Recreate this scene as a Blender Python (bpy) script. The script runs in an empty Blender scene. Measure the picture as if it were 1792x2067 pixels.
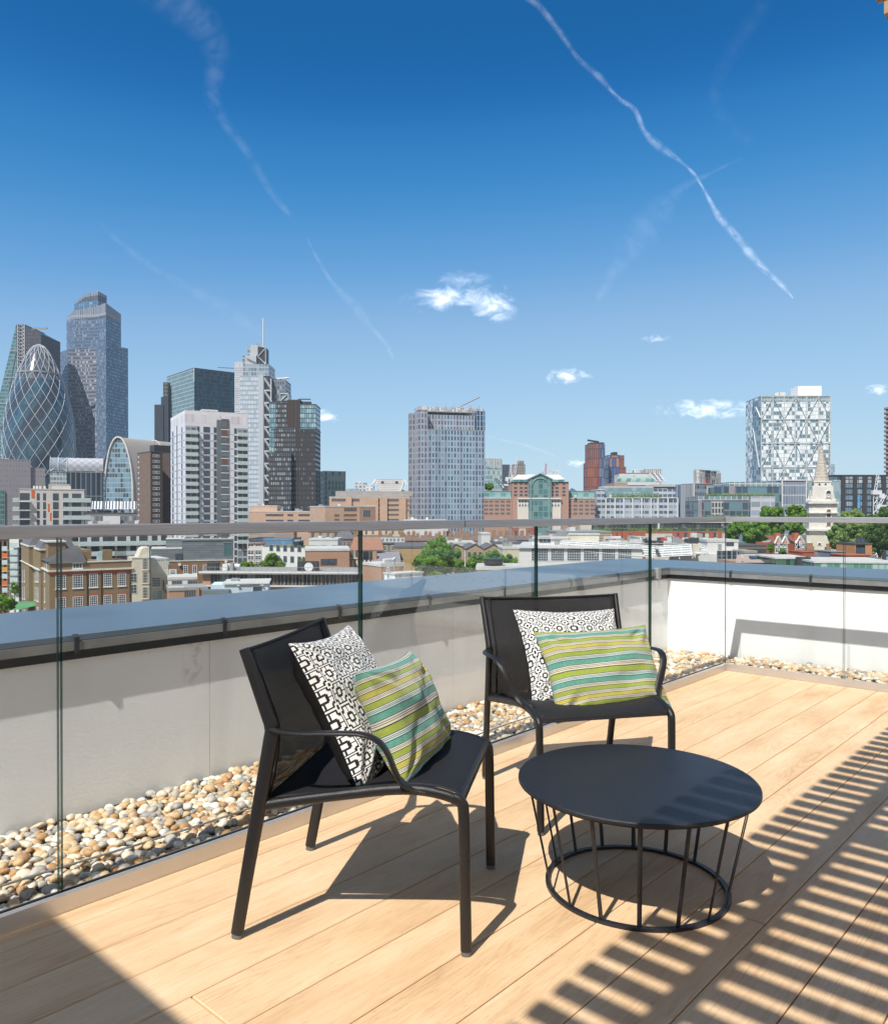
import bpy, bmesh, math, random
import numpy as np
from mathutils import Vector, Matrix, noise as mnoise
random.seed(7)
scene = bpy.context.scene
COL = scene.collection
R = math.radians
# ---------------------------------------------------------------- frame of reference
# world X = along the short glass wall, Y = along the long glass wall, origin = inner corner of the deck
F, PITCH, PY, CH, YAW = 1604.23, .0071, 1043.3, 1.1372, .7352
CAM = Vector((2.2991, -5.5481, CH))
CY, SY = math.cos(YAW), math.sin(YAW)
def cw(x, y):                       # a point given right/forward of the photographer -> world x, y
    return (CAM.x + x*CY - y*SY, CAM.y + x*SY + y*CY)
HZ = PY - F*math.tan(PITCH)
def U(x): return (x-896)/F
def ZH(y, Y): return CH - (y-HZ)*Y/F
GZ = -32.0
# ---------------------------------------------------------------- tagging
def tag(o, label=None, cat=None, group=None, kind=None):
    if label: o['label'] = label
    if cat: o['category'] = cat
    if group: o['group'] = group
    if kind: o['kind'] = kind
    return o
def empty(name, loc=(0,0,0), rz=0, label=None, cat=None, group=None):
    o = bpy.data.objects.new(name, None); COL.objects.link(o)
    o.location = loc; o.rotation_euler = (0,0,rz); o.empty_display_size = .1
    return tag(o, label, cat, group)
def link(name, mesh, parent=None, loc=None, rz=None):
    o = bpy.data.objects.new(name, mesh); COL.objects.link(o)
    if parent: o.parent = parent
    if loc is not None: o.location = loc
    if rz is not None: o.rotation_euler = (0,0,rz)
    return o
def copy_tree(o, parent=None):
    c = o.copy(); COL.objects.link(c)
    if parent: c.parent = parent
    for ch in list(o.children): copy_tree(ch, c)
    return c
# ---------------------------------------------------------------- mesh builder
class MB:
    def __init__(s): s.v=[]; s.f=[]; s.m=[]; s.uv=[]; s.sm=[]
    def face(s, pts, m=0, uv=None, smooth=False):
        n=len(s.v); s.v+= [tuple(p) for p in pts]; s.f.append(tuple(range(n,n+len(pts)))); s.m.append(m); s.sm.append(smooth)
        s.uv.append(uv if uv else [(0,0)]*len(pts))
    def box(s,x0,x1,y0,y1,z0,z1,m=0,mt=None,u0=0,faces='xXyYzZ'):
        mt = m if mt is None else mt
        w=x1-x0; d=y1-y0; h0,h1=z0,z1
        if 'y' in faces: s.face([(x0,y0,z0),(x1,y0,z0),(x1,y0,z1),(x0,y0,z1)],m,[(u0,h0),(u0+w,h0),(u0+w,h1),(u0,h1)])
        if 'X' in faces: s.face([(x1,y0,z0),(x1,y1,z0),(x1,y1,z1),(x1,y0,z1)],m,[(u0+w,h0),(u0+w+d,h0),(u0+w+d,h1),(u0+w,h1)])
        if 'Y' in faces: s.face([(x1,y1,z0),(x0,y1,z0),(x0,y1,z1),(x1,y1,z1)],m,[(u0,h0),(u0+w,h0),(u0+w,h1),(u0,h1)])
        if 'x' in faces: s.face([(x0,y1,z0),(x0,y0,z0),(x0,y0,z1),(x0,y1,z1)],m,[(u0-d,h0),(u0,h0),(u0,h1),(u0-d,h1)])
        if 'Z' in faces: s.face([(x0,y0,z1),(x1,y0,z1),(x1,y1,z1),(x0,y1,z1)],mt,[(x0,y0),(x1,y0),(x1,y1),(x0,y1)])
        if 'z' in faces: s.face([(x0,y1,z0),(x1,y1,z0),(x1,y0,z0),(x0,y0,z0)],mt,[(x0,y1),(x1,y1),(x1,y0),(x0,y0)])
        return s
    def prism(s,pts,z0,z1,m=0,mt=None,ms=None,bottom=False):       # pts counter-clockwise
        mt = m if mt is None else mt; u=0; n=len(pts)
        for i in range(n):
            a=pts[i]; b=pts[(i+1)%n]; L=math.hypot(b[0]-a[0],b[1]-a[1])
            za = z1[i] if isinstance(z1,(list,tuple)) else z1; zb = z1[(i+1)%n] if isinstance(z1,(list,tuple)) else z1
            mm = ms[i] if ms else m
            s.face([(a[0],a[1],z0),(b[0],b[1],z0),(b[0],b[1],zb),(a[0],a[1],za)],mm,[(u,z0),(u+L,z0),(u+L,zb),(u,za)]); u+=L
        s.face([(p[0],p[1],(z1[i] if isinstance(z1,(list,tuple)) else z1)) for i,p in enumerate(pts)],mt,[(p[0],p[1]) for p in pts])
        if bottom: s.face([(p[0],p[1],z0) for p in reversed(pts)],mt)
        return s
    def grid(s, rows, m=0, uvs=None, smooth=True, closed_u=False):
        nr=len(rows); nc=len(rows[0]); base=len(s.v)
        for r_ in rows: s.v += [tuple(p) for p in r_]
        for i in range(nr-1):
            for j in range(nc if closed_u else nc-1):
                j2=(j+1)%nc
                s.f.append((base+i*nc+j, base+i*nc+j2, base+(i+1)*nc+j2, base+(i+1)*nc+j)); s.m.append(m); s.sm.append(smooth)
                if uvs: s.uv.append([uvs[i][j],uvs[i][min(j+1,len(uvs[i])-1)],uvs[i+1][min(j+1,len(uvs[i])-1)],uvs[i+1][j]])
                else: s.uv.append([(j/nc,i/nr)]*4)
        return s
    def sweep(s, path, rx, ry=None, side=None, n=12, m=0, caps=True, power=2.0, smooth=True):
        path=[Vector(p) for p in path]; N=len(path); rings=[]; prev=None
        for i,p in enumerate(path):
            t=(path[min(i+1,N-1)]-path[max(i-1,0)]).normalized()
            if side is not None:
                b=Vector(side); b=(b-t*b.dot(t)).normalized()
            elif prev is None:
                h=Vector((0,0,1)) if abs(t.z)<.9 else Vector((1,0,0)); b=h.cross(t).normalized()
            else: b=(prev-t*prev.dot(t)).normalized()
            prev=b; c=t.cross(b)
            a=rx[i] if isinstance(rx,(list,tuple)) else rx
            e=a if ry is None else (ry[i] if isinstance(ry,(list,tuple)) else ry)
            ring=[]
            for k in range(n):
                th=2*math.pi*k/n; cs,sn=math.cos(th),math.sin(th)
                cs=math.copysign(abs(cs)**(2/power),cs); sn=math.copysign(abs(sn)**(2/power),sn)
                ring.append(p+b*(a*cs)+c*(e*sn))
            rings.append(ring)
        s.grid(rings,m,None,smooth,True)
        if caps:
            s.face(list(reversed(rings[0])),m); s.face(rings[-1],m)
        return s
    def build(s,name,mats,parent=None,loc=None,rz=None,mesh_only=False,bevel=None,weld=False):
        me=bpy.data.meshes.new(name); me.from_pydata(s.v,[],s.f)
        if not isinstance(mats,(list,tuple)): mats=[mats]
        for mt in mats: me.materials.append(mt)
        me.polygons.foreach_set('material_index',s.m); me.polygons.foreach_set('use_smooth',s.sm)
        uvl=me.uv_layers.new(name='UVMap'); flat=[c for f in s.uv for p in f for c in p]
        uvl.data.foreach_set('uv',flat)
        if weld or bevel:
            bm=bmesh.new(); bm.from_mesh(me); bmesh.ops.remove_doubles(bm,verts=bm.verts,dist=1e-5)
            bmesh.ops.recalc_face_normals(bm,faces=bm.faces); bm.to_mesh(me); bm.free()
        me.update()
        if mesh_only: return me
        o=link(name,me,parent,loc,rz)
        if bevel:
            b=o.modifiers.new('bevel','BEVEL'); b.width=bevel; b.segments=2; b.limit_method='ANGLE'
        return o
def catmull(pts,n=8,closed=False):
    P=[Vector(p) for p in pts]; out=[]; N=len(P)
    for i in range(N-1):
        p0=P[max(i-1,0)];p1=P[i];p2=P[i+1];p3=P[min(i+2,N-1)]
        for k in range(n):
            t=k/n; out.append(.5*((2*p1)+(p2-p0)*t+(2*p0-5*p1+4*p2-p3)*t*t+(3*p1-p0-3*p2+p3)*t**3))
    out.append(P[-1]); return out
# ---------------------------------------------------------------- node helpers
class S_:
    def __init__(s,T,sock): s.T=T; s.k=sock
    def _b(s,o,op,rev=False,third=None):
        n=s.T.nodes.new('ShaderNodeMath'); n.operation=op
        a,b=(o,s) if rev else (s,o)
        for i,x in enumerate((a,b)):
            if x is None: continue
            if isinstance(x,S_): s.T.links.new(x.k,n.inputs[i])
            else: n.inputs[i].default_value=x
        return S_(s.T,n.outputs[0])
    def __add__(s,o): return s._b(o,'ADD')
    def __radd__(s,o): return s._b(o,'ADD')
    def __sub__(s,o): return s._b(o,'SUBTRACT')
    def __rsub__(s,o): return s._b(o,'SUBTRACT',True)
    def __mul__(s,o): return s._b(o,'MULTIPLY')
    def __rmul__(s,o): return s._b(o,'MULTIPLY')
    def __truediv__(s,o): return s._b(o,'DIVIDE')
    def __lt__(s,o): return s._b(o,'LESS_THAN')
    def __gt__(s,o): return s._b(o,'GREATER_THAN')
    def max(s,o): return s._b(o,'MAXIMUM')
    def min(s,o): return s._b(o,'MINIMUM')
    def abs(s): return s._b(None,'ABSOLUTE')
    def fract(s): return s._b(None,'FRACT')
    def floor(s): return s._b(None,'FLOOR')
    def pow(s,o): return s._b(o,'POWER')
    def mod(s,o): return s._b(o,'MODULO')
    def sin(s): return s._b(None,'SINE')
    def clamp(s):
        n=s.T.nodes.new('ShaderNodeClamp'); s.T.links.new(s.k,n.inputs[0]); return S_(s.T,n.outputs[0])
class Mat:
    def __init__(s,name):
        s.m=bpy.data.materials.new(name); s.m.use_nodes=True; s.T=s.m.node_tree; s.T.nodes.clear()
        s.out=s.T.nodes.new('ShaderNodeOutputMaterial'); s.bs=s.T.nodes.new('ShaderNodeBsdfPrincipled')
        s.T.links.new(s.bs.outputs[0],s.out.inputs[0])
    def put(s,sock,v):
        if isinstance(v,S_): s.T.links.new(v.k,sock)
        elif isinstance(v,(tuple,list)) and len(v)==3 and sock.type=='RGBA': sock.default_value=(*v,1)
        else: sock.default_value=v
    def set(s,**k):
        nm=dict(color='Base Color',rough='Roughness',metal='Metallic',spec='Specular IOR Level',normal='Normal',sheen='Sheen Weight',alpha='Alpha',coat='Coat Weight',trans='Transmission Weight',sub='Subsurface Weight')
        for a,v in k.items(): s.put(s.bs.inputs[nm[a]],v)
        return s
    def node(s,t,**k):
        n=s.T.nodes.new(t)
        for a,v in k.items(): setattr(n,a,v)
        return n
    def uv(s):
        n=s.node('ShaderNodeUVMap'); n.uv_map='UVMap'; x=s.node('ShaderNodeSeparateXYZ'); s.T.links.new(n.outputs[0],x.inputs[0])
        return S_(s.T,x.outputs[0]),S_(s.T,x.outputs[1])
    def obj(s):
        n=s.node('ShaderNodeTexCoord'); x=s.node('ShaderNodeSeparateXYZ'); s.T.links.new(n.outputs['Object'],x.inputs[0])
        return S_(s.T,x.outputs[0]),S_(s.T,x.outputs[1]),S_(s.T,x.outputs[2])
    def xyz(s,x,y,z=0.0):
        n=s.node('ShaderNodeCombineXYZ')
        for i,v in enumerate((x,y,z)): s.put(n.inputs[i],v)
        return S_(s.T,n.outputs[0])
    def noise(s,vec=None,scale=5,detail=3,rough=.5,dist=0,out=0):
        n=s.node('ShaderNodeTexNoise'); n.inputs['Scale'].default_value=scale; n.inputs['Detail'].default_value=detail
        n.inputs['Roughness'].default_value=rough; n.inputs['Distortion'].default_value=dist
        if vec is not None: s.T.links.new(vec.k,n.inputs['Vector'])
        else:
            t=s.node('ShaderNodeTexCoord'); s.T.links.new(t.outputs['Object'],n.inputs['Vector'])
        return S_(s.T,n.outputs[out])
    def white(s,vec,out=0):
        n=s.node('ShaderNodeTexWhiteNoise'); n.noise_dimensions='3D'; s.T.links.new(vec.k,n.inputs['Vector']); return S_(s.T,n.outputs[out])
    def attr(s,name,out='Fac'):
        n=s.node('ShaderNodeAttribute'); n.attribute_name=name; return S_(s.T,n.outputs[out])
    def rand(s):
        n=s.node('ShaderNodeObjectInfo'); return S_(s.T,n.outputs['Random'])
    def mix(s,f,a,b):
        n=s.node('ShaderNodeMix'); n.data_type='RGBA'; s.put(n.inputs[0],f); s.put(n.inputs[6],a); s.put(n.inputs[7],b)
        return S_(s.T,n.outputs[2])
    def ramp(s,f,stops,interp='LINEAR'):
        n=s.node('ShaderNodeValToRGB'); n.color_ramp.interpolation=interp; e=n.color_ramp.elements
        while len(e)>1: e.remove(e[0])
        e[0].position=stops[0][0]; e[0].color=(*stops[0][1],1)
        for p,c in stops[1:]:
            q=e.new(p); q.color=(*c,1)
        s.T.links.new(f.k,n.inputs[0]); return S_(s.T,n.outputs[0])
    def maprange(s,v,a,b,c=0.,d=1.):
        n=s.node('ShaderNodeMapRange'); s.T.links.new(v.k,n.inputs[0])
        for i,x in enumerate((a,b,c,d)): n.inputs[i+1].default_value=x
        return S_(s.T,n.outputs[0])
    def bump(s,h,strength=.3,dist=.01):
        n=s.node('ShaderNodeBump'); n.inputs['Strength'].default_value=strength; n.inputs['Distance'].default_value=dist
        s.T.links.new(h.k,n.inputs['Height']); s.T.links.new(n.outputs[0],s.bs.inputs['Normal']); return s
    def mixtrans(s,f,tint=(1,1,1)):
        t=s.node('ShaderNodeBsdfTransparent'); t.inputs[0].default_value=(*tint,1); x=s.node('ShaderNodeMixShader'); s.put(x.inputs[0],f)
        s.T.links.new(s.bs.outputs[0],x.inputs[1]); s.T.links.new(t.outputs[0],x.inputs[2]); s.T.links.new(x.outputs[0],s.out.inputs[0]); return s
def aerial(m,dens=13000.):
    # haze painted in: blue emission mixed into far materials, stronger with distance
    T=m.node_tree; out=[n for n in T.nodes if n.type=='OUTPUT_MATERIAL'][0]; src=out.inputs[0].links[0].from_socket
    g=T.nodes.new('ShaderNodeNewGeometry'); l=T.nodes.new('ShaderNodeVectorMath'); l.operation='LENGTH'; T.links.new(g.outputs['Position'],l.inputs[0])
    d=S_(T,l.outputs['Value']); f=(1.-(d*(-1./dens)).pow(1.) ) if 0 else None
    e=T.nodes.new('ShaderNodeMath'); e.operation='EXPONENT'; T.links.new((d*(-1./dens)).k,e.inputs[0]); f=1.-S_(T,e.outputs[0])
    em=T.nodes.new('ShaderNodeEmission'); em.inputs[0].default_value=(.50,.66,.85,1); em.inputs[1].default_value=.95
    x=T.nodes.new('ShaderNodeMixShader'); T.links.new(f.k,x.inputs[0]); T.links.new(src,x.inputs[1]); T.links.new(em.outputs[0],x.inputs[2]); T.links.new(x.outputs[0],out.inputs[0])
def hsvj(c,f): return tuple(min(1,x*f) for x in c)
def plain(name,c,rough=.6,spec=.4,metal=0,var=.12,vs=3,bump=0,bs=80):
    M=Mat(name); n=M.noise(scale=vs,detail=5)
    M.set(color=M.mix(M.maprange(n,.3,.7),hsvj(c,1-var),hsvj(c,1+var)),rough=rough,spec=spec,metal=metal)
    if bump: M.bump(M.noise(scale=bs,detail=4),bump,.004)
    return M.m
# ================================================================ FOREGROUND MATERIALS
def mk_wood():
    M=Mat('oak_board'); u,v=M.uv(); rnd=M.attr('brd')          # u along the board (m), v across (m)
    off=rnd*37.
    w1=M.noise(M.xyz(u*.75+off,v*5.5,off),scale=1.0,detail=2,rough=.45,dist=.25)      # broad figure
    rings=((w1*26.+v*18.).fract()-.5).abs()*2.
    fine=M.noise(M.xyz(u*9.+off,v*260.,off),scale=1.0,detail=3,rough=.6)
    pores=M.noise(M.xyz(u*26.+off,v*420.,off),scale=1.0,detail=2,rough=.6)
    blot=M.noise(M.xyz(u*2.2+off,v*7.,off),scale=1.0,detail=4,rough=.55)
    k=M.maprange(w1,.35,.62)
    f=(rings.pow(3.0)*.22*k+(fine*.64)+(blot-.5)*1.25-.05)
    c=M.ramp(f,[(.0,(.86,.64,.41)),(.28,(.78,.54,.315)),(.55,(.645,.415,.225)),(.85,(.44,.26,.13))])
    dark=M.maprange(pores,.60,.78)
    c=M.mix(dark*.5,c,(.27,.15,.08))
    c=M.mix(rnd*.35,c,(.76,.53,.32))
    M.set(color=c,rough=.62,spec=.25)
    M.bump(fine*.6-dark*.8-rings*.35,.45,.002); return M.m
WOOD=mk_wood()
def mk_slat():
    M=Mat('pergola_timber'); x,y,z=M.obj(); n=M.noise(M.xyz(x*2,y*60,z*60),scale=1,detail=4)
    M.set(color=M.ramp(n,[(.3,(.50,.33,.18)),(.7,(.38,.23,.12))]),rough=.6); return M.m
SLAT=mk_slat()
def mk_wall():
    M=Mat('pale_render'); n=M.noise(scale=2.2,detail=7,rough=.6); x,y,z=M.obj()
    st=M.noise(M.xyz(x*3.,y*3.,z*.35),scale=1.5,detail=5)
    c=M.mix(M.maprange(n,.3,.75),(.85,.87,.875),(.92,.93,.935)); c=M.mix(M.maprange(st,.52,.75)*.22,c,(.52,.50,.45))
    lo=M.maprange(z,.12,-.05); c=M.mix(lo.clamp()*.18,c,(.68,.62,.52))
    ye=(y+3.74)*(1/.055); st2=((ye*ye)*-1.+1.).max(0.)*M.maprange(z,.36,.46).clamp()*M.maprange(M.noise(scale=30,detail=5),.46,.60).clamp()
    c=M.mix(st2*.4,c,(.42,.33,.20))
    M.set(color=c,rough=.85,spec=.2)
    a=M.noise(M.xyz(x*45,y*45,z*85),scale=1,detail=5,rough=.65)
    M.bump(a,.22,.004); return M.m
WALLM=mk_wall()
def mk_coping():
    M=Mat('coping_metal'); n=M.noise(scale=1.3,detail=6,rough=.65); s2=M.noise(scale=26,detail=5,rough=.75)
    c=M.mix(M.maprange(n,.35,.7),(.125,.175,.22),(.165,.215,.265)); c=M.mix(M.maprange(s2,.68,.78)*.35,c,(.40,.43,.45))
    M.set(color=c,rough=M.maprange(n,.3,.7,.28,.42),spec=.6,metal=.15); return M.m
COPM=mk_coping()
DARKM=plain('dark_fascia',(.035,.042,.05),.45,.4)
STEEL=Mat('brushed_steel'); 
def _st():
    M=STEEL; x,y,z=M.obj(); n=M.noise(M.xyz(x*3,y*3,z*300),scale=1,detail=3); b=M.noise(scale=2.5,detail=6,rough=.7)
    M.set(color=M.mix(M.maprange(n,.3,.7),(.36,.36,.38),(.50,.50,.53)),metal=.5,rough=M.maprange(b,.3,.7,.28,.46)); return M.m
STEEL=_st()
ALU=plain('anodised_aluminium',(.62,.60,.58),.38,.5,.7,.05)
BARM=plain('grey_bar_metal',(.27,.275,.275),.42,.5,.3,.15,9)
RUBBER=plain('black_rubber',(.018,.02,.022),.6,.3)
def mk_glass():
    M=Mat('clear_glass'); T=M.T; T.nodes.remove(M.bs)
    t=M.node('ShaderNodeBsdfTransparent'); t.inputs[0].default_value=(.982,.992,.988,1)
    g=M.node('ShaderNodeBsdfGlossy'); g.inputs['Roughness'].default_value=.0; g.inputs[0].default_value=(1,1,1,1)
    fr=M.node('ShaderNodeFresnel'); fr.inputs[0].default_value=1.45
    x=M.node('ShaderNodeMixShader'); T.links.new((S_(T,fr.outputs[0])*.12).k,x.inputs[0])
    T.links.new(t.outputs[0],x.inputs[1]); T.links.new(g.outputs[0],x.inputs[2])
    d=M.node('ShaderNodeBsdfDiffuse'); d.inputs[0].default_value=(.8,.82,.82,1)
    tc=M.node('ShaderNodeTexCoord'); sp=M.node('ShaderNodeSeparateXYZ'); T.links.new(tc.outputs['Object'],sp.inputs[0])
    sm=M.noise(M.xyz(S_(T,sp.outputs[0])*2.,S_(T,sp.outputs[1])*2.,S_(T,sp.outputs[2])*5.),scale=1.6,detail=7,rough=.72)
    y=M.node('ShaderNodeMixShader'); T.links.new((M.maprange(sm,.60,.85,0.,.022)+.001).k,y.inputs[0])
    T.links.new(x.outputs[0],y.inputs[1]); T.links.new(d.outputs[0],y.inputs[2]); T.links.new(y.outputs[0],M.out.inputs[0]); return M.m
GLASS=mk_glass()
def mk_edge():
    M=Mat('green_glass_edge'); M.set(color=(.012,.035,.028),rough=.08,spec=.9); M.mixtrans(.2,(.3,.5,.42)); return M.m
GEDGE=mk_edge()
FRAME=plain('charcoal_powder_coat',(.017,.016,.0165),.36,.5,0,.1,60,.25,700)
TABLEM=plain('anthracite_table_coat',(.015,.017,.024),.40,.5,0,.12,5,.3,900)
FOOT=plain('grey_plastic_foot',(.13,.135,.14),.5)
def mk_sling(name,tr):
    M=Mat(name); u,v=M.uv(); a=((u*1500.).sin()*(v*1500.).sin()); n=M.noise(scale=4,detail=4)
    c=M.mix(M.maprange(a,-1,1),(.007,.007,.009),(.028,.028,.033)); 
    M.set(color=c,rough=.62,spec=.35); M.bump(a,.25,.0006); M.mixtrans(tr,(1,1,1)); return M.m
SLING=mk_sling('woven_sling_fabric',.03); SLINGB=mk_sling('woven_back_fabric',.22)
SEAM=plain('seam_binding',(.012,.012,.014),.7)
def weave(M,u,v,k=1.0): return ((u*2100.*k).sin()*(v*2100.*k).sin())
def mk_pattern():
    M=Mat('black_and_white_lattice_print'); u,v=M.uv(); P=.056
    wob=M.noise(scale=14,detail=2)
    x=((u/P+.13).fract()-.5).abs(); y=((v/P+.37).fract()-.5).abs()
    a=.5-x; b=.5-y                      # node of the lattice sits where a=b=0 after folding
    a,b=x,y
    m=a.max(b); n=a.min(b); c=.5-a; d=.5-b; MM=c.max(d); NN=c.min(d)
    ring=(m<.165)*(m>.08)
    line=(n<.033)*(m>.08)
    def rect(c0,c1,d0,d1): return (c>c0)*(c<c1)*(d>d0)*(d<d1)
    pet=rect(.026,.235,.215,.413).max(rect(.215,.413,.026,.235)).max(rect(.165,.29,.165,.29))
    cen=MM<.108
    white=ring.max(line).max(pet).max(cen)
    wv=weave(M,u,v,.5)
    M.set(color=M.mix(white,(.022,.019,.020),(.80,.79,.76)),rough=.85,spec=.15,sheen=.2); M.bump(wv*.4+wob*2.,.25,.0015); return M.m
PATT=mk_pattern()
BLACKV=plain('black_velvet',(.010,.009,.009),.9,.2,0,.3,30)
def mk_stripe():
    M=Mat('woven_stripe'); u,v=M.uv(); w=.0305
    q=v/w+.55; i=q.floor(); f=q.fract(); k=i.mod(4.).abs()
    g=(.235,.32,.022); te=(.02,.27,.235); ye=(.44,.38,.045)
    iseven=(i.mod(2.).abs()<.5)
    is2=((k-1.).abs()<.5)
    band=M.mix(iseven,M.mix(is2,ye,te),g)
    tint=M.mix(is2,(.66,.60,.42),(.45,.60,.55))
    j=M.noise(M.xyz(u*90,v*700),scale=1,detail=2)
    band=M.mix(M.maprange(j,.3,.7)*.25,band,(.8,.75,.35))
    def ln(a,b): return (f>a)*(f<b)
    blk=ln(.47,.54).max(ln(.66,.70)).max(ln(.78,.82)).max(ln(.93,.99))
    c=M.mix(f>.47,band,(.58,.59,.52)); c=M.mix(ln(.54,.76),c,tint); c=M.mix(blk,c,(.03,.03,.045))
    wv=((u*2400.).sin()*(v*2400.).sin())
    M.set(color=c,rough=.85,spec=.15,sheen=.2); M.bump(wv+M.noise(scale=18,detail=3)*3.,.35,.0015); return M.m
STRIPE=mk_stripe()
def mk_pebble():
    M=Mat('flint_pebble'); k=M.attr('peb'); 
    c=M.ramp(k,[(0,(.72,.60,.43)),(.16,(.50,.28,.12)),(.28,(.78,.69,.54)),(.40,(.33,.32,.31)),(.52,(.70,.50,.29)),(.64,(.84,.79,.70)),(.78,(.48,.46,.42)),(.86,(.62,.43,.23)),(1,(.76,.68,.54))],'CONSTANT')
    n=M.noise(scale=70,detail=4,rough=.65); n2=M.noise(scale=24,detail=3)
    c=M.mix(M.maprange(n,.5,.68)*.55,c,(.36,.25,.15)); c=M.mix(M.maprange(n2,.52,.7)*.4,c,(.72,.68,.60))
    M.set(color=c,rough=.55,spec=.35); M.bump(n,.3,.003); return M.m
PEBM=mk_pebble()
GRAVB=plain('shingle_bed',(.42,.34,.25),.9,var=.4,vs=60)
# ================================================================ DECK
def deck():
    mb=MB(); vals=[]; pitch=.1755; w=.1722; t0=.0905-pitch
    rnd=random.Random(5)
    for k in range(0,44):
        a=t0+k*pitch; b=a+w; a=max(a,.0)
        L=3.6; start=-9.6+rnd.random()*3.2
        cuts=[]
        s=start
        while s<0: cuts.append(s); s+=L
        cuts=[]
        if k==4: cuts=[-8.17,-4.57]
        if k==8: cuts=[-6.9,-3.34]
        if k in (5,11): cuts=[-7.6]
        if k>10: cuts=[start+3.6*q_ for q_ in range(4)]
        ends=[-9.6]+[c for c in cuts if -9.55<c<-.1]+[-.0]
        for i in range(len(ends)-1):
            s0,s1=ends[i]+.0025,ends[i+1]-.0025; r=rnd.random(); e=.0022
            # rounded arrises on both long edges and the ends
            def q(pts,uv): mb.face(pts,0,uv); vals.append(r)
            u0=rnd.random()*5
            q([(a+e,s0+e,0),(b-e,s0+e,0),(b-e,s1-e,0),(a+e,s1-e,0)],[(u0+s0,e),(u0+s0,w-e),(u0+s1,w-e),(u0+s1,e)])
            q([(a,s0,-e),(a+e,s0+e,0),(a+e,s1-e,0),(a,s1,-e)],[(u0+s0,0),(u0+s0,e),(u0+s1,e),(u0+s1,0)])
            q([(b-e,s0+e,0),(b,s0,-e),(b,s1,-e),(b-e,s1-e,0)],[(u0+s0,w-e),(u0+s0,w),(u0+s1,w),(u0+s1,w-e)])
            q([(a,s0,-e),(b,s0,-e),(b-e,s0+e,0),(a+e,s0+e,0)],[(0,0),(0,w),(.01,w),(.01,0)])
            q([(a+e,s1-e,0),(b-e,s1-e,0),(b,s1,-e),(a,s1,-e)],[(0,0),(0,w),(.01,w),(.01,0)])
            q([(a,s1,-e),(a,s1,-.03),(a,s0,-.03),(a,s0,-e)],[(0,0)]*4)
            q([(b,s0,-e),(b,s0,-.03),(b,s1,-.03),(b,s1,-e)],[(0,0)]*4)
            q([(a,s0,-.03),(b,s0,-.03),(b,s0,-e),(a,s0,-e)],[(0,0)]*4)
            q([(b,s1,-.03),(a,s1,-.03),(a,s1,-e),(b,s1,-e)],[(0,0)]*4)
    o=mb.build('deck',WOOD); at=o.data.attributes.new('brd','FLOAT','FACE'); at.data.foreach_set('value',vals)
    tag(o,kind='structure')
    b=MB().box(-1.9,8,-10,1.9,-.4,-.034).build('roof_slab',RUBBER); tag(b,kind='structure')
deck()
# ================================================================ GLASS BALUSTRADE
def balustrade():
    root=empty('glass_balustrade',(0,0,0),0,'frameless glass balustrade with steel handrail around the corner of the deck','balustrade')
    T0,T1=-.052,-.035                   # pane thickness
    # inner aluminium profile, gaskets, outer profile (as long runs)
    def run(name,mat,c0,c1,z0,z1):      # c0,c1 = distance outward from the deck edge
        mb=MB()
        mb.box(-c1,-c0,-9.5,c1,z0,z1)
        mb.box(-c0,8,c0,c1,z0,z1)
        return mb.build(name,mat,root)
    run('base_channel',ALU,.002,.025,-.03,.048)
    run('gasket',RUBBER,.0252,.0345,-.02,.042)
    run('gasket',RUBBER,.0525,.062,-.02,.038)
    run('base_channel',BARM,.0622,.088,-.05,.028)
    def pane(x0,x1,y0,y1,last=False):
        mb=MB().box(x0,x1,y0,y1,.0,1.069,0)
        long_x=(x1-x0)>(y1-y0)
        for i in range(6):
            if long_x and i in (1,3,4,5): mb.m[i]=1
            if not long_x and i in (0,2,4,5) and not (last and i==2): mb.m[i]=1
        mb.build('glass_panel',[GLASS,GEDGE],root)
    g=.0048
    js=[-9.25,-8.09,-6.93,-5.76,-4.600,-3.449,-2.266,-1.066]
    for a,b in zip(js,js[1:]+[.052+g]): pane(T0,T1,a+g,b-g,b>0)
    xs=[-.0345,.760,1.92,3.08,4.28,5.48,6.68,8]
    for a,b in zip(xs,xs[1:]): pane(a+(g if a>0 else .004),b-g,.035,.052)
    # handrail: slim rectangular cap, mitred at the corner
    mb=MB(); za,zb=1.0615,1.098; i0,o0=-.014,-.072
    pts_in=[(i0,-9.5),(i0,-i0),(8,-i0)]; pts_out=[(o0,-9.5),(o0,-o0),(8,-o0)]
    for k in range(2):
        a,b=pts_in[k],pts_in[k+1]; c,d=pts_out[k],pts_out[k+1]
        mb.face([(a[0],a[1],zb),(b[0],b[1],zb),(d[0],d[1],zb),(c[0],c[1],zb)])
        mb.face([(c[0],c[1],za),(d[0],d[1],za),(b[0],b[1],za),(a[0],a[1],za)])
        mb.face([(a[0],a[1],za),(b[0],b[1],za),(b[0],b[1],zb),(a[0],a[1],zb)])
        mb.face([(d[0],d[1],za),(c[0],c[1],za),(c[0],c[1],zb),(d[0],d[1],zb)])
    mb.build('handrail',STEEL,root,bevel=.003)
    for s in (-6.4,-2.85,-.02): MB().box(i0-.001,i0+.0012,s-.0012,s+.0012,za+.003,zb-.003).build('handrail_joint',DARKM,root)
balustrade()
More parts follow.
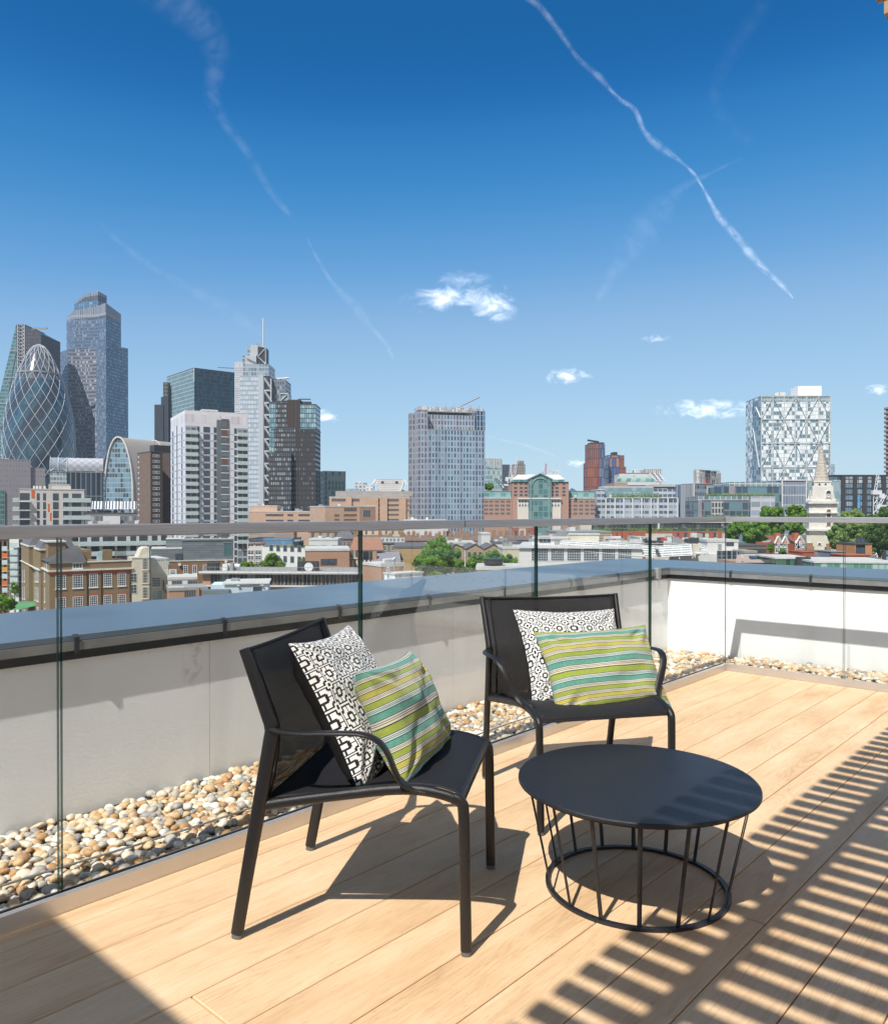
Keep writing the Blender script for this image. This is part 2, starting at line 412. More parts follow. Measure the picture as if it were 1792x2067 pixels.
# ================================================================ PARAPET
WA,WB=-.792,.683         # inner faces of the parapet
def parapet():
    root=empty('parapet_wall',(WA,WB,-.2),0,'low pale rendered parapet with a blue grey metal coping beyond the glass','wall')
    def ch(mb,name,mats,**k):
        o=mb.build(name,mats,root,**k); o.location=(-WA,-WB,.2); return o
    mb=MB()
    joints=[-6.9,-5.55,-4.20,-2.55,-1.05,.0]
    # rendered panels with fine joints
    e=.0012; ys=[-9.6]+[-8.4,-6.85,-5.25,-3.66,-2.05,-.55]+[WB]
    for a,b in zip(ys,ys[1:]): mb.box(WA-.12,WA,a+e,b-(e if b<WB else 0),-.3,.60)
    mb.box(WA-.118,WA-.012,-9.6,WB,-.3,.598)
    xs=[WA]+[.98,2.35,3.9,5.4,8]
    for a,b in zip(xs,xs[1:]): mb.box(a+(e if a>WA else 0),b-e,WB,WB+.12,-.3,.60)
    mb.box(WA,8,WB+.012,WB+.118,-.3,.598)
    ch(mb,'wall_panels',WALLM)
    # coping top: L-shaped, sheet joints
    OA,OB=WA-.87,WB+.93; ia,ib=WA+.030,WB-.030
    zt,zo=.666,.684
    mb=MB()
    def slab(pts):
        mb.prism(pts,.645,.666,0,0,bottom=True)
    ys=[-9.6,-7.75,-5.0+.62,-.62]   # joints along the long side
    ys=[-9.6,-7.9,-4.88,-1.30]
    g=.002
    for a,b in zip(ys,ys[1:]): slab([(OA,a+g),(ia,a+g),(ia,b-g),(OA,b-g)])
    slab([(OA,ys[-1]+g),(ia,ys[-1]+g),(ia,ib),(OA,OB)])
    slab([(OA,OB),(ia,ib),(1.1-g,ib),(1.1-g,OB)])
    slab([(1.1+g,OB),(1.1+g,ib),(4.2,ib),(4.2,OB)]); slab([(4.2+g,OB),(4.2+g,ib),(8,ib),(8,OB)])
    for f_ in range(len(mb.f)): pass
    ch(mb,'coping',COPM,weld=True)
    mb=MB()
    for y in (-7.9,-4.88,-1.30):
        for sx in (-.06,.06):
            for k in range(5):
                x=OA+.1+k*.17; mb.sweep([(x,y+sx,.662),(x,y+sx,.6685)],.006,n=8)
    ch(mb,'rivet',DARKM)
    # drip fascia below the coping edge
    mb=MB(); mb.box(WA,ia-.002,-9.6,ib,.608,.645); mb.box(ia-.002,8,ib+.002,WB,.608,.645); mb.box(WA+.0005,WA+.016,-9.6,WB-.016,.572,.6075); mb.box(WA+.0005,8,WB-.016,WB-.0005,.572,.6075)
    mb.box(OA,OA+.02,-9.6,OB,.55,.645); mb.box(OA+.02,8,OB-.02,OB,.55,.645)
    ch(mb,'fascia',DARKM)
    # outer body of the wall
    mb=MB(); mb.box(OA+.03,WA-.12,-9.6,WB+.12,-3,.640); mb.box(OA+.03,8,WB+.12,OB-.03,-3,.640)
    ch(mb,'outer_wall',DARKM)
    # conductor bar on clips
    zb0,zb1=.609,.643; xo=ia+.005; yo=ib-.005
    mb=MB(); mb.box(xo-.004,xo+.003,-9.6,yo,zb0,zb1); mb.box(xo+.003,8,yo-.003,yo+.004,zb0,zb1)
    ch(mb,'clip_bar',BARM)
    mbc=MB()
    mbc.box(-.009,.006,-.009,.009,.598,.660); mbc.box(-.018,-.008,-.009,.009,.6662,.6685)
    me=mbc.build('bracket',DARKM,mesh_only=True,weld=True)
    for y in [-6.9,-6.2,-5.55,-4.93,-4.249,-3.608,-2.949,-2.29,-1.61,-.852,-.2]:
        o=link('bracket',me,root); o.location=(-WA+xo+.002,-WB+y,.2)
    for x in [-.24,.364,.97,1.58,2.2,3,4]:
        o=link('bracket',me,root); o.rotation_euler=(0,0,-math.pi/2); o.location=(-WA+x,-WB+yo-.002,.2)
    # pale clamp near the inner corner
    mb=MB(); mb.box(xo-.02,xo+.02,.40,.455,.585,.675); mb.box(xo+.004,xo+.016,.415,.44,.50,.585); ch(mb,'clamp',plain('galvanised_clamp',(.5,.5,.48),.5,.4,.4),bevel=.003)
parapet()
# ================================================================ PEBBLES
def pebbles():
    rs=np.random.RandomState(3)
    temps=[]
    for i in range(12):
        bm=bmesh.new(); bmesh.ops.create_icosphere(bm,subdivisions=2,radius=1)
        o=Vector((i*7.1,3,1))
        for v in bm.verts:
            n=mnoise.noise(v.co*.9+o)*.38+mnoise.noise(v.co*2.1+o)*.10
            v.co*=(1+n)
        vs=np.array([v.co[:] for v in bm.verts]); fs=np.array([[v.index for v in f.verts] for f in bm.faces]); bm.free(); temps.append((vs,fs))
    P=[]
    def fill(x0,x1,y0,y1,sp,zc,zj,smin,smax):
        ny=int((y1-y0)/(sp*.9)); nx=int((x1-x0)/sp)
        for j in range(ny+1):
            for i in range(nx+1):
                x=x0+(i+.5*(j%2))*sp+rs.uniform(-.4,.4)*sp; y=y0+j*sp*.9+rs.uniform(-.4,.4)*sp
                if x<x0-.0 or x>x1 or y>y1: continue
                P.append((x,y,zc+rs.uniform(-zj,zj),rs.uniform(smin,smax)))
    lx0,lx1=WA+.022,-.105
    for (a,b) in ((-6.9,WB-.03),):
        fill(lx0,lx1,a,b,.028,-.055,.006,.013,.019)
        fill(lx0,lx1,a,b,.031,-.037,.008,.012,.020)
        fill(lx0,lx1,a,b,.042,-.022,.007,.012,.021)
    fill(lx1,3.6,.13,WB-.025,.028,-.055,.006,.013,.019)
    fill(lx1,3.6,.13,WB-.025,.031,-.037,.008,.012,.020)
    fill(lx1,3.6,.13,WB-.025,.042,-.022,.007,.012,.021); fill(lx1,3.6,.42,WB-.025,.032,-.008,.007,.012,.021)
    VS=[];FS=[];A=[];base=0
    for (x,y,z,s) in P:
        vs,fs=temps[rs.randint(12)]
        sc=np.array([s*rs.uniform(1.0,1.45),s*rs.uniform(.85,1.1),s*rs.uniform(.55,.85)])
        a=rs.uniform(0,6.28); tx=rs.uniform(-.4,.4); ca,sa=math.cos(a),math.sin(a); ct,st=math.cos(tx),math.sin(tx)
        Rm=np.array([[ca,-sa,0],[sa,ca,0],[0,0,1]])@np.array([[1,0,0],[0,ct,-st],[0,st,ct]])
        VS.append((vs*sc)@Rm.T+np.array([x,y,z])); FS.append(fs+base); base+=len(vs)
        A.append(np.full(len(fs),rs.rand()))
    V=np.concatenate(VS);Fc=np.concatenate(FS);A=np.concatenate(A)
    me=bpy.data.meshes.new('pebbles'); me.vertices.add(len(V)); me.vertices.foreach_set('co',V.ravel())
    me.loops.add(len(Fc)*3); me.loops.foreach_set('vertex_index',Fc.ravel())
    me.polygons.add(len(Fc)); me.polygons.foreach_set('loop_start',np.arange(0,len(Fc)*3,3)); me.polygons.foreach_set('loop_total',np.full(len(Fc),3))
    me.polygons.foreach_set('use_smooth',np.ones(len(Fc),bool))
    me.update(calc_edges=True)
    at=me.attributes.new('peb','FLOAT','FACE'); at.data.foreach_set('value',A)
    me.materials.append(PEBM); o=link('pebbles',me); tag(o,'rounded flint pebbles in cream, tan and grey filling the trench behind the glass','pebbles',kind='stuff')
    b=MB(); b.box(WA,-.1,-9.6,WB,-.2,-.052); b.box(-.1,8,.1,WB,-.2,-.052); o=b.build('gravel_bed',GRAVB); tag(o,kind='structure')
    mb=MB(); pts=[(-.29+.012*math.sin(y*1.7),y,-.002+.005*math.sin(y*5)) for y in np.arange(-7,-.3,.12)]; mb.sweep(pts,.004,n=8)
    o=mb.build('earth_cable',BARM); tag(o,'thin grey cable lying along the pebbles behind the glass','cable')
pebbles()
# ================================================================ CHAIRS
def make_chair(label):
    root=empty('garden_armchair',(0,0,0),0,label,'armchair')
    for sgn in (-1,1):
        # rear upright: foot -> bend -> top
        path=catmull([(0,sgn*.280,.012),(.045,sgn*.285,.25),(.100,sgn*.292,.53),(.103,sgn*.293,.570),(.090,sgn*.294,.61),(.030,sgn*.302,.775)],6)
        n=len(path); rx=[]; ry=[]
        for i,p in enumerate(path):
            k=p.z/.775; rx.append(.0125-.002*k); ry.append(.0165+ (.004*(1-abs(k-.7)/.7)) -.006*max(0,k-.7)/.3)
        MB().sweep(path,rx,ry,side=(0,1,0),n=14,power=2.6).build('rear_leg',FRAME,root)
        MB().sweep([(.0,sgn*.280,.0),(.002,sgn*.280,.014)],.0115,.015,side=(0,1,0),n=14,power=2.6).build('foot_cap',FOOT,root)
        # seat side rail turning down into the front leg
        path=catmull([(.068,sgn*.283,.357),(.16,sgn*.278,.375),(.30,sgn*.270,.398),(.42,sgn*.264,.416),(.50,sgn*.260,.418),(.56,sgn*.257,.408),(.588,sgn*.256,.398)],6)
        MB().sweep(path,[.012]*len(path),[.0135]*len(path),side=(0,1,0),n=14,power=2.4).build('seat_rail',FRAME,root)
        path=catmull([(.580,sgn*.2555,.404),(.600,sgn*.2555,.392),(.607,sgn*.2552,.36),(.610,sgn*.254,.2),(.613,sgn*.252,.012)],6)
        MB().sweep(path,.0125,.0145,side=(0,1,0),n=14,power=2.6).build('front_leg',FRAME,root)
        MB().sweep([(.613,sgn*.252,.0),(.613,sgn*.252,.014)],.0112,.013,side=(0,1,0),n=14,power=2.6).build('foot_cap',FOOT,root)
        # flat armrest: from the bend of the upright, level, then curling down to the seat rail
        path=catmull([(.094,sgn*.292,.566),(.135,sgn*.314,.566),(.20,sgn*.334,.570),(.29,sgn*.346,.578),(.36,sgn*.342,.578),(.402,sgn*.332,.560),(.424,sgn*.318,.525),(.436,sgn*.300,.480),(.448,sgn*.282,.445),(.472,sgn*.268,.424),(.51,sgn*.262,.414)],6)
        N=len(path); rx=[.007+.0075*min(1,i/14)-(.004*max(0,(i-N+12))/12) for i in range(N)]
        MB().sweep(path,rx,[.0058]*N,side=(0,sgn*1,.0),n=14,power=2.2).build('armrest',FRAME,root)
    MB().sweep([(.594,-.256,.398),(.594,.256,.398)],.012,.012,n=14).build('front_rail',FRAME,root)
    MB().sweep([(.070,-.284,.357),(.070,.284,.357)],.010,.010,n=12).build('rear_rail',FRAME,root)
    # seat sling
    prof=[(.075,.372),(.11,.376),(.2,.389),(.3,.404),(.4,.421),(.48,.4285),(.54,.424),(.585,.412),(.600,.402),(.606,.390)]
    pr=catmull([(a,0,b) for a,b in prof],4)
    rows=[];uvs=[]
    for p in pr:
        hw=.272-.026*(p.x/.6); row=[];uvr=[]
        for j in range(25):
            y=-hw+2*hw*j/24; sag=-.016*(1-(y/hw)**2)*min(1,max(0,(p.x-.07)/.12))*min(1,max(0,(.605-p.x)/.12))
            row.append((p.x,y,p.z+sag)); uvr.append((p.x,y))
        rows.append(row);uvs.append(uvr)
    mb=MB().grid(rows,0,uvs); o=mb.build('seat',SLING,root)
    so=o.modifiers.new('thick','SOLIDIFY'); so.thickness=.003
    # back sling, wraps the uprights at the top and the rear rail below
    prof=[(.058,.352),(.079,.40),(.100,.50),(.103,.565),(.090,.61),(.062,.686),(.035,.762),(.030,.772)]
    pr=catmull([(a,0,b) for a,b in prof],5); rows=[];uvs=[]
    for p in pr:
        hw=.276+.02*max(0,(p.z-.35)/.42); row=[];uvr=[]
        for j in range(25):
            y=-hw+2*hw*j/24; k=math.sin(math.pi*min(1,max(0,(p.z-.352)/.44)))
            row.append((p.x-.014*(1-(y/hw)**2)*k+.006,y,p.z-.006*(1-(y/hw)**2)*(p.z>.70))); uvr.append((p.z,y))
        rows.append(row);uvs.append(uvr)
    o=MB().grid(rows,0,uvs).build('backrest',SLINGB,root); so=o.modifiers.new('thick','SOLIDIFY'); so.thickness=.003
    sb=MB()
    for sgn in (-1,1):
        sb.sweep([(r_[0 if sgn<0 else -1][0]+.004,r_[0 if sgn<0 else -1][1]-sgn*.022,r_[0 if sgn<0 else -1][2]) for r_ in rows[3:-1]],.0035,.002,side=(0,1,0),n=6)
    sb.sweep([(p[0]+.002,p[1],p[2]) for p in rows[-1]],.006,.005,n=8)
    sb.build('seam',SEAM,root)
    return root
ch1=make_chair('black sling armchair turned sideways, nearest the camera and left of the table')
ch2=copy_tree(ch1); ch2['label']='black sling armchair facing the camera, behind the round table'
for c in (ch1,ch2): c['group']='pair of black garden armchairs'
def place_chair(o,rm,fwd):
    x,y=cw(*rm); a=math.atan2(fwd[1],fwd[0])+YAW
    o.location=(x,y,0.001); o.rotation_euler=(0,0,a); return a
A1=place_chair(ch1,(-.500,2.385),(.983,-.182))
A2=place_chair(ch2,(.447,3.436),(.225,-.974))
# ================================================================ CUSHIONS
def cushion(name,label,w,h,t,front,back,seed,n=44):
    mb=MB(); rs=random.Random(seed); off=Vector((seed*3.3,1,2))
    def pt(i,j,sg):
        u=-1+2*i/n; v=-1+2*j/n
        u=math.copysign(abs(u)**.85,u); v=math.copysign(abs(v)**.85,v)
        x=w/2*u*(1-.095*(1-v*v)*abs(u)**2); z=h/2*v*(1-.095*(1-u*u)*abs(v)**2)
        e=max(0,(1-abs(u)**2.6))*max(0,(1-abs(v)**2.6))
        th=t/2*e**.52
        wr=mnoise.noise(Vector((u*2.2,v*2.2,sg*2))+off)*.016*e**.4 + mnoise.noise(Vector((u*5,v*5,sg*5))+off)*.006*e**.3
        # creases radiating from the corners
        for cu,cv in ((1,1),(1,-1),(-1,1),(-1,-1)):
            du,dv=u-cu,v-cv; rr=math.hypot(du,dv)
            if rr<.9 and rr>.001:
                an=math.atan2(dv,du); wr+=.010*math.sin(an*11+seed+cu*2)*math.exp(-((rr-.38)/.26)**2)*e**.25
        y=-sg*(th+wr*(1 if e>0 else 0))
        return (x,y,z)
    for sg,m in ((1,0),(-1,1)):
        rows=[[pt(i,j,sg) for i in range(n+1)] for j in range(n+1)]
        if sg<0: rows=[list(reversed(r_)) for r_ in rows]
        uvs=[[((-1+2*i/n)*w/2,(-1+2*j/n)*h/2) for i in range(n+1)] for j in range(n+1)]
        mb.grid(rows,m,uvs)
    o=mb.build(name,[front,back],weld=False)
    bm=bmesh.new(); bm.from_mesh(o.data); bmesh.ops.remove_doubles(bm,verts=bm.verts,dist=1e-5); bm.to_mesh(o.data); bm.free()
    s=o.modifiers.new('sub','SUBSURF'); s.levels=1; s.render_levels=1
    return tag(o,label,'cushion')
def put_cushion(o,ch,rm,a,local,tilt,yaw=0,roll=0):
    # local x forward, y left of chair; cushion front faces chair forward
    lx,ly,lz=local; ca,sa=math.cos(a),math.sin(a); x,y=cw(*rm)
    o.location=(x+lx*ca-ly*sa,y+lx*sa+ly*ca,lz)
    m=Matrix.Rotation(a+math.pi/2+yaw,4,'Z')@Matrix.Rotation(-tilt,4,'X')@Matrix.Rotation(roll,4,'Y')
    o.rotation_euler=m.to_euler()
rm1,rm2=(-.500,2.385),(.447,3.436)
c=cushion('patterned_cushion','black and white lattice print cushion leaning on the back of the sideways armchair',.47,.46,.15,PATT,BLACKV,1)
put_cushion(c,ch1,rm1,A1,(.232,.015,.570),R(28),R(-2),R(2)); c['group']='black and white printed cushions'
c=cushion('striped_cushion','green, yellow and teal striped cushion in front of the printed cushion on the sideways armchair',.515,.335,.14,STRIPE,STRIPE,2)
put_cushion(c,ch1,rm1,A1,(.392,.025,.545),R(25),R(-2),R(4)); c['group']='striped oblong cushions'
c=cushion('patterned_cushion','black and white lattice print cushion upright on the armchair behind the table',.48,.44,.14,PATT,BLACKV,3)
put_cushion(c,ch2,rm2,A2,(.205,.045,.539),R(31),R(6),R(2)); c['group']='black and white printed cushions'
c=cushion('striped_cushion','green, yellow and teal striped cushion lying across the armchair behind the table',.52,.37,.13,STRIPE,STRIPE,4)
put_cushion(c,ch2,rm2,A2,(.378,.090,.513),R(31),R(7),R(-.5)); c['group']='striped oblong cushions'
# ================================================================ TABLE
def table():
    x,y=cw(.583,2.405)
    root=empty('coffee_table',(x,y,0),0,'low round black metal table with slanting rod legs on a ring','coffee table')
    n=96; zt=.3265; r=.356
    rings=[(r-.004,zt-.012),(r,zt-.010),(r,zt-.002),(r-.002,zt)]
    mb=MB(); rows=[]
    for rr,z in rings: rows.append([(rr*math.cos(2*math.pi*k/n),rr*math.sin(2*math.pi*k/n),z) for k in range(n)])
    mb.grid(rows,0,None,True,True); mb.face(rows[-1]); mb.face(list(reversed(rows[0])))
    mb.build('tabletop',TABLEM,root)
    def ring(name,ri,ro,z0,z1):
        mb=MB(); pr=[(ri,z0),(ro,z0),(ro,z1),(ri,z1),(ri,z0)]
        rows=[[(a*math.cos(2*math.pi*k/n),a*math.sin(2*math.pi*k/n),z) for k in range(n)] for a,z in pr]
        mb.grid(rows,0,None,False,True); mb.build(name,TABLEM,root,weld=True)
    ring('base_ring',.258,.273,.0,.010)
    ring('top_ring',.322,.336,zt-.022,zt-.013)
    me=None
    for k in range(16):
        a=2*math.pi*(k+.35)/16
        if me is None:
            mb=MB(); 
            # flat bar, wide face tangential
            w=.006; pts=[(.266,0,.008),(.330,0,zt-.02)]
            mb.sweep(pts,.0065,.0020,side=(0,1,0),n=4,power=1.0,smooth=False); me=mb.build('leg_bar',TABLEM,mesh_only=True)
            me.name='rod'
        o=link('rod',me,root); o.rotation_euler=(0,0,a)
table()
# ================================================================ PERGOLA (overhead, mostly out of frame) and the stair core behind
SUN=Vector((.170,-.752,1.0)).normalized()
def pergola():
    H=2.63
    root=empty('timber_pergola',(1.68,-6.4,0),0,'timber slatted pergola overhead at the upper right corner','pergola')
    def ch(mb,name,mat,**k):
        o=mb.build(name,mat,root,**k); o.location=(-1.68,6.4,0); return o
    x0=1.233+.17*H; me=None
    for i in range(0,44):
        s=-4.069-.752*H-3*.1085+i*.1085
        if s>-.6: break
        if me is None:
            mb=MB(); mb.box(0,3.2,-.0225,.0225,-.02,.02); me=mb.build('slat',SLAT,mesh_only=True,weld=True)
        o=link('slat',me,root); o.location=(x0-1.68,s+6.4,H); 
    # beam carrying the slat ends, rafters and posts
    xb=1.442+.17*(H-.07)
    mb=MB(); mb.box(xb,xb+.063,-7.2,-.6,H-.14,H-.022); ch(mb,'beam',SLAT)
    sb=-2.49-.752*(H-.05)
    mb=MB(); mb.box(xb+.063,4.9,sb-.07,sb+.07,H-.10,H-.022); ch(mb,'rafter',SLAT)
    mb=MB(); mb.box(4.75,4.82,-7.2,-.6,H-.14,H-.022); ch(mb,'beam',SLAT)
    for y in (-7.15,-.7):
        for x in (4.74,): 
            mb=MB(); mb.box(x,x+.09,y,y+.09,0,H-.14); ch(mb,'post',SLAT)
    mb=MB(); mb.box(4.83,4.92,-3.9,-3.81,0,H-.14); ch(mb,'post',SLAT)
pergola()
def core():
    H=2.75; s=-4.63-.752*H
    root=empty('stair_core',(3.4,s-1.5,0),0,'pale rendered stair core standing behind the camera','building')
    mb=MB().box(.0+.17*H-.005-3.4+.0,3.2,-1.5,1.5,0,H); mb.build('wall',WALLM,root)
    mb=MB().box(-3.4+.17*H+.0,3.25,-1.5,1.498,H+.0,H+.003); 
    mb=MB().box(-.5,.5,1.503,1.54,.02,2.1); mb.build('door',DARKM,root)
core()
# ================================================================ CITY HELPERS
def zz(ox,oy,sc): return lambda x,y=0: ((ox+x/sc)/1.98159,(oy+y/sc)/1.98159)
z1=zz(0,1100,2.067); z2=zz(600,1200,2.0675); z3=zz(1300,1550,1.792); z4=zz(2250,1500,1.3774); z5=zz(0,1900,1.629)
zA=zz(0,2080,3.2); zB=zz(500,2080,2.24); zC=zz(1250,2080,1.991); zD=zz(3150,1500,2.4314); zE=zz(1700,1500,2.24)
zF=zz(2150,2080,2.3893); zG=zz(2850,2100,2.5563); zH=zz(2300,1850,2.56)
def fac(name,wall,glass,bw,fh,gu,gv,g2=None,gp=.3,ou=0.,ov=0.,rough=.12,wr=.75,wall2=None,wp=.0,mull=0,metal=0.):
    M=Mat(name); u,v=M.uv(); a=(u+ou)/bw; b=(v+ov)/fh
    fu=a.fract(); fv=b.fract()
    g=((fu-.5).abs()<gu/2)*((fv-.5).abs()<gv/2)
    if mull: g=g*(((a*mull).fract()-.5).abs()<.42)
    cell=M.xyz((a*(mull or 1)).floor()+.5,b.floor()+.5,.5); r=M.white(cell)
    gc=M.mix(M.maprange(r,0.,1.),hsvj(glass,.65),hsvj(glass,1.35))
    if g2: gc=M.mix(r<gp,gc,g2)
    wc=M.mix(M.noise(scale=.15,detail=4),hsvj(wall,.86),hsvj(wall,1.14))
    if wall2:
        r2=M.white(M.xyz(a.floor()+.5,7.5,2.5)); wc=M.mix(r2<wp,wc,wall2)
    M.set(color=M.mix(g,wc,gc),rough=g*(rough-wr)+wr,spec=.5,metal=metal); return M.m
def stone(name,c,vs=.4,var=.14,rough=.85,bump=0,brick=None):
    M=Mat(name); n=M.noise(scale=vs,detail=6,rough=.65); n2=M.noise(scale=vs*9,detail=3)
    cc=M.mix(M.maprange(n,.3,.7),hsvj(c,1-var),hsvj(c,1+var)); cc=M.mix(M.maprange(n2,.35,.65)*.3,cc,hsvj(c,.7))
    if brick:
        u,v=M.uv(); t=M.node('ShaderNodeTexBrick'); M.T.links.new(M.xyz(u,v).k,t.inputs[0]); t.inputs['Scale'].default_value=1.6
        t.inputs['Color1'].default_value=(*c,1); t.inputs['Color2'].default_value=(*hsvj(c,.72),1); t.inputs['Mortar'].default_value=(*hsvj(c,1.35),1); t.inputs['Mortar Size'].default_value=.012
        t.inputs['Brick Width'].default_value=.36; t.inputs['Row Height'].default_value=.13
        cc=M.mix(.6,cc,S_(M.T,t.outputs[0]))
    M.set(color=cc,rough=rough,spec=.25); return M.m
def glassm(name,c,rough=.1): 
    M=Mat(name); n=M.noise(scale=.5,detail=3); M.set(color=M.mix(n,hsvj(c,.5),hsvj(c,1.5)),rough=rough,spec=.8); return M.m
WG=glassm('window_glass',(.06,.085,.11)); WGL=glassm('light_window_glass',(.22,.30,.36)); WGT=glassm('teal_window_glass',(.07,.15,.165)); WF=plain('white_paint',(.72,.72,.72),.5); DF=plain('dark_frame',(.05,.05,.055),.5)
GREYROOF=stone('grey_roof',(.33,.33,.32)); DKROOF=stone('dark_roof',(.10,.10,.105)); SLATE=stone('slate',(.15,.15,.17),1.2,.2); TILE=stone('brown_tile',(.20,.145,.12),1.2,.25); LTROOF=stone('pale_roof',(.58,.58,.56))
BR_Y=stone('london_stock_brick',(.26,.19,.115),.5,.2,brick=1); BR_B=stone('brown_brick',(.26,.165,.10),.5,.18,brick=1); BR_R=stone('red_brick',(.42,.20,.12),.5,.15,brick=1); BR_O=stone('orange_brick',(.42,.26,.18),.5,.12,brick=1); REDTRIM=stone('red_brick_trim',(.42,.13,.07))
CREAM=stone('cream_render',(.66,.62,.52),.3,.1); WHITE=stone('white_render',(.70,.70,.685),.3,.05); STONEW=stone('portland_stone',(.68,.66,.61),.35,.16); CONC=stone('concrete',(.42,.40,.37)); PINK=stone('pink_granite',(.56,.37,.26),.3,.12); ZINC=stone('zinc_cladding',(.17,.20,.225),.5,.1,.5)
WHITEM=plain('white_metal',(.66,.67,.68),.4,.5); GREYM=plain('grey_metal',(.30,.31,.32),.45,.5); DKM=plain('dark_metal',(.045,.045,.05),.5); COPPER=plain('rust_panel',(.42,.12,.06),.7); TIMB=plain('timber_cladding',(.50,.24,.11),.7); ORNG=plain('orange_panel',(.65,.14,.03),.6); BLUEN=plain('blue_netting',(.10,.30,.52),.7,var=.3,vs=.6); MOSS=stone('sedum_roof',(.22,.24,.07),.8,.3); GLASSBAL=plain('frosted_balcony_glass',(.48,.58,.58),.25)
_wc={}
def winmesh(w,h,nx=1,nz=1,fm=WF,gm=WG,fw=.08,sill=False,lintel=None,pr=.06):
    key=(round(w,2),round(h,2),nx,nz,fm.name,gm.name,fw,sill,lintel.name if lintel else 0)
    if key in _wc: return _wc[key]
    mb=MB(); a=w/2; pr0=-.02
    mb.box(-a,a,pr0,.02,0,h,1)
    mb.box(-a,-a+fw,-pr,pr0,0,h,0); mb.box(a-fw,a,-pr,pr0,0,h,0); mb.box(-a+fw,a-fw,-pr,pr0,0,fw,0); mb.box(-a+fw,a-fw,-pr,pr0,h-fw,h,0)
    t=fw*.55
    for i in range(1,nx): x=-a+w*i/nx; mb.box(x-t/2,x+t/2,-pr*.8,pr0,fw,h-fw,0)
    for i in range(1,nz): z=h*i/nz; mb.box(-a+fw,a-fw,-pr*.7,pr0,z-t/2,z+t/2,0)
    mats=[fm,gm]
    if sill: mb.box(-a-.12,a+.12,-pr-.08,0,-.16,-.005,0)
    if lintel: mb.box(-a-.12,a+.12,-.03,0,h+.005,h+.35,2); mats.append(lintel)
    me=mb.build('window',mats,mesh_only=True); _wc[key]=me; return me
class Bl:
    def __init__(s,name,label,cat,x0,Y,phi=0,group=None):
        s.Y=Y; s.phi=phi; s.X=U(x0)*Y; x,y=cw(s.X,Y)
        s.r=empty(name,(x,y,GZ),YAW+phi,label,cat,group)
    def u(s,x,dv=0):          # local x on the face y=dv where display column x meets it
        X=s.X-dv*math.sin(s.phi); Y=s.Y+dv*math.cos(s.phi); t=U(x); return (t*Y-X)/(math.cos(s.phi)-t*math.sin(s.phi))
    def v(s,x,du=0):          # local y on the face x=du
        X=s.X+du*math.cos(s.phi); Y=s.Y+du*math.sin(s.phi); t=U(x); return (t*Y-X)/(-math.sin(s.phi)-t*math.cos(s.phi))
    def z(s,y,u=0,v=0): return ZH(y,s.Y+u*math.sin(s.phi)+v*math.cos(s.phi))-GZ
    auto=True
    def shift(s,mb):
        # pieces standing back from the front plane keep their apparent column and height
        if not s.auto or s.Y<400: return mb
        v=min(p[1] for p in mb.v)
        if v<.3: return mb
        c,n=math.cos(s.phi),math.sin(s.phi); e=CH-GZ; out=[]
        for x,y,z in mb.v:
            Xw=s.X+x*c; Yw=s.Y+x*n; t=Xw/Yw; Xd=s.X-v*n; Yd=s.Y+v*c; x2=(t*Yd-Xd)/(c-t*n); Y2=Yd+x2*n
            out.append((x2,y,(e+(z-e)*Y2/Yw) if z>e else z))
        mb.v=out; return mb
    def part(s,name,mb,mats,par=None,**k): return s.shift(mb).build(name,mats,par or s.r,**k)
    def box(s,name,mat,x0,x1,y0,y1,z0,z1,par=None): return s.shift(MB().box(x0,x1,y0,y1,z0,z1)).build(name,mat,par or s.r)
    def mass(s,w,d,h,mL,mR,roof=GREYROOF,x0=0,y0=0,z0=0,lip=.5,name='wall',over=.12,par=None,clutter=0):
        mb=MB(); mb.box(x0,x0+w,y0,y0+d,z0,z0+h,0,faces='xXYz'); mb.box(x0,x0+w,y0,y0+d,z0,z0+h,1,faces='y')
        wo=mb.build(name,[mL,mR],par or s.r)
        mb=MB(); mb.box(x0-over,x0+w+over,y0-over,y0+d+over,z0+h,z0+h+lip); ro=mb.build('roof',roof,par or s.r)
        rr=random.Random(int(w*100+h*7+s.Y))
        for i in range(clutter):
            a=rr.uniform(.8,max(1.,min(3.2,w/6))); b=rr.uniform(.8,max(1.,min(3,d/4))); cx=x0+rr.uniform(.08,.75)*(w-a); cy=y0+rr.uniform(.1,.7)*(d-b); hh=rr.uniform(.4,1.4)
            MB().box(cx,cx+a,cy,cy+b,z0+h+lip,z0+h+lip+hh).build('rooftop_unit',rr.choice([GREYM,WHITEM,LTROOF,GREYROOF]),s.r)
        return wo
    def win(s,face,cs,zs,w,h,off=0,par=None,**k):
        me=winmesh(w,h,**k)
        for c in cs:
            for z in zs:
                o=link('window',me,par or s.r)
                if face=='R': o.location=(c,off-.005,z)
                else: o.location=(off-.005,c,z); o.rotation_euler=(0,0,-math.pi/2)
def block(name,label,cat,xl,xc,xr,yt,Y,phi,mL,mR,roof=GREYROOF,depth=None,yb=None,group=None,clutter=0,lip=.5,z0=0):
    b=Bl(name,label,cat,xc,Y,phi,group); b.w=b.u(xr); b.d=depth if depth else b.v(xl)
    if not (0<b.d<200): print('BADDEPTH',name,b.d); b.d=20
    b.h=b.z(yt)-z0
    b.mass(b.w,b.d,b.h-lip,mL,mR,roof,lip=lip,clutter=clutter,z0=z0); return b
def lin(a,b,n): return [a+(b-a)*(i+.5)/n for i in range(n)]
def bar(mb,p,q,r,m=0): mb.sweep([p,q],r,n=4,m=m,smooth=False)
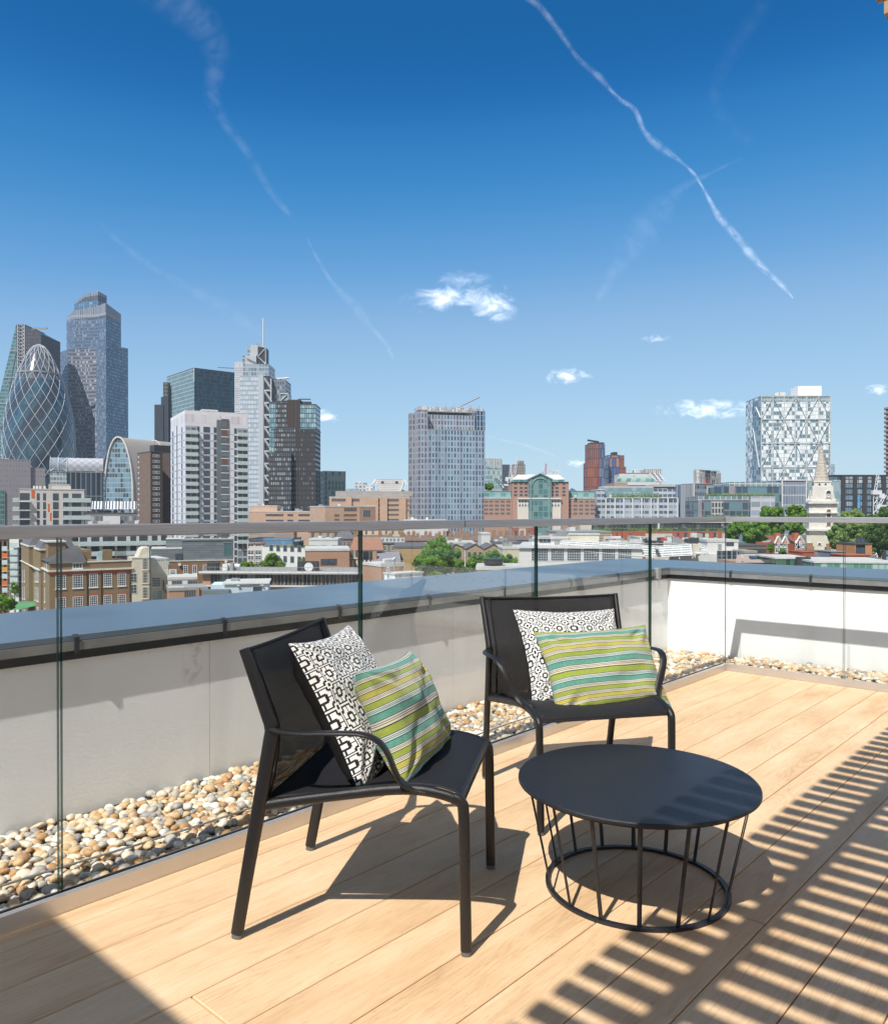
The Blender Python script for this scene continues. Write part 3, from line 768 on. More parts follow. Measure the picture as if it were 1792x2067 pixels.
# ---------------------------------------------------------------- foliage
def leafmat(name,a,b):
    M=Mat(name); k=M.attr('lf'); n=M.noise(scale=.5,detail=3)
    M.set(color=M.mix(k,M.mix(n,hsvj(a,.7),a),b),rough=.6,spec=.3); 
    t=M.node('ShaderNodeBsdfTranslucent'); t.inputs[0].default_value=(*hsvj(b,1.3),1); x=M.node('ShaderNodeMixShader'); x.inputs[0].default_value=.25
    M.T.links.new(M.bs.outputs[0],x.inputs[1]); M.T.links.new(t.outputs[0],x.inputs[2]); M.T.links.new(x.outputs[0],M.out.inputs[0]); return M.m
LEAF=leafmat('plane_tree_leaves',(.075,.16,.025),(.23,.42,.06)); LEAF2=leafmat('fresh_leaves',(.10,.20,.025),(.22,.36,.06)); LEAF3=leafmat('pale_leaves',(.13,.23,.06),(.32,.45,.15)); BARK=plain('bark',(.13,.10,.07),.9)
def tree(name,label,clumps,Y,n=9000,ls=.35,mat=LEAF,group=None,trunk=True,seed=0):
    """clumps: list of (display x, display y, display radius, depth offset)"""
    rs=np.random.RandomState(seed+11); x0=sum(c[0] for c in clumps)/len(clumps)
    b=Bl(name,label,'tree',x0,Y,0,group)
    C=[]; 
    for (x,y,r,dy) in clumps:
        rr=r*Y/F; C.append((b.u(x),dy,ZH(y,Y)-GZ,rr))
    sub=[]
    for (cx,cy,cz,rr) in C:
        for i in range(26):
            d=rs.normal(size=3); d/=np.linalg.norm(d); k=rs.uniform(.45,.85); sub.append((cx+d[0]*rr*k,cy+d[1]*rr*k,cz+d[2]*rr*k*.95,rr*rs.uniform(.20,.36)))
    wts=np.array([q[3]**2 for q in sub]); wts/=wts.sum(); idx=rs.choice(len(sub),n,p=wts)
    S=np.array(sub)[idx]; d=rs.normal(size=(n,3)); d/=np.linalg.norm(d,axis=1)[:,None]
    P=S[:,:3]+d*S[:,3:4]*rs.uniform(.55,1.08,(n,1))
    nrm=d+rs.normal(size=(n,3))*.55; nrm/=np.linalg.norm(nrm,axis=1)[:,None]
    a=np.cross(nrm,rs.normal(size=(n,3))); a/=np.linalg.norm(a,axis=1)[:,None]; bb=np.cross(nrm,a)
    s=ls*rs.uniform(.6,1.4,(n,1)); V=np.empty((n,4,3)); V[:,0]=P-a*s-bb*s*.6; V[:,1]=P+a*s-bb*s*.6; V[:,2]=P+a*s+bb*s*.6; V[:,3]=P-a*s+bb*s*.6
    # leaf tone random, paler towards the top of each clump
    me=bpy.data.meshes.new('crown'); me.vertices.add(n*4); me.vertices.foreach_set('co',V.ravel()); me.loops.add(n*4); me.loops.foreach_set('vertex_index',np.arange(n*4))
    me.polygons.add(n); me.polygons.foreach_set('loop_start',np.arange(0,n*4,4)); me.polygons.foreach_set('loop_total',np.full(n,4)); me.update(calc_edges=True)
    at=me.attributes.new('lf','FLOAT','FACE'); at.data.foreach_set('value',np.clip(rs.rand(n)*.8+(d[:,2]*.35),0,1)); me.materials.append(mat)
    link('crown',me,b.r)
    zt=min(c[2] for c in C); cx=sum(c[0] for c in C)/len(C); cr=max(c[3] for c in C)
    mb=MB(); mb.sweep([(0,0,0),(.1,0,zt*.5),(cx*.6,0,zt)],[.09*cr+.15,.07*cr+.1,.05*cr+.05],n=8)
    for c in C: mb.sweep([(cx*.6,0,zt*.8),((c[0]+cx)/2,c[1]*.5,(zt+c[2])/2),(c[0],c[1],c[2])],[.05*cr,.035*cr,.02*cr],n=6)
    mb.build('trunk',BARK,b.r); return b
# ================================================================ GROUND AND FAR CITY
def ground():
    M=Mat('city_ground'); n=M.noise(scale=.01,detail=8); M.set(color=M.mix(M.maprange(n,.35,.65),(.10,.10,.095),(.20,.19,.17)),rough=.9)
    me=MB().face([(-12000,-12000,GZ),(12000,-12000,GZ),(12000,12000,GZ),(-12000,12000,GZ)]).build if 0 else None
    mb=MB(); mb.face([(-15000,-15000,GZ),(15000,-15000,GZ),(15000,15000,GZ),(-15000,15000,GZ)]); o=mb.build('city_ground',M.m); tag(o,kind='structure')
ground()
FARP=[fac('far_facade_pale',(.55,.56,.58),(.28,.34,.42),4,3.5,.6,.5),fac('far_facade_grey',(.38,.41,.46),(.22,.28,.36),3,3.5,.7,.5),fac('far_facade_brick',(.42,.31,.25),(.18,.20,.24),3.5,3.3,.5,.5),fac('far_facade_glass',(.35,.42,.48),(.26,.38,.46),3,3.8,.85,.75)]
def far():
    rs=random.Random(4); mb=MB()
    for i in range(1500):
        Y=rs.uniform(620,2600)**1.0; x=rs.uniform(-260,2050); X=U(x)*Y; a,b=cw(X,Y)
        if 0<=i: 
            w=rs.uniform(10,34); d=rs.uniform(10,30); h=rs.uniform(9,27)
            if rs.random()<.07 and 640<x<1800: h=rs.uniform(30,30+Y*.012)
        n=len(mb.v); mb.box(-w/2,w/2,-d/2,d/2,0,h,rs.randrange(4),4 if rs.random()<.6 else 0,u0=rs.uniform(0,50)); an=rs.choice([YAW+rs.uniform(-.3,.5)]); ca,sa=math.cos(an),math.sin(an)
        for k in range(n,len(mb.v)): p=mb.v[k]; mb.v[k]=(a+p[0]*ca-p[1]*sa,b+p[0]*sa+p[1]*ca,GZ+p[2])
    o=mb.build('distant_city',FARP+[GREYROOF]); tag(o,'hazy mass of distant city roofs reaching the horizon','distant city',kind='stuff')
far()
# ================================================================ TOWERS ON THE LEFT
def wedge_tower():
    Y=900; x0,_=z1(145); b=Bl('wedge_tower','sloping green glass wedge tower with a white lattice core behind the bullet shaped tower','tower',x0,Y)
    P=lambda x,y: (b.u(z1(x)[0]),b.z(z1(x,y)[1]))
    g=fac('wedge_glass',(.17,.28,.30),(.06,.15,.18),2.0,4.2,.88,.72,(.13,.24,.27),.3)
    pts=[P(140,408),P(-170,1700),P(148,1700)]; d=45
    mb=MB(); f=[(x,0,z) for x,z in pts]; k=[(x,d,z) for x,z in pts]
    mb.face([f[0],f[1],f[2]],0,[(p[0],p[2]) for p in (f[0],f[1],f[2])])
    mb.face([f[1],f[0],k[0],k[1]],0,[(0,f[1][2]),(0,f[0][2]),(d,f[0][2]),(d,f[1][2])]); mb.face([k[2],k[1],k[0]],0); mb.face([f[0],f[2],k[2],k[0]],0)
    b.part('glass_facade',mb,g)
    mb=MB()
    for y in (625,845,1060,1285,1490):
        xl=140-(y-408)*.24; a,z=P(xl,y); c,_=P(148,y); mb.box(a,c,-.6,-.01,z-1.2,z+.2)
    bb=[P(148,408),P(60,845),P(148,845),P(148,625)]
    for q,w in (((60,1060),(140,625)),((148,845),(10,1285)),((60,1060),(148,1490))):
        a=P(*q); c=P(*w); bar(mb,(a[0],-.5,a[1]),(c[0],-.5,c[1]),.5)
    b.part('mega_frame',mb,GREYM)
    xa,za=P(148,410); xb,_=P(212,410); xc,zc=P(345,487)
    core=fac('dark_core',(.055,.055,.07),(.10,.11,.15),3,4,.5,.4)
    mb=MB(); mb.box(xa+.3,xb,.3,d,0,za,0); b.part('lattice_core',mb,core)
    mb=MB(); pts=[(xb+.01,0),(xc,0),(xc,d),(xb+.01,d)]; mb.prism(pts,0,[za-1,zc,zc,za-1]); b.part('dark_core',mb,core)
    mb=MB(); n=20; zs=[za-i*(za-P(0,1000)[1])/n for i in range(n+1)]
    mb.box(xa,xa+.9,-.6,.25,0,za); mb.box(xb-.9,xb,-.6,.25,0,za)
    m=(xa+xb)/2
    for i in range(n):
        zt,zl=zs[i],zs[i+1]; mb.box(xa+.9,xb-.9,-.4,.1,zl-.35,zl+.35); bar(mb,(xa+1,-.2,zl),(m,-.2,zt),.5); bar(mb,(xb-1,-.2,zl),(m,-.2,zt),.5)
    b.part('bracing',mb,plain('lattice_grey',(.42,.42,.45),.5))
    mb=MB(); a,z=P(285,440); c,_=P(390,440); mb.box(a,c,5,6.5,z-.8,z+1.2); mb.box(a-6,a,4,7,z-6,z-.5); b.part('cradle',mb,GREYM)
wedge_tower()
def bullet_tower():
    Y=800; x0,_=z1(328); b=Bl('bullet_tower','curved bullet shaped glass tower wrapped in a diagonal white lattice with dark spiral bands','tower',x0,Y)
    b.auto=False; prof=[(575,4),(590,38),(620,66),(660,92),(700,113),(760,141),(820,168),(900,197),(1000,228),(1100,252),(1200,269),(1300,279),(1400,283),(1500,282),(1700,268),(1900,245)]
    YC=Y+68.; R0=[(ZH(z1(0,y)[1],YC)-GZ,(z1(328+r)[0]-z1(328)[0])*YC/F*.955) for y,r in prof]
    rows=[];uvs=[];n=72
    fine=[]
    for i in range(len(R0)-1):
        for k in range(4): t=k/4; fine.append((R0[i][0]*(1-t)+R0[i+1][0]*t,R0[i][1]*(1-t)+R0[i+1][1]*t))
    fine.append(R0[-1]); fine.append((0,R0[-1][1]*.92))
    mb=MB(); H=fine[0][0]; yc=68.; xc=U(x0)*YC-b.X
    # arc length param so the spirals keep an even pitch
    s_=0;S=[0]
    for i in range(1,len(fine)): s_+=math.hypot(fine[i][0]-fine[i-1][0],fine[i][1]-fine[i-1][1]); S.append(s_)
    for (z,r),sv in zip(fine,S):
        rows.append([(xc+r*math.cos(2*math.pi*k/n),yc+r*math.sin(2*math.pi*k/n),z) for k in range(n+1)]); uvs.append([(k/n,sv) for k in range(n+1)])
    mb.grid(list(reversed(rows)),0,list(reversed(uvs)))
    M=Mat('bullet_glass'); u,v=M.uv(); TW=1/330.
    band=((u*6+v*TW*6*1.0).fract()); dark=((band-.5).abs()<.21)*(v>48)
    fl=((v/3.9).fract()<.24); col=((u*72).fract()-.5).abs()>.42
    r=M.white(M.xyz((u*72).floor()+.5,(v/3.9).floor()+.5,.5))
    c=M.mix(r,(.014,.05,.085),(.045,.115,.17)); c=M.mix(fl*.6,c,(.03,.07,.10))
    c=M.mix(dark,c,M.mix(r,(.022,.035,.06),(.03,.04,.065))); c=M.mix((v<48),c,M.mix(r,(.03,.04,.06),(.12,.14,.17)))
    M.set(color=c,rough=.12,spec=.9); b.part('glass_body',mb,M.m)
    mb=MB(); N=18
    for sg in (-1,1):
        for k in range(N):
            path=[]
            for (z,r),sv in zip(fine[:-1],S): 
                th=2*math.pi*(k/N)-sg*2*math.pi*sv*TW*.92; path.append((xc+(r+.35)*math.cos(th),yc+(r+.35)*math.sin(th),z))
            mb.sweep(path,.27,n=5)
    b.part('diagrid_lattice',mb,plain('lattice_metal',(.50,.53,.57),.4,.5))
    z,r=R0[6]; mb=MB(); mb.grid([[(xc+(r+a)*math.cos(2*math.pi*k/n),yc+(r+a)*math.sin(2*math.pi*k/n),z+c) for k in range(n)] for a,c in ((.5,-1),(1.2,-1),(1.2,.6),(.5,.6))],0,None,False,True); b.part('crown_ring',mb,GREYM)
bullet_tower()
def stepped_tower():
    Y=950; x0,_=z1(880); b=Bl('stepped_glass_tower','tallest tower, faceted grey blue glass stepping back near its top','skyscraper',x0,Y)
    b.auto=False; fm=fac('stepped_front',(.13,.18,.26),(.08,.12,.20),1.6,4.0,.82,.62,(.24,.32,.42),.22,metal=.1); rm=fac('stepped_side',(.10,.17,.26),(.07,.15,.26),1.6,4.0,.85,.70,(.24,.38,.50),.3)
    fn=fac('stepped_louvre',(.30,.33,.39),(.12,.14,.19),2.4,30,.5,.93); lo=fac('stepped_lower',(.20,.22,.27),(.07,.09,.14),1.6,4.6,.8,.45,(.5,.5,.52),.25)
    def pl(x,dY): t=U(z1(x)[0]); return (t*(Y+dY)-b.X,dY)
    zt=lambda y: b.z(z1(0,y)[1])
    def pr(name,pts,y0,y1,ms,mats):
        mb=MB(); z0=zt(y0) if y0 else 0
        mb.prism([pl(*p) for p in pts],z0,[zt(y) for y in y1] if isinstance(y1,list) else zt(y1),0,0,ms); return b.part(name,mb,mats)
    P1=[(490,30),(570,12),(690,14),(800,10),(880,0),(1062,45),(1062,90),(490,90)]
    mats=[fm,rm,fn,lo,GREYROOF]
    pr('lower_shaft',P1,None,[600,598,598,590,575,545,545,600],[0,3,3,0,1,1,0,0],mats)
    P2=[(555,30),(612,16),(800,12),(880,2),(1005,38),(1005,80),(555,80)]
    pr('middle_shaft',P2,600,[350,340,330,330,345,345,350],[0,0,0,1,1,0,0],mats)
    pr('louvre_band',P2,346,[310,268,240,228,262,262,310],[2,2,2,2,2,2,2],mats)
    P3=[(620,34),(708,20),(815,14),(888,24),(888,60),(620,60)]
    pr('upper_shaft',P3,300,[190,150,140,150,150,190],[1,1,1,1,1,1],mats)
    pr('roof_screen',P3,186,[175,122,107,130,130,175],[2,2,2,2,2,2],mats)
stepped_tower()
def teal_block():
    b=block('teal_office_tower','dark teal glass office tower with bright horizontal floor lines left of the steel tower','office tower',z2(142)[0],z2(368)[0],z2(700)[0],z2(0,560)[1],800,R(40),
        fac('teal_lit',(.34,.42,.46),(.07,.16,.20),1.6,4.1,.72,.80,(.16,.28,.32),.35),fac('teal_dark',(.035,.07,.10),(.010,.03,.05),1.6,4.1,.9,.86,(.02,.07,.12),.3,rough=.05),DKROOF)  # sunlit left face and dark right face put into the colours
    b.box('corner_fin',WHITEM,-.5,.0,-.5,.0,b.h-14,b.h+.6)
    mb=MB(); 
    for i in range(24): v=b.d*(i+.5)/24; mb.box(-.35,-.05,v-.2,v+.2,b.h-13,b.h+.4)
    b.part('screen_fins',mb,WGT)
    a=b.u(z2(565)[0]); c=b.u(z2(698)[0]); mb=MB(); z=b.z(z2(0,596)[1],a); bar(mb,(a,5,z+5),(c,5,z+6),.5); bar(mb,(a+20,5,z+1),(a+20,5,z+6),.8); b.part('cradle',mb,GREYM)
    c=Bl('dark_slab_tower','narrow near black stepped tower at the left edge of the teal office tower','tower',z2(38)[0],840)
    m=fac('black_ribs',(.03,.035,.05),(.06,.07,.10),1.6,60,.4,.97)
    mb=MB(); mb.box(0,c.u(z2(112)[0]),0,25,0,c.z(z2(0,865)[1]))
    x1,x2=c.u(z2(90)[0]),c.u(z2(150)[0]); mb.box(x1,x2,1,24,0,c.z(z2(0,800)[1])); c.part('wall',mb,m)
    c.box('upper_stage',fac('slab_top',(.12,.12,.10),(.04,.04,.05),3,4,.6,.5),c.u(z2(110)[0]),c.u(z2(150)[0]),2,22,c.z(z2(0,800)[1]),c.z(z2(0,680)[1]))
teal_block()
def steel_tower():
    Y=700; b=Bl('steel_braced_tower','silver glass tower with diagonal side bracing, stepped top and a tall mast','skyscraper',z2(900)[0],Y,0)
    zt=lambda y: b.z(z2(0,y)[1]); u=lambda x: b.u(z2(x)[0])
    fm=fac('steel_front',(.30,.35,.41),(.38,.45,.52),2.4,4.1,.88,.62,(.55,.60,.65),.45,rough=.2); dk=fac('steel_top',(.36,.42,.46),(.16,.21,.26),2.4,4.0,.84,.7,(.3,.37,.42),.3); gr=fac('steel_slab',(.52,.53,.56),(.40,.42,.46),4,2.0,.9,.5)
    b.box('front_shaft',fm,u(745),0,0,30,0,zt(628)); b.box('corner_column',STEELB,.01,u(940),-1,6,0,zt(626))
    b.box('bracing_recess',DKM,u(940)+.01,u(1008),1.5,28,0,zt(650))
    mb=MB(); xa,xb=u(943),u(1006); mb.box(xa-.8,xa+.3,-.2,1.4,0,zt(640)); mb.box(xb-1,xb,-.2,1.4,0,zt(650))
    ys=[645,748,850,950,1050,1150,1250,1352,1452,1552,1652]
    for y0,y1 in zip(ys,ys[1:]): bar(mb,(xa,.3,zt(y0)),(xb,.3,zt(y1-8)),1.0); mb.box(xa+.3,xb-1,-.1,1.2,zt(y1)-.7,zt(y1)+.7)
    b.part('bracing',mb,STEELB)
    b.box('service_slab',gr,u(703),u(745)-.01,4,30,0,zt(512)); b.box('service_slab',gr,u(746),u(770),3,14,zt(628)+.01,zt(512))
    b.box('upper_storeys',dk,u(770)+.01,u(985),1,26,zt(628)+.01,zt(530))
    b.box('upper_storeys',STEELB,u(793),u(880),4,16,zt(530)+.01,zt(460)); b.box('upper_storeys',dk,u(765),u(793)-.01,5,16,zt(530)+.01,zt(462))
    b.box('upper_storeys',STEELB,u(832),u(893),6,16,zt(460)+.01,zt(372)); b.box('upper_storeys',dk,u(806),u(832)-.01,7,16,zt(460)+.01,zt(378)); b.box('louvre_panel',DKM,u(893)+.01,u(957),5,18,zt(530)+.01,zt(392))
    mb=MB()
    for p,q in (((893,470),(957,398)),((957,398),(957,530)),((893,470),(957,530)),((893,380),(957,395))): bar(mb,(u(p[0]),4.6,zt(p[1])),(u(q[0]),4.6,zt(q[1])),.5)
    b.part('bracing',mb,STEELB)
    mb=MB(); bar(mb,(u(938),10,zt(395)),(u(938),10,zt(150)),.75); b.part('mast',mb,WHITEM)
    mb=MB(); bar(mb,(u(850),8,zt(372)),(u(880),8,zt(350)),.6); mb.box(u(855),u(900),7,9,zt(372)+.2,zt(360)); bar(mb,(u(800),3,zt(480)),(u(880),3,zt(520)),.5); b.part('cradle',mb,GREYM)
    b.box('dark_wing',fac('steel_wing',(.20,.22,.26),(.10,.13,.17),2.2,4,.7,.7,(.3,.36,.42),.2),u(1010),u(1120),6,32,0,zt(658)); b.box('dark_wing',dk,u(1075),u(1143),4,20,0,zt(772))
    mb=MB(); 
    for p,q in (((1075,838),(1143,775)),((1075,775),(1143,775)),((1075,775),(1075,838)),((1143,775),(1143,838))): bar(mb,(u(p[0]),3.5,zt(p[1])),(u(q[0]),3.5,zt(q[1])),.6)
    b.part('bracing',mb,STEELB)
    mb=MB(); bar(mb,(u(1015),12,zt(655)),(u(1150),12,zt(645)),.8); b.part('cradle',mb,WHITEM)
STEELB=plain('silver_panel',(.50,.53,.57),.35,.6,.2,.06)
steel_tower()
def dark_cluster():
    Y=560; b=Bl('dark_bronze_tower','cluster of black bronze framed tower blocks stepping up behind the brick offices','tower',z2(1165)[0],Y)
    zt=lambda y: b.z(z2(0,y)[1]); u=lambda x: b.u(z2(x)[0])
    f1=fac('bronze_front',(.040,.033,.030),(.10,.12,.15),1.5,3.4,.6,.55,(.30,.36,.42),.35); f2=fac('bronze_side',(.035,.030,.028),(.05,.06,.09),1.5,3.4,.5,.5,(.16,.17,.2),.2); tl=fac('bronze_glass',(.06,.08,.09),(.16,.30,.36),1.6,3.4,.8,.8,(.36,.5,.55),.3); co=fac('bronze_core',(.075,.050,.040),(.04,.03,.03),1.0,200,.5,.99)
    def m(x0,x1,y0,y1,yt,mt,name='shaft',rf=DKROOF): 
        b.box(name,mt,u(x0),u(x1),y0,y1,0,zt(yt)); b.box('roof',rf,u(x0)-.2,u(x1)+.2,y0-.2,y1+.2,zt(yt)+.01,zt(yt)+.7)
    m(980,1165,0,20,1272,f1); m(1005,1030,8,30,1075,tl); m(1030,1205,6,26,1068,f1); m(1205.5,1228,4,30,1080,f2); m(1228.5,1368,1,24,1072,f2)
    m(985,1040,26.5,50,850,tl); m(1040.5,1135,26.5,50,840,f1); m(1135.5,1240,26.2,48,832,co,'core'); m(1240.5,1368,26.5,50,868,tl)
    mb=MB(); mb.box(u(1225),u(1328),30,31,zt(824),zt(820)+.3); mb.box(u(1240),u(1330),30,34,zt(866),zt(840)); b.part('cradle',mb,DKM)
dark_cluster()
# ================================================================ WHITE RESIDENTIAL TOWER
def white_tower():
    Y=312; b=Bl('white_residential_tower','white panelled residential tower with stacked glass balconies and a dark glazed stair strip','apartment tower',z2(290)[0],Y,R(29))
    u=lambda x:b.u(z2(x)[0]); v=lambda x:b.v(z2(x)[0]); z=lambda y:b.z(z2(0,y)[1])
    w=u(810); d=v(172); h=z(1008); W2=stone('white_panel',(.72,.73,.78),.2,.04,.5); SCR=fac('roof_screen',(.74,.73,.76),(.60,.58,.62),1.2,6,.9,.8,(.7,.7,.72),.3,rough=.4); BAND=stone('grey_band',(.46,.48,.56),.2,.05)
    mb=MB(); mb.box(0,w,0,d,0,h); b.part('wall',mb,W2)
    b.box('roof_screen',SCR,0,w,0,d,h+.01,h+4.6); b.box('roof',GREYROOF,1,w-1,1,d-1,h+4.62,h+4.9)
    b.box('rooftop_unit',WHITEM,w*.35,w*.6,d*.3,d*.7,h+4.9,h+6.6)
    fh=(z(1035)-z(1035+61*13))/13; top=z(1070)
    nfl=int(top/fh)
    a,c=u(552),u(592); b.box('dark_panel_strip',ZINC,a,c-.01,-.12,0,0,h+1.5)
    a2,c2=u(592),u(652); b.box('stair_glazing',fac('stair_glass',(.10,.11,.12),(.13,.16,.19),2.2,fh,.95,.8,(.20,.09,.06),.25),a2,c2,-.30,0,0,h+2.0)
    me=MB().box(a2-.25,c2+.05,-.42,-.31,-.35,0).build('stair_transom',WHITEM,mesh_only=True)
    for i in range(nfl+1): link('stair_transom',me,b.r,(0,0,top+.8-i*fh))
    mb=MB()
    for i in range(nfl+1):
        zz_=top-1.05-i*fh; mb.box(u(412),u(545),-.04,0,zz_-.3,zz_+.15); mb.box(-.04,0,.2,d-.2,zz_-.3,zz_+.15); mb.box(u(665),u(697),-.04,0,zz_-.3,zz_+.15)
    b.part('storey_band',mb,BAND)
    zs=[top-.75-i*fh for i in range(nfl)]; k=dict(fm=DF,gm=WG,fw=.07)
    b.win('R',[(u(443)+u(497))/2],zs,u(497)-u(443),2.15,nx=2,nz=1,**k)
    b.win('R',[(u(528)+u(550))/2],zs,u(550)-u(528),2.15,**k)
    b.win('R',[(u(697)+u(718))/2],zs,u(718)-u(697),2.15,**k)
    b.win('R',[(u(390)+u(411))/2],zs,u(411)-u(390),2.15,**k)
    ww=v(185)-v(196) if v(185)>v(196) else .9
    b.win('L',[(v(185)+v(196))/2],zs,abs(v(185)-v(196)),2.15,**k); b.win('L',[(v(262)+v(270))/2],zs,abs(v(262)-v(270)),2.15,**k)
    mb=MB(); mb.box(-.06,0,v(228),v(222),0,h); b.part('downpipe_strip',mb,DF)
    RECM=fac('balcony_recess',(.40,.42,.46),(.10,.12,.15),2.1,fh,.84,.72,(.22,.25,.28),.3)
    for xa,xb in ((294,392),(722,808)):
        A,B=u(xa),u(xb)
        mb=MB(); mb.box(A,B,-.1,0,0,top+1.6); b.part('balcony_recess',mb,RECM)
        sl=MB(); sl.box(A-.15,B+.1,-1.5,-.1,-.22,0,0); sl.box(A-.15,B+.1,-1.52,-1.46,0,1.25,1); sl.box(A-.15,A-.09,-1.46,-.1,0,1.25,1); sl.box(B+.04,B+.1,-1.46,-.1,0,1.25,1)
        me=sl.build('balcony',[WHITEM,GLASSBAL],mesh_only=True)
        wm=fac('recess',(.30,.32,.36),(.07,.09,.12),1.9,50,.82,.99)
        for i in range(nfl+1):
            o=link('balcony',me,b.r,(0,0,top-1.55-i*fh)); 
            if i>=15: break
white_tower()
# ================================================================ LEFT MIDDLE DISTANCE
def arch_building():
    Y=640; b=Bl('arched_roof_office','office with a tall arched glass end and a long ribbed metal barrel roof','office building',z1(860)[0],Y,R(0))
    u=lambda x:b.u(z1(x)[0]); z=lambda y:b.z(z1(0,y)[1])
    out=[(858,1900),(862,1780),(872,1650),(885,1550),(905,1450),(930,1385),(955,1350),(978,1341),(1005,1352),(1032,1392),(1055,1455),(1075,1540),(1090,1650),(1097,1780),(1100,1900)]
    P=[(u(x),z(y)) for x,y in out]; P[0]=(P[0][0],0); P[-1]=(P[-1][0],0)
    P=[(p.x,p.z) for p in catmull([(a,0,c) for a,c in P],4)]
    gm=fac('arch_glass',(.30,.40,.46),(.16,.26,.34),2.2,4,.88,.8,(.08,.10,.12),.35,rough=.06)
    mb=MB(); mb.face([(a,.6,c) for a,c in P],0,[(a,c) for a,c in P]); mb.f[-1]=tuple(mb.f[-1]); b.part('arched_glazing',mb,gm)
    M=Mat('ribbed_metal'); uu,vv=M.uv(); r=((uu/2.0).fract()<.12); r2=((uu/24.).fract()<.03); M.set(color=M.mix(r,(.40,.37,.35),(.26,.24,.23)),rough=.5); M.T  # ribs
    dx,dy=70,78; rows=[];uvs=[]
    for k in range(0,9):
        t=k/8; rows.append([(a+dx*t,dy*t,c*(1-.03*t)) for a,c in P]); 
    acc=[0]
    for i in range(1,len(P)): acc.append(acc[-1]+math.hypot(P[i][0]-P[i-1][0],P[i][1]-P[i-1][1]))
    uvs=[[(k/8*105,a_) for a_ in acc] for k in range(9)]
    mb=MB(); mb.grid(rows,0,uvs); o=b.part('barrel_roof',mb,M.m)
    mb=MB(); mb.sweep([(a,.2,c) for a,c in P],1.1,.8,side=(0,1,0),n=6); b.part('arch_rim',mb,STONEW)
    for t in (.30,.62): MB().sweep([(a+dx*t,dy*t-.3,c*(1-.03*t)+.2) for a,c in P],.5,n=5).build('roof_rib',STONEW,b.r)
arch_building()
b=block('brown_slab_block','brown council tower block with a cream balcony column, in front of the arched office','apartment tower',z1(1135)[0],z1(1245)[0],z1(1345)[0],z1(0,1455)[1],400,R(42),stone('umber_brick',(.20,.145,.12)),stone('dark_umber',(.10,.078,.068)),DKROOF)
def _():
    fh=2.75; n=14; b.h
    a,c=b.v(z1(1222)[0]),b.v(z1(1175)[0]); b.box('balcony_column',fac('cream_col',(.72,.68,.58),(.24,.20,.17),1.35,fh,.42,.42,ov=.3),-.25,0,a,c,0,b.h-.8)
    b.win('L',[b.v(z1(1147)[0])],[b.h-2.6-i*fh for i in range(n)],1.5,.8,fm=WF,gm=WGL,fw=.25)
    b.win('R',[b.u(z1(1280)[0]),b.u(z1(1305)[0])],[b.h-3-i*fh for i in range(n)],1.9,1.3,nx=2,fm=WF,gm=WG,fw=.16)
    b.box('rooftop_unit',DKM,2,12,3,9,b.h+.1,b.h+3.2); 
    MB().sweep([(4,5,b.h+3),(4,5,b.h+6)],.15,n=6).build('mast',GREYM,b.r)
_()
block('dark_brick_wing','plain dark brown tower wing right of the cream balcony column','apartment tower',z1(1345)[0],z1(1345)[0],z1(1412)[0],z1(0,1463)[1],420,R(10),stone('dk2',(.09,.07,.062)),stone('dk3',(.13,.10,.09)),DKROOF,depth=20)
b=block('granite_office','grey granite office block with setback storeys at the left edge','office building',z1(-250)[0],z1(-240)[0],z1(255)[0],z1(0,1512)[1],600,R(30),CONC,fac('granite_grid',(.27,.25,.27),(.16,.17,.20),2.1,3.9,.3,.35,(.22,.24,.28),.4),GREYROOF,depth=40,clutter=6)
b.mass(b.u(z1(375)[0],2)-b.w-.02,30,b.z(z1(0,1578)[1])-.4,CONC,fac('granite_grid2',(.30,.28,.30),(.18,.19,.22),2.1,3.9,.3,.35),GREYROOF,x0=b.w+.02,y0=2,lip=.4)
b.box('glazed_bay',fac('green_bay',(.20,.30,.28),(.06,.14,.13),1.5,3.8,.8,.8),b.u(z1(0)[0]),b.u(z1(40)[0]),-1,-.01,0,b.z(z1(0,1780)[1]))
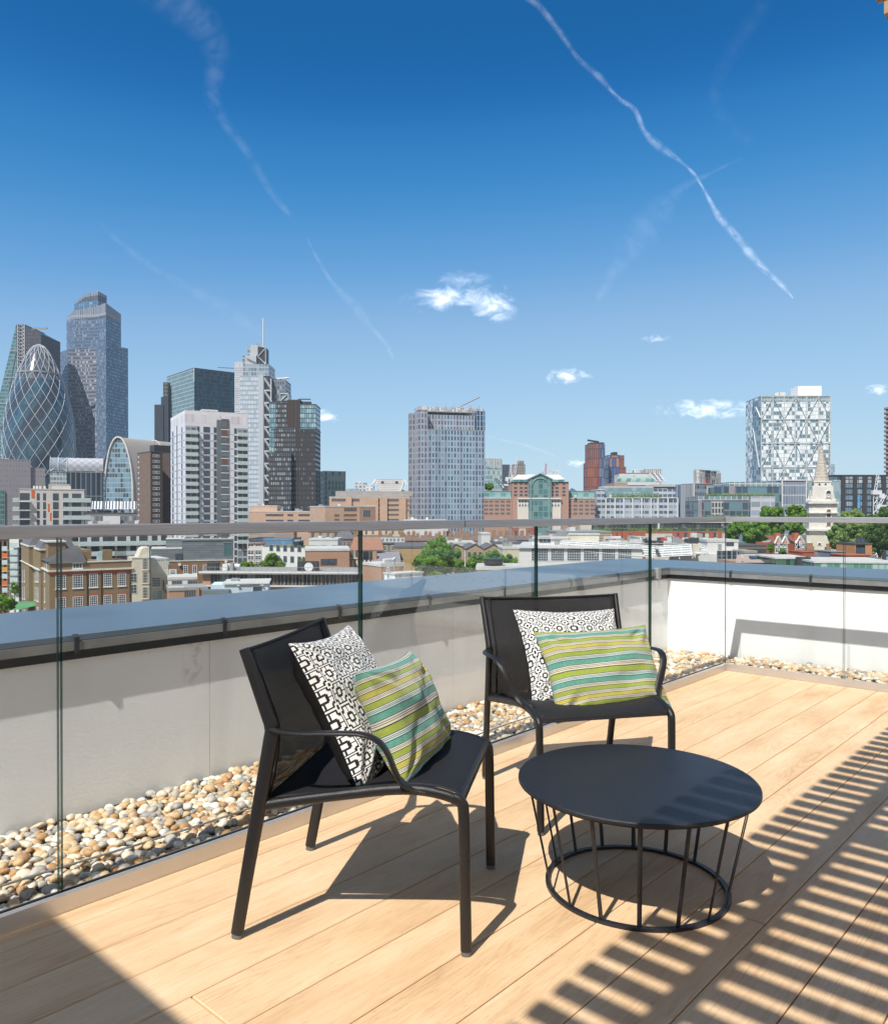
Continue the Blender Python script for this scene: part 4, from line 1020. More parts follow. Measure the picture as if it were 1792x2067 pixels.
def wave_office():
    b=block('glass_office','dark glass office with a quilted translucent roof canopy','office building',z1(414)[0],z1(415)[0],z1(855)[0],z1(0,1622)[1],560,R(21),fac('dkglass_l',(.2,.24,.28),(.06,.09,.13),3,4,.8,.8),fac('dkglass',(.16,.19,.22),(.025,.04,.065),3.3,22,.80,.97,mull=0),GREYROOF,depth=30)
    z0=b.h; ze=b.z(z1(0,1505)[1]); M=Mat('quilted_canopy'); u,v=M.uv(); k=(((u/5+v/5).fract()-.5).abs()+((u/5-v/5).fract()-.5).abs()); M.set(color=M.mix(k,(.34,.36,.42),(.60,.62,.68)),rough=.3)
    n=14; H=ze-z0; pr=[(0,z0+H*.05),(-.6,z0+H*.45),(.3,z0+H*.78),(2.2,z0+H*.96),(6,z0+H),(24,z0+H*.9)]
    x0=b.u(z1(553)[0]); pr=catmull([(0,a,c) for a,c in pr],4); mb=MB(); rows=[[(x0,p.y,p.z),(b.w,p.y,p.z)] for p in pr]; uv=[[(0,p.z+p.y),(b.w-x0,p.z+p.y)] for p in pr]; mb.grid(rows,0,uv); b.part('roof_canopy',mb,M.m)
    mb=MB(); rows=[[(.2,p.y,p.z),(x0-.1,p.y,p.z)] for p in pr]; mb.grid(rows,0); b.part('glass_canopy',mb,glassm('canopy_glass',(.28,.34,.42)))
    mb=MB()
    for xx in (.2,x0*.5,x0): mb.sweep([(xx,p.y-.1,p.z+.05) for p in pr],.3,n=5)
    bar(mb,(.2,-.2,z0),(x0,0,ze-1),.3); bar(mb,(x0,-.2,z0),(.2,0,ze-1),.3); b.part('canopy_frame',mb,WHITEM)
    b.box('pale_storey',fac('pale_storey',(.42,.47,.50),(.2,.26,.3),2,3.4,.8,.6),.0,b.u(z1(553)[0]),-.4,-.02,b.h-9,b.h-1)
wave_office()
def balcony_flats():
    Y=262; b=Bl('balcony_flats','pale apartment block with wraparound glass balconies and orange panels beside the school','apartment block',z5(128)[0],Y,R(27))
    u=lambda x:b.u(z5(x)[0]); z=lambda y:b.z(z5(0,y)[1]); w=u(550); d=24; h=z(88); fh=z(170)-z(228)
    PANEL=stone('pale_grc',(.60,.58,.56),.3,.06)
    b.mass(w,d,h-.3,PANEL,PANEL,LTROOF,lip=.3); b.mass(-u(80)-.0,14,h-.6,PANEL,PANEL,LTROOF,x0=u(80)-.0,y0=4,lip=.25) if False else None
    
    zs=[z(163)-.05-i*fh for i in range(7)]
    k=dict(fm=DF,gm=WG,fw=.08)
    for xa,xb,nx in ((130,193,3),(240,258,1),(281,299,1),(345,382,2),(411,446,2),(470,528,3)): b.win('R',[(u(xa)+u(xb))/2],zs,u(xb)-u(xa),fh*.80,nx=nx,**k)
    for i,(xa,xb) in enumerate(((205,226),(312,322),(325,334))):
        zt=z(88) if i==0 else z(176 if i==1 else 236); o=b.box('orange_panel',ORNG,u(xa),u(xb),-.08,0,zt-fh-.2,zt-.5)
    for i in range(7):
        zz_=z(170)-i*fh; L=MB(); L.box(-2.0,u(200),-1.6,5,zz_-.3,zz_-.02); b.part('balcony_slab',L,WHITEM)
        L=MB(); L.box(u(412),u(590),-1.6,-.0,zz_-.3,zz_-.02); L.box(w,u(590),0,8,zz_-.3,zz_-.02); b.part('balcony_slab',L,WHITEM)
        G=MB(); G.box(-2.0,u(125),-1.62,-1.56,zz_,zz_+1.1); G.box(-2.0,-1.94,-1.5,8,zz_,zz_+1.1); b.part('balcony_glass',G,GLASSBAL)
        G=MB(); G.box(u(412),u(590),-1.62,-1.56,zz_,zz_+1.1); b.part('balcony_glass',G,GLASSBAL)
        if i%2==0 or i==3: b.box('orange_screen',plain('amber_panel',(.6,.3,.05)) if i else ORNG,-2.06,-2.01,2,5,zz_,zz_+1.1)
    b.box('penthouse',CONC,u(320),u(460),5,15,h,z(52)); b.box('penthouse',PANEL,u(340),u(465),4,4.9,h,z(66))
    for x in (215,235,256,285): b.box('roof_vent',WHITE,u(x),u(x+14),6,7.5,h,z(66))
    mb=MB()
    # long lower wing behind the railing to the right
    c=Bl('balcony_wing','long lower wing of flats with continuous glass balconies behind the school roof','apartment block',z5(510)[0],236,R(22))
    u=lambda x:c.u(z5(x)[0]); zz2=lambda y:c.z(z5(0,y)[1]); w=u(1120); h=zz2(330); c.mass(w,16,h-.3,PANEL,PANEL,GREYROOF,lip=.3,clutter=5)
    fh=3.0; xs=[(515,570),(590,650),(665,720),(705,750),(760,825),(845,890),(903,965),(985,1028),(1045,1090)]
    for i in range(4):
        for xa,xb in xs: c.win('R',[(u(xa)+u(xb))/2],[zz2(450)-i*fh],u(xb)-u(xa)-.3,2.5,nx=2,fm=DF,gm=WG,fw=.08)
        o=c.box('balcony_slab',WHITEM,.3,w-1,-1.4,0,zz2(458)-i*fh-.25,zz2(458)-i*fh); c.box('balcony_glass',GLASSBAL,.3,w-1,-1.44,-1.40,zz2(458)-i*fh+.02,zz2(458)-i*fh+1.1)
balcony_flats()
b=block('glazed_roof_sheds','low building with a row of white glazed rooflights between flats and cream balcony column','office building',z1(700)[0],z1(705)[0],z1(1135)[0],z1(0,1965)[1],360,R(21),CONC,fac('shed_wall',(.22,.22,.23),(.12,.14,.16),2,3.5,.6,.6,(.4,.42,.44),.2),DKROOF,depth=30,clutter=8)
for k,(xa,xb) in enumerate(((755,850),(865,945),(945,1000),(1005,1080),(1085,1130))):
    a,c=b.u(z1(xa)[0]),b.u(z1(xb)[0]); z0=b.z(z1(0,1935)[1]); zt=b.z(z1(0,1868)[1]); mb=MB()
    mb.face([(a,2,z0),(c,2,z0),(c,7,zt),(a,7,zt)],0,[(0,0),(c-a,0),(c-a,6),(0,6)]); mb.face([(a,12,z0),(c,12,z0),(c,7,zt),(a,7,zt)],0,[(0,0),(c-a,0),(c-a,6),(0,6)]); mb.face([(a,2,z0),(a,7,zt),(a,12,z0)],0); mb.face([(c,2,z0),(c,12,z0),(c,7,zt)],0)
    mb.build('rooflight',fac('rooflight%d'%k,(.75,.77,.78),(.16,.18,.2),1.3,12,.55,.98),b.r)
b.box('plant_room',WHITEM,b.u(z1(855)[0]),b.u(z1(995)[0]),-6,-1,b.z(z1(0,2030)[1])-3,b.z(z1(0,1993)[1]))
# ================================================================ NEAR ROOFS ON THE LEFT
def school():
    Y=150; b=Bl('brick_school','old stock brick school with tall white windows, red lintels and slate roofs','school building',zA(630)[0],Y,R(33))
    u=lambda x:b.u(zA(x)[0]); z=lambda y,uu=0,vv=0:b.z(zA(0,y)[1],uu,vv)
    w=u(1680); zc=z(650); zt=z(560); d=min(30,max(10,b.v(zA(545)[0])))
    mb=MB().box(0,w,0,d,0,zt); b.part('wall',mb,BR_Y)
    b.box('cornice',STONEW,-.35,w+.3,-.35,d,zc-.25,zc+.05); b.box('brick_band',REDTRIM,-.06,w+.05,-.06,0,zc-.9,zc-.26)
    b.box('parapet_coping',STONEW,u(1110),w+.1,-.12,.35,zt,zt+.22); b.box('parapet_coping',WHITE,-.15,u(1095),-.15,.4,zt,zt+.3); b.box('flat_roof',DKROOF,u(1100),w-.1,.4,d-.2,zt-.3,zt-.05)
    # five tall windows on two visible floors
    cs=[u(775),u(993),u(1195),u(1377),u(1557)]; ws=u(1060)-u(930); s1=z(890); hh=z(712)-s1
    for i,c in enumerate(cs):
        ww=ws if i<2 else ws*.86
        for z0 in (s1,s1-4.25,s1-8.5): b.win('R',[c],[z0],ww,hh,nx=4,nz=6,fm=WF,gm=WG,fw=.11,sill=True,lintel=REDTRIM)
    b.win('R',[u(990)],[z(635)+.0],u(1055)-u(930),1.1,nx=3,nz=1,fm=WF,gm=WG,fw=.12,sill=True)
    b.win('L',[d*.4],[z(640)],.8,1.4,fm=WF,gm=WGL,fw=.1)
    for x in (1110,1293,1660): MB().sweep([(u(x),-.12,0),(u(x),-.12,zc)],.09,n=8).build('drainpipe',DKM,b.r)
    # hipped slate roof over the left part
    x0,x1=-.4,u(1100); zr=z(372); e=zt+.3
    mb=MB(); A=(x0,-.4,e);B=(x1,-.4,e);C=(x1,d,e);D=(x0,d,e);P=(x0+4.6,d*.45,zr);Q=(x1-.4,d*.45,zr)
    mb.face([A,B,Q,P]);mb.face([B,C,Q]);mb.face([C,D,P,Q]);mb.face([D,A,P]); b.part('roof',mb,DKROOF)
    # left return wing with slim windows, running back from the corner
    dl=max(8,min(40,b.v(zA(252)[0]))); 
    # stair towers with dark mansard roofs behind
    def tw(xa,xb,ya,yb,yt,name='stair_tower',mans=True):
        a,c=u(xa),u(xb); ztp=z(yt,0,ya); b.box(name,BR_Y,a,c,ya,yb,0,ztp); b.box('cornice',STONEW,a-.3,c+.3,ya-.3,yb+.3,ztp+.01,ztp+.3)
        if mans:
            h=2.6; mb=MB(); i=1.2; p=[(a-.1,ya-.1),(c+.1,ya-.1),(c+.1,yb+.1),(a-.1,yb+.1)]; q=[(a+i,ya+i),(c-i,ya+i),(c-i,yb-i),(a+i,yb-i)]
            for k in range(4):
                k2=(k+1)%4; mb.face([(*p[k],ztp+.31),(*p[k2],ztp+.31),(*q[k2],ztp+h),(*q[k],ztp+h)])
            mb.face([(*r_,ztp+h) for r_ in q],1); b.part('mansard_roof',mb,[SLATE,ZINC])
        return a,c,ztp
    b.box('stair_tower',BR_Y,u(560,0) if 0 else .5,u(900),d*.6,d+6,zt,z(385)+1.2); b.box('cornice',STONEW,.2,u(905),d*.6-.3,d+6.3,z(385)+1.21,z(385)+1.5)
    V=lambda x:b.v(zA(x)[0]); vv=[V(545),V(480),V(400),V(300)]; print('SCHOOL v',vv)
    b.box('wing',BR_Y,.3,9,d+.01,vv[2],0,z(400,0,d)); b.box('stair_tower',BR_Y,-.5,6,vv[2]+.01,vv[3],0,z(345,0,vv[2])); b.box('stair_tower',BR_Y,-.4,5,vv[0]+.02,vv[1],0,z(390,0,vv[0]))
    for a0,a1,yt in ((vv[2],vv[3],345),(vv[0],vv[1],390)):
        zq=z(yt,0,a0); mb=MB(); mb.box(-.7,6.2,a0-.2,a1+.2,zq+.01,zq+.35); b.part('cornice',mb,STONEW); mb=MB(); p=[(-.5,a0),(6,a0),(6,a1),(-.5,a1)]; q=[(.8,a0+1),(4.7,a0+1),(4.7,a1-1),(.8,a1-1)]
        for k in range(4):
            k2=(k+1)%4; mb.face([(*p[k],zq+.36),(*p[k2],zq+.36),(*q[k2],zq+3),(*q[k],zq+3)])
        mb.face([(*r_,zq+3) for r_ in q]); b.part('mansard_roof',mb,SLATE)
    b.box('string_course',STONEW,-.75,-.41,vv[0],vv[3],z(575,0,vv[2]),z(565,0,vv[2]))
    zs=[z(720,0,13)-i*3.0 for i in range(4)]
    for x,of in ((322,-.5),(345,-.5),(430,.3),(452,.3),(500,-.4),(516,-.4),(572,0)): b.win('L',[V(x)],[z(790,0,V(x))-i*4.0 for i in range(3)],1.0,2.8,off=of,nx=1,nz=2,fm=WF,gm=WG,fw=.14,sill=True)
    b.box('chimney',BR_Y,u(1095),u(1150),3,4.5,zt,z(425)); b.box('chimney',BR_Y,u(1375),u(1500),5,7,zt,z(418)); b.box('access_hatch',glassm('pale_blue_door',(.45,.62,.75),.4),u(1310),u(1370),5,6.5,zt,z(440)); 
    mb=MB()
    for i in range(16): x=u(1520)+i*(u(1665)-u(1520))/15; bar(mb,(x,4,zt),(x,4,z(410)),.035)
    bar(mb,(u(1515),4,z(415)),(u(1668),4,z(415)),.04); b.part('roof_railing',mb,DKM)
school()
def near_left():
    b=block('dark_brick_warehouse','dark brown brick block with pilasters at the far left edge','warehouse',zA(-300)[0],zA(-290)[0],zA(110)[0],zA(0,250)[1],215,R(31),BR_B,BR_B,DKROOF,depth=20)
    for x in (-10,45,105): b.box('pilaster',BR_B,b.u(zA(x)[0])-.5,b.u(zA(x)[0]),-.35,0,0,b.h-.6)
    b.win('R',[b.u(zA(18)[0]),b.u(zA(78)[0])],[b.z(zA(0,y)[1]) for y in (390,500,620,730,850)],3.2,2.2,nx=3,nz=2,fm=DF,gm=WG)
    # balcony stack between warehouse and school
    b=Bl('balcony_stack','narrow white block with a ladder of small glass and orange balconies left of the school','apartment block',zA(120)[0],205,0)
    u=lambda x:b.u(zA(x)[0]); z=lambda y:b.z(zA(0,y)[1]); b.box('wall',WHITE,0,u(300),0,12,0,z(240)); b.box('dark_bay',DF,u(240),u(298),-.05,0,0,z(245))
    for i in range(7):
        y=300+i*88; col=(GLASSBAL,ORNG,GLASSBAL,plain('amber_glass',(.6,.3,.05)))[i%4]
        b.box('balcony',WHITEM,u(165),u(262),-1.5,0,z(y+45)-.18,z(y+45)); b.box('balcony_glass',GLASSBAL,u(165),u(262),-1.55,-1.5,z(y+45)+.01,z(y+45)+1.1)
        b.box('balcony',WHITEM,u(62),u(-1+130),-1.4,0,z(y+85)-.18,z(y+85)); b.box('balcony_glass',col,u(62),u(130),-1.45,-1.4,z(y+85)+.01,z(y+85)+1.05)
    tree('street_tree','small dark green round tree at the lower left edge beside the school',[(zA(60)[0],zA(0,1060)[1],15,0),(zA(120)[0],zA(0,1090)[1],10,1),(zA(10)[0],zA(0,1030)[1],12,0)],150,n=7000,ls=.18,seed=1)
    tree('climbing_tree','thin leafy tree growing against the white balcony stack',[(zA(180)[0],zA(0,850)[1],8,0),(zA(205)[0],zA(0,900)[1],7,0),(zA(170)[0],zA(0,910)[1],6,0)],175,n=1500,ls=.18,mat=LEAF3,seed=2)
    o=MB(); b=Bl('playground_mat','green sports court with a pale curved line below the small round tree','sports court',zA(160)[0],170,0); 
    b.part('court',MB().box(-6,6,-8,6,b.z(zA(0,1090)[1]),b.z(zA(0,1090)[1])+.1),plain('green_court',(.10,.30,.14),.7)); b.part('court_line',MB().sweep(catmull([(-1,-7,b.z(zA(0,1090)[1])+.12),(1,-3,b.z(zA(0,1090)[1])+.12),(4,0,b.z(zA(0,1090)[1])+.12)],6),.25,.02,side=(1,0,0),n=4),plain('pale_green_line',(.45,.6,.3)))
near_left()
def cream_block():
    Y=165; b=Bl('cream_concrete_block','weathered cream concrete building with small metal grid windows and a stepped corner tower','office building',zB(228)[0],Y,R(34))
    z=lambda y,uu=0,vv=0:b.z(zB(0,y)[1],uu,vv); u=lambda x:b.u(zB(x)[0]); v=lambda x:b.v(zB(x)[0])
    w=min(u(385),40); d=10
    b.mass(w,d,z(345)-.3,CREAM,CREAM,LTROOF,lip=.3)
    for k in range(6): 
        c=w*(.13+.15*k); b.win('R',[c],[z(430,c)],.55*w/9,1.9,fm=WF,gm=WGL,fw=.08)
    b.win('R',[w*.3],[z(600,w*.3)],w*.5,2.0,nx=7,nz=4,fm=WF,gm=WG,fw=.07,sill=True); b.win('R',[w*.35],[z(715,w*.3)],w*.6,1.9,nx=8,nz=4,fm=WF,gm=WGL,fw=.07)
    MB().sweep([(w*.72,-.1,z(540,w)),(w*.72,-.1,z(620,w)),(w*.97,-.1,z(660,w)),(w*.97,-.1,0)],.09,n=6).build('drainpipe',DKM,b.r)
    c=Bl('cream_stair_tower','cream concrete stair tower between the brick school and the zinc clad rooftop','stair tower',zB(58)[0],158,R(27)); u=lambda x:c.u(zB(x)[0]); z2_=lambda y:c.z(zB(0,y)[1])
    W=u(226); c.box('wall',CREAM,0,W,0,8,0,z2_(345)); c.box('roof_coping',WHITE,-.1,W+.1,-.1,.3,z2_(345)+.01,z2_(345)+.25)
    mb=MB(); a=u(115); mb.face([(a,.5,z2_(345)+.02),(W,.5,z2_(345)+.02),(W,.5,z2_(250)),(u(180),.5,z2_(250)),(u(150),.5,z2_(265))]); mb.face([(a,7,z2_(345)+.02),(u(150),7,z2_(265)),(u(180),7,z2_(250)),(W,7,z2_(250)),(W,7,z2_(345)+.02)]);
    mb.face([(W,.5,z2_(345)),(W,7,z2_(345)),(W,7,z2_(250)),(W,.5,z2_(250))]); mb.face([(u(180),.5,z2_(250)),(W,.5,z2_(250)),(W,7,z2_(250)),(u(180),7,z2_(250))]); mb.face([(a,.5,z2_(345)+.02),(u(150),.5,z2_(265)),(u(150),7,z2_(265)),(a,7,z2_(345)+.02)]); mb.face([(u(150),.5,z2_(265)),(u(180),.5,z2_(250)),(u(180),7,z2_(250)),(u(150),7,z2_(265))]); c.part('stepped_gable',mb,CREAM)
    c.win('R',[u(179)],[z2_(450),z2_(572),z2_(710)],u(205)-u(153),2.3,nx=4,nz=4,fm=CREAM,gm=WG,fw=.1,sill=True); c.win('R',[u(75)],[z2_(560),z2_(660)],1.2,1.8,nx=2,nz=3,fm=CREAM,gm=WG,fw=.08)
    MB().sweep([(W-.1,-.1,0),(W-.1,-.1,z2_(240))],.1,n=8).build('drainpipe',DKM,c.r)
cream_block()
def zinc_roof():
    Y=178; b=Bl('zinc_rooftop_building','brown brick building topped by a grey zinc clad box with a green picture window','office building',zB(400)[0],Y,R(19))
    z=lambda y,uu=0:b.z(zB(0,y)[1],uu); u=lambda x:b.u(zB(x)[0]); w=u(968); zb=z(365); 
    b.mass(w,14,zb-.2,BR_B,BR_B,LTROOF,lip=.2)
    M=Mat('zinc_shingles'); uu,vv=M.uv(); a=((vv/.55).fract()<.10).max(((uu/2.4+(vv/.55).floor()*.5).fract()<.012)); r=M.white(M.xyz((uu/2.4+(vv/.55).floor()*.5).floor()+.5,(vv/.55).floor()+.5,.5)); M.set(color=M.mix(a,M.mix(r,(.15,.18,.20),(.21,.235,.255)),(.07,.085,.095)),rough=.45,spec=.5); Z=M.m
    b.box('zinc_box',Z,u(515),w+.05,.3,12,zb+.01,z(190)); b.box('roof_edge',ZINC,u(515)-.1,w+.2,.15,12.2,z(190)+.01,z(190)+.25)
    b.box('zinc_box',Z,u(232),u(514),.25,10,zb+.01,z(262)); b.box('roof_edge',LTROOF,u(232),u(512),.2,10,z(262)+.01,z(262)+.2)
    b.box('zinc_box',Z,u(365),u(514),4,11,z(262)+.22,z(186)); b.box('flat_roof',LTROOF,u(365),w,4,11.5,z(190)+.26,z(186)+.3)
    for k in range(5): b.box('solar_panel',WG,u(530)+k*(w-u(530))/5.2,u(530)+(k+.85)*(w-u(530))/5.2,5,8,z(186)+.35,z(186)+.42)
    b.win('R',[u(923)],[z(328)],u(965)-u(882),z(208)-z(328),nx=2,fm=ZINC,gm=WGT,fw=.14,off=.3); b.win('R',[u(482)],[zb-.4],1.5,z(290)-zb,nz=2,fm=DF,gm=WG,off=.2)
    for x in (543,623,717,797): b.win('R',[u(x)],[z(485)],u(565)-u(522),z(408)-z(485),nx=2,nz=4,fm=WF,gm=WG,fw=.12,sill=True)
    b.win('R',[u(428)],[z(515)],1.6,z(442)-z(515),nx=1,nz=3,fm=WF,gm=WGL,fw=.3); b.win('R',[u(900)],[z(480)],1.4,z(418)-z(480),nz=3,fm=WF,gm=WG,fw=.25)
    for x,y in ((487,400),(902,382)): MB().sweep([(u(x),-.5,z(y)),(u(x),-.1,z(y)),(u(x),0,z(y))],[.35,.3,.1],n=10).build('wall_lamp',WHITE,b.r)
    c=block('white_bay_annex','low white annex with two wide metal framed windows in front of the brown brick wall','office building',zB(380)[0],zB(382)[0],zB(642)[0],zB(0,515)[1],160,R(18),WHITE,WHITE,LTROOF,depth=8)
    c.win('R',[c.u(zB(463)[0]),c.u(zB(605)[0])],[c.z(zB(0,600)[1])],c.u(zB(510)[0])-c.u(zB(416)[0]),c.z(zB(0,545)[1])-c.z(zB(0,600)[1]),nx=4,nz=4,fm=GREYM,gm=WG,fw=.1,sill=True)
    c=block('orange_brick_annex','small orange brick block with white coping just above the coping on the left','house',zB(391)[0],zB(392)[0],zB(735)[0],zB(0,612)[1],138,R(22),BR_O,BR_O,GREYROOF,depth=7)
    c.box('coping',WHITE,-.1,c.w*.4,-.1,.35,c.h+.02,c.h+.25); c.win('R',[c.u(zB(580)[0])],[c.z(zB(0,705)[1])],c.u(zB(632)[0])-c.u(zB(527)[0]),1.6,nx=5,nz=1,fm=BR_O,gm=WG)
    c.box('brick_post',BR_O,c.u(zB(640)[0]),c.u(zB(660)[0]),-.4,0,0,c.h)
zinc_roof()
def long_glazed():
    Y=150; b=Bl('long_glazed_building','long flat roofed brick building with a continuous strip of bronze framed windows','office building',zB(690)[0],Y,R(-3))
    z=lambda y,uu=0:b.z(zB(0,y)[1],uu); u=lambda x:b.u(zB(x)[0]); w=u(2300); h=z(470,u(1200))
    b.box('wall',BR_O,0,w,0,12,0,z(600,u(1500))); b.box('floor_slab',LTROOF,-.1,w,-.5,12,z(600,u(1500))+.01,z(588,u(1500)))
    z0=z(588,u(1500))+.01; b.box('glazed_storey',fac('bronze_strip',(.20,.16,.12),(.05,.07,.09),1.75,40,.86,.99,(.25,.36,.42),.15),u(760),w,.4,11,z0,h-.3)
    mb=MB(); n=46
    for i in range(n): x=u(760)+(w-u(760))*i/n; mb.box(x-.07,x+.07,.22,.38,z0,h-.3)
    b.part('mullions',mb,plain('bronze_mullion',(.26,.21,.16),.5)); b.box('end_wall',BR_O,0,u(759),.2,8,z0,h-.3)
    b.box('roof',GREYROOF,-.4,w+.3,-.8,12.5,h-.29,h+.15); b.box('roof_edge',WHITEM,-.4,w,-.86,-.81,h-.1,h+.22)
    mb=MB(); 
    for i in range(30): x=.5+i*(w-1)/30; bar(mb,(x,-.6,h+.2),(x,-.6,h+1.0),.03)
    bar(mb,(.5,-.6,h+1),(w-.5,-.6,h+1),.035); b.part('roof_railing',mb,GREYM)
    for xa,xb,y,mt in ((700,785,448,DKM),(840,885,458,WHITEM),(905,935,450,GREYM),(1520,1700,405,DKM)): b.box('rooftop_unit',mt,u(xa),u(xb),2,4,h+.16,z(y)+ (1.2 if xa<1000 else .6))
    MB().sweep([(u(880),3,h+1.0),(u(900),3,h+1.1),(u(985),3,h+.9)],.45,n=10).build('duct',WHITEM,b.r)
    MB().sweep([(u(1625),1.9,z(425)),(u(1625),1.85,z(425))],.85,.85,n=14).build('satellite_dish',WHITEM,b.r)
    mb=MB(); mb.sweep([(u(1990),.1,z0+.0),(u(1990),.1,z0+1.6)],.2,n=6); 
    # pale blue shed
    c=Bl('pale_blue_shed','pale blue panelled rooftop shed with a flat off white roof','shed',zB(890)[0],118,R(10)); u2=lambda x:c.u(zB(x)[0]); zz_=lambda y:c.z(zB(0,y)[1]); W=u2(1280); BL=fac('blue_panel',(.55,.66,.76),(.58,.70,.80),2.0,50,.95,.99,rough=.5)
    c.box('wall',BL,0,W,0,7,0,zz_(578)); c.box('roof',LTROOF,-.3,W+.2,-.3,7.4,zz_(578)+.01,zz_(566)); c.box('side_wall',BL,-2.2,-.01,2,7,0,zz_(578)-.2)
    c.box('roof_hood',GREYM,u2(930),u2(1000),3,5,zz_(566),zz_(545)); c.box('grey_porch',ZINC,u2(700),u2(940),-2,-.05,zz_(640)-.3,zz_(618)); c.win('R',[u2(1160),u2(1185),u2(1210)],[zz_(648)],.5,.7,fm=DF,gm=WG)
    c.win('R',[u2(1170)],[zz_(600)],1.2,.6,nx=1,nz=4,fm=WHITEM,gm=WGL)
    for x in (1003,1215): c.box('wall_lamp',WHITE,u2(x),u2(x)+.4,-.4,0,zz_(592),zz_(584))
    tree('street_tree','bright green bushy tree in front of the white tower base, left of its neighbour',[(zB(1090)[0],zB(0,420)[1],15,0),(zB(1040)[0],zB(0,435)[1],10,0),(zB(1150)[0],zB(0,440)[1],11,0)],215,n=9000,ls=.26,mat=LEAF2,seed=3)
    tree('street_tree','bright green rounded tree between brown flats and the long glazed building',[(zB(1320)[0],zB(0,380)[1],19,0),(zB(1260)[0],zB(0,410)[1],13,0),(zB(1385)[0],zB(0,410)[1],11,0),(zB(1330)[0],zB(0,430)[1],14,0),(zB(1215)[0],zB(0,415)[1],9,3)],205,n=12000,ls=.26,mat=LEAF2,seed=4)
    tree('street_tree','slim bright green tree squeezed between the white angled block and brick house',[(zB(1600)[0],zB(0,360)[1],5,0),(zB(1595)[0],zB(0,390)[1],6,0)],200,n=1500,ls=.25,mat=LEAF2,seed=5)
long_glazed()
def flats_mid():
    for (nm,lb,xa,xb,yt,Y,ph,brick,wx,wy,by) in (('brown_flats','brown brick flats with a white upper band and small white windows beside the white tower',1108,1250,208,262,13,BR_B,(1125,1193),(270,320,372,420),(234,275)),
                              ('brown_flats','low angled brick flats with a white band under a flat brown parapet',1262,1488,238,240,-4,BR_O,(1372,1435,1480),(302,362),(278,308))):
        b=block(nm,lb,'apartment block',zB(xa)[0],zB(xa+1)[0],zB(xb)[0],zB(0,yt)[1],Y,R(ph),brick,brick,TILE,depth=12)
        b.box('white_band',WHITE,-.03,b.w+.03,-.06,0,b.z(zB(0,by[1])[1]),b.z(zB(0,by[0])[1]))
        b.win('R',[b.u(zB(x)[0]) for x in wx],[b.z(zB(0,y)[1]) for y in wy],2.2,2.4,nx=2,nz=2,fm=WF,gm=WG,fw=.25,sill=True)
    b=block('scaffolded_building','low building wrapped in blue netting and scaffolding below the handrail','building under works',zB(1110)[0],zB(1112)[0],zB(1500)[0],zB(0,165)[1],330,R(0),BLUEN,BLUEN,BLUEN,depth=20)
    b.box('netting',BLUEN,b.w*.35,b.w,-6,-.1,0,b.h-4)
    mb=MB(); n=26
    for i in range(n): x=b.w*i/(n-1); bar(mb,(x,-6.3,0),(x,-6.3,b.h+2),.07); bar(mb,(x,-.3,0),(x,-.3,b.h+2.5),.07)
    for k in range(5): z=b.h-7+k*2.2; bar(mb,(0,-6.3,z),(b.w,-6.3,z),.07); bar(mb,(0,-.3,z),(b.w,-.3,z),.07)
    b.part('scaffold_poles',mb,GREYM); b.box('brick_wall',BR_O,b.w*.55,b.w*1.0,3,10,b.h+.1,b.h+3.2)
    b=Bl('white_angled_block','white apartment block with square windows and yellow green sedum roofs','apartment block',zB(1612)[0],215,R(58)); z=lambda y,u=0,v=0:b.z(zB(0,y)[1],u,v)
    d=30; b.box('wall',WHITE,-.0,14,0,16,0,z(255)); v=min(b.v(zB(1487)[0]),24); b.box('side_wall',stone('pale_grey',(.55,.55,.56)),0,14,16.01,16+.01+max(4,v-16),0,z(255)+1.0) if v>16 else None
    b.win('L',[2+i*2.6 for i in range(5)],[z(290)-i*3 for i in range(4)],1.4,1.8,nx=1,nz=1,fm=GREYM,gm=WG)
    b.box('sedum_roof',MOSS,.2,13.8,.2,15.8,z(255)+.01,z(250))
    for k in range(4): b.box('rooftop_box',(DKM,LTROOF,DKM,WHITEM)[k],2+k*2.6,3.8+k*2.6,4+k*2.3,6+k*2.3,z(250),z(250)+1.6)
    c=block('brick_corner_block','square orange brick block with paired dark windows beside the sedum roof','apartment block',zB(1611)[0],zB(1612)[0],zC(292)[0],zB(0,258)[1],172,R(9),BR_O,BR_O,LTROOF,depth=14)
    c.win('R',[c.u(zC(100)[0]),c.u(zC(158)[0])],[c.z(zC(0,362)[1]),c.z(zC(0,362)[1])-3.4],1.9,c.z(zC(0,312)[1])-c.z(zC(0,362)[1]),fm=DF,gm=WG,lintel=BR_O)
    c=block('glazed_corner_house','brick corner house with a glazed upper storey and a tiled roof','house',zC(292)[0],zC(293)[0],zC(568)[0],zC(0,240)[1],185,R(4),BR_O,BR_O,TILE,depth=14,lip=.3)
    c.box('glazed_bay',fac('bay_strips',(.38,.30,.22),(.12,.14,.15),1.2,9,.55,.95),.0,c.u(zC(355)[0]),-.15,-.01,c.z(zC(0,300)[1]),c.h); c.box('glazed_storey',fac('dk_bay',(.12,.12,.12),(.04,.05,.06),1.6,4,.8,.9,(.3,.36,.4),.2),c.u(zC(398)[0]),c.w,-.2,-.01,c.z(zC(0,330)[1]),c.h-.2)
    c.box('white_sill',WHITE,-.2,c.u(zC(360)[0]),-.5,-.16,c.z(zC(0,300)[1])-.3,c.z(zC(0,300)[1])-.02)
    for k in range(9): c.box('pier',CREAM,c.u(zC(283)[0])+k*.9,c.u(zC(283)[0])+k*.9+.45,-.3,0,0,c.z(zC(0,305)[1])-.4)
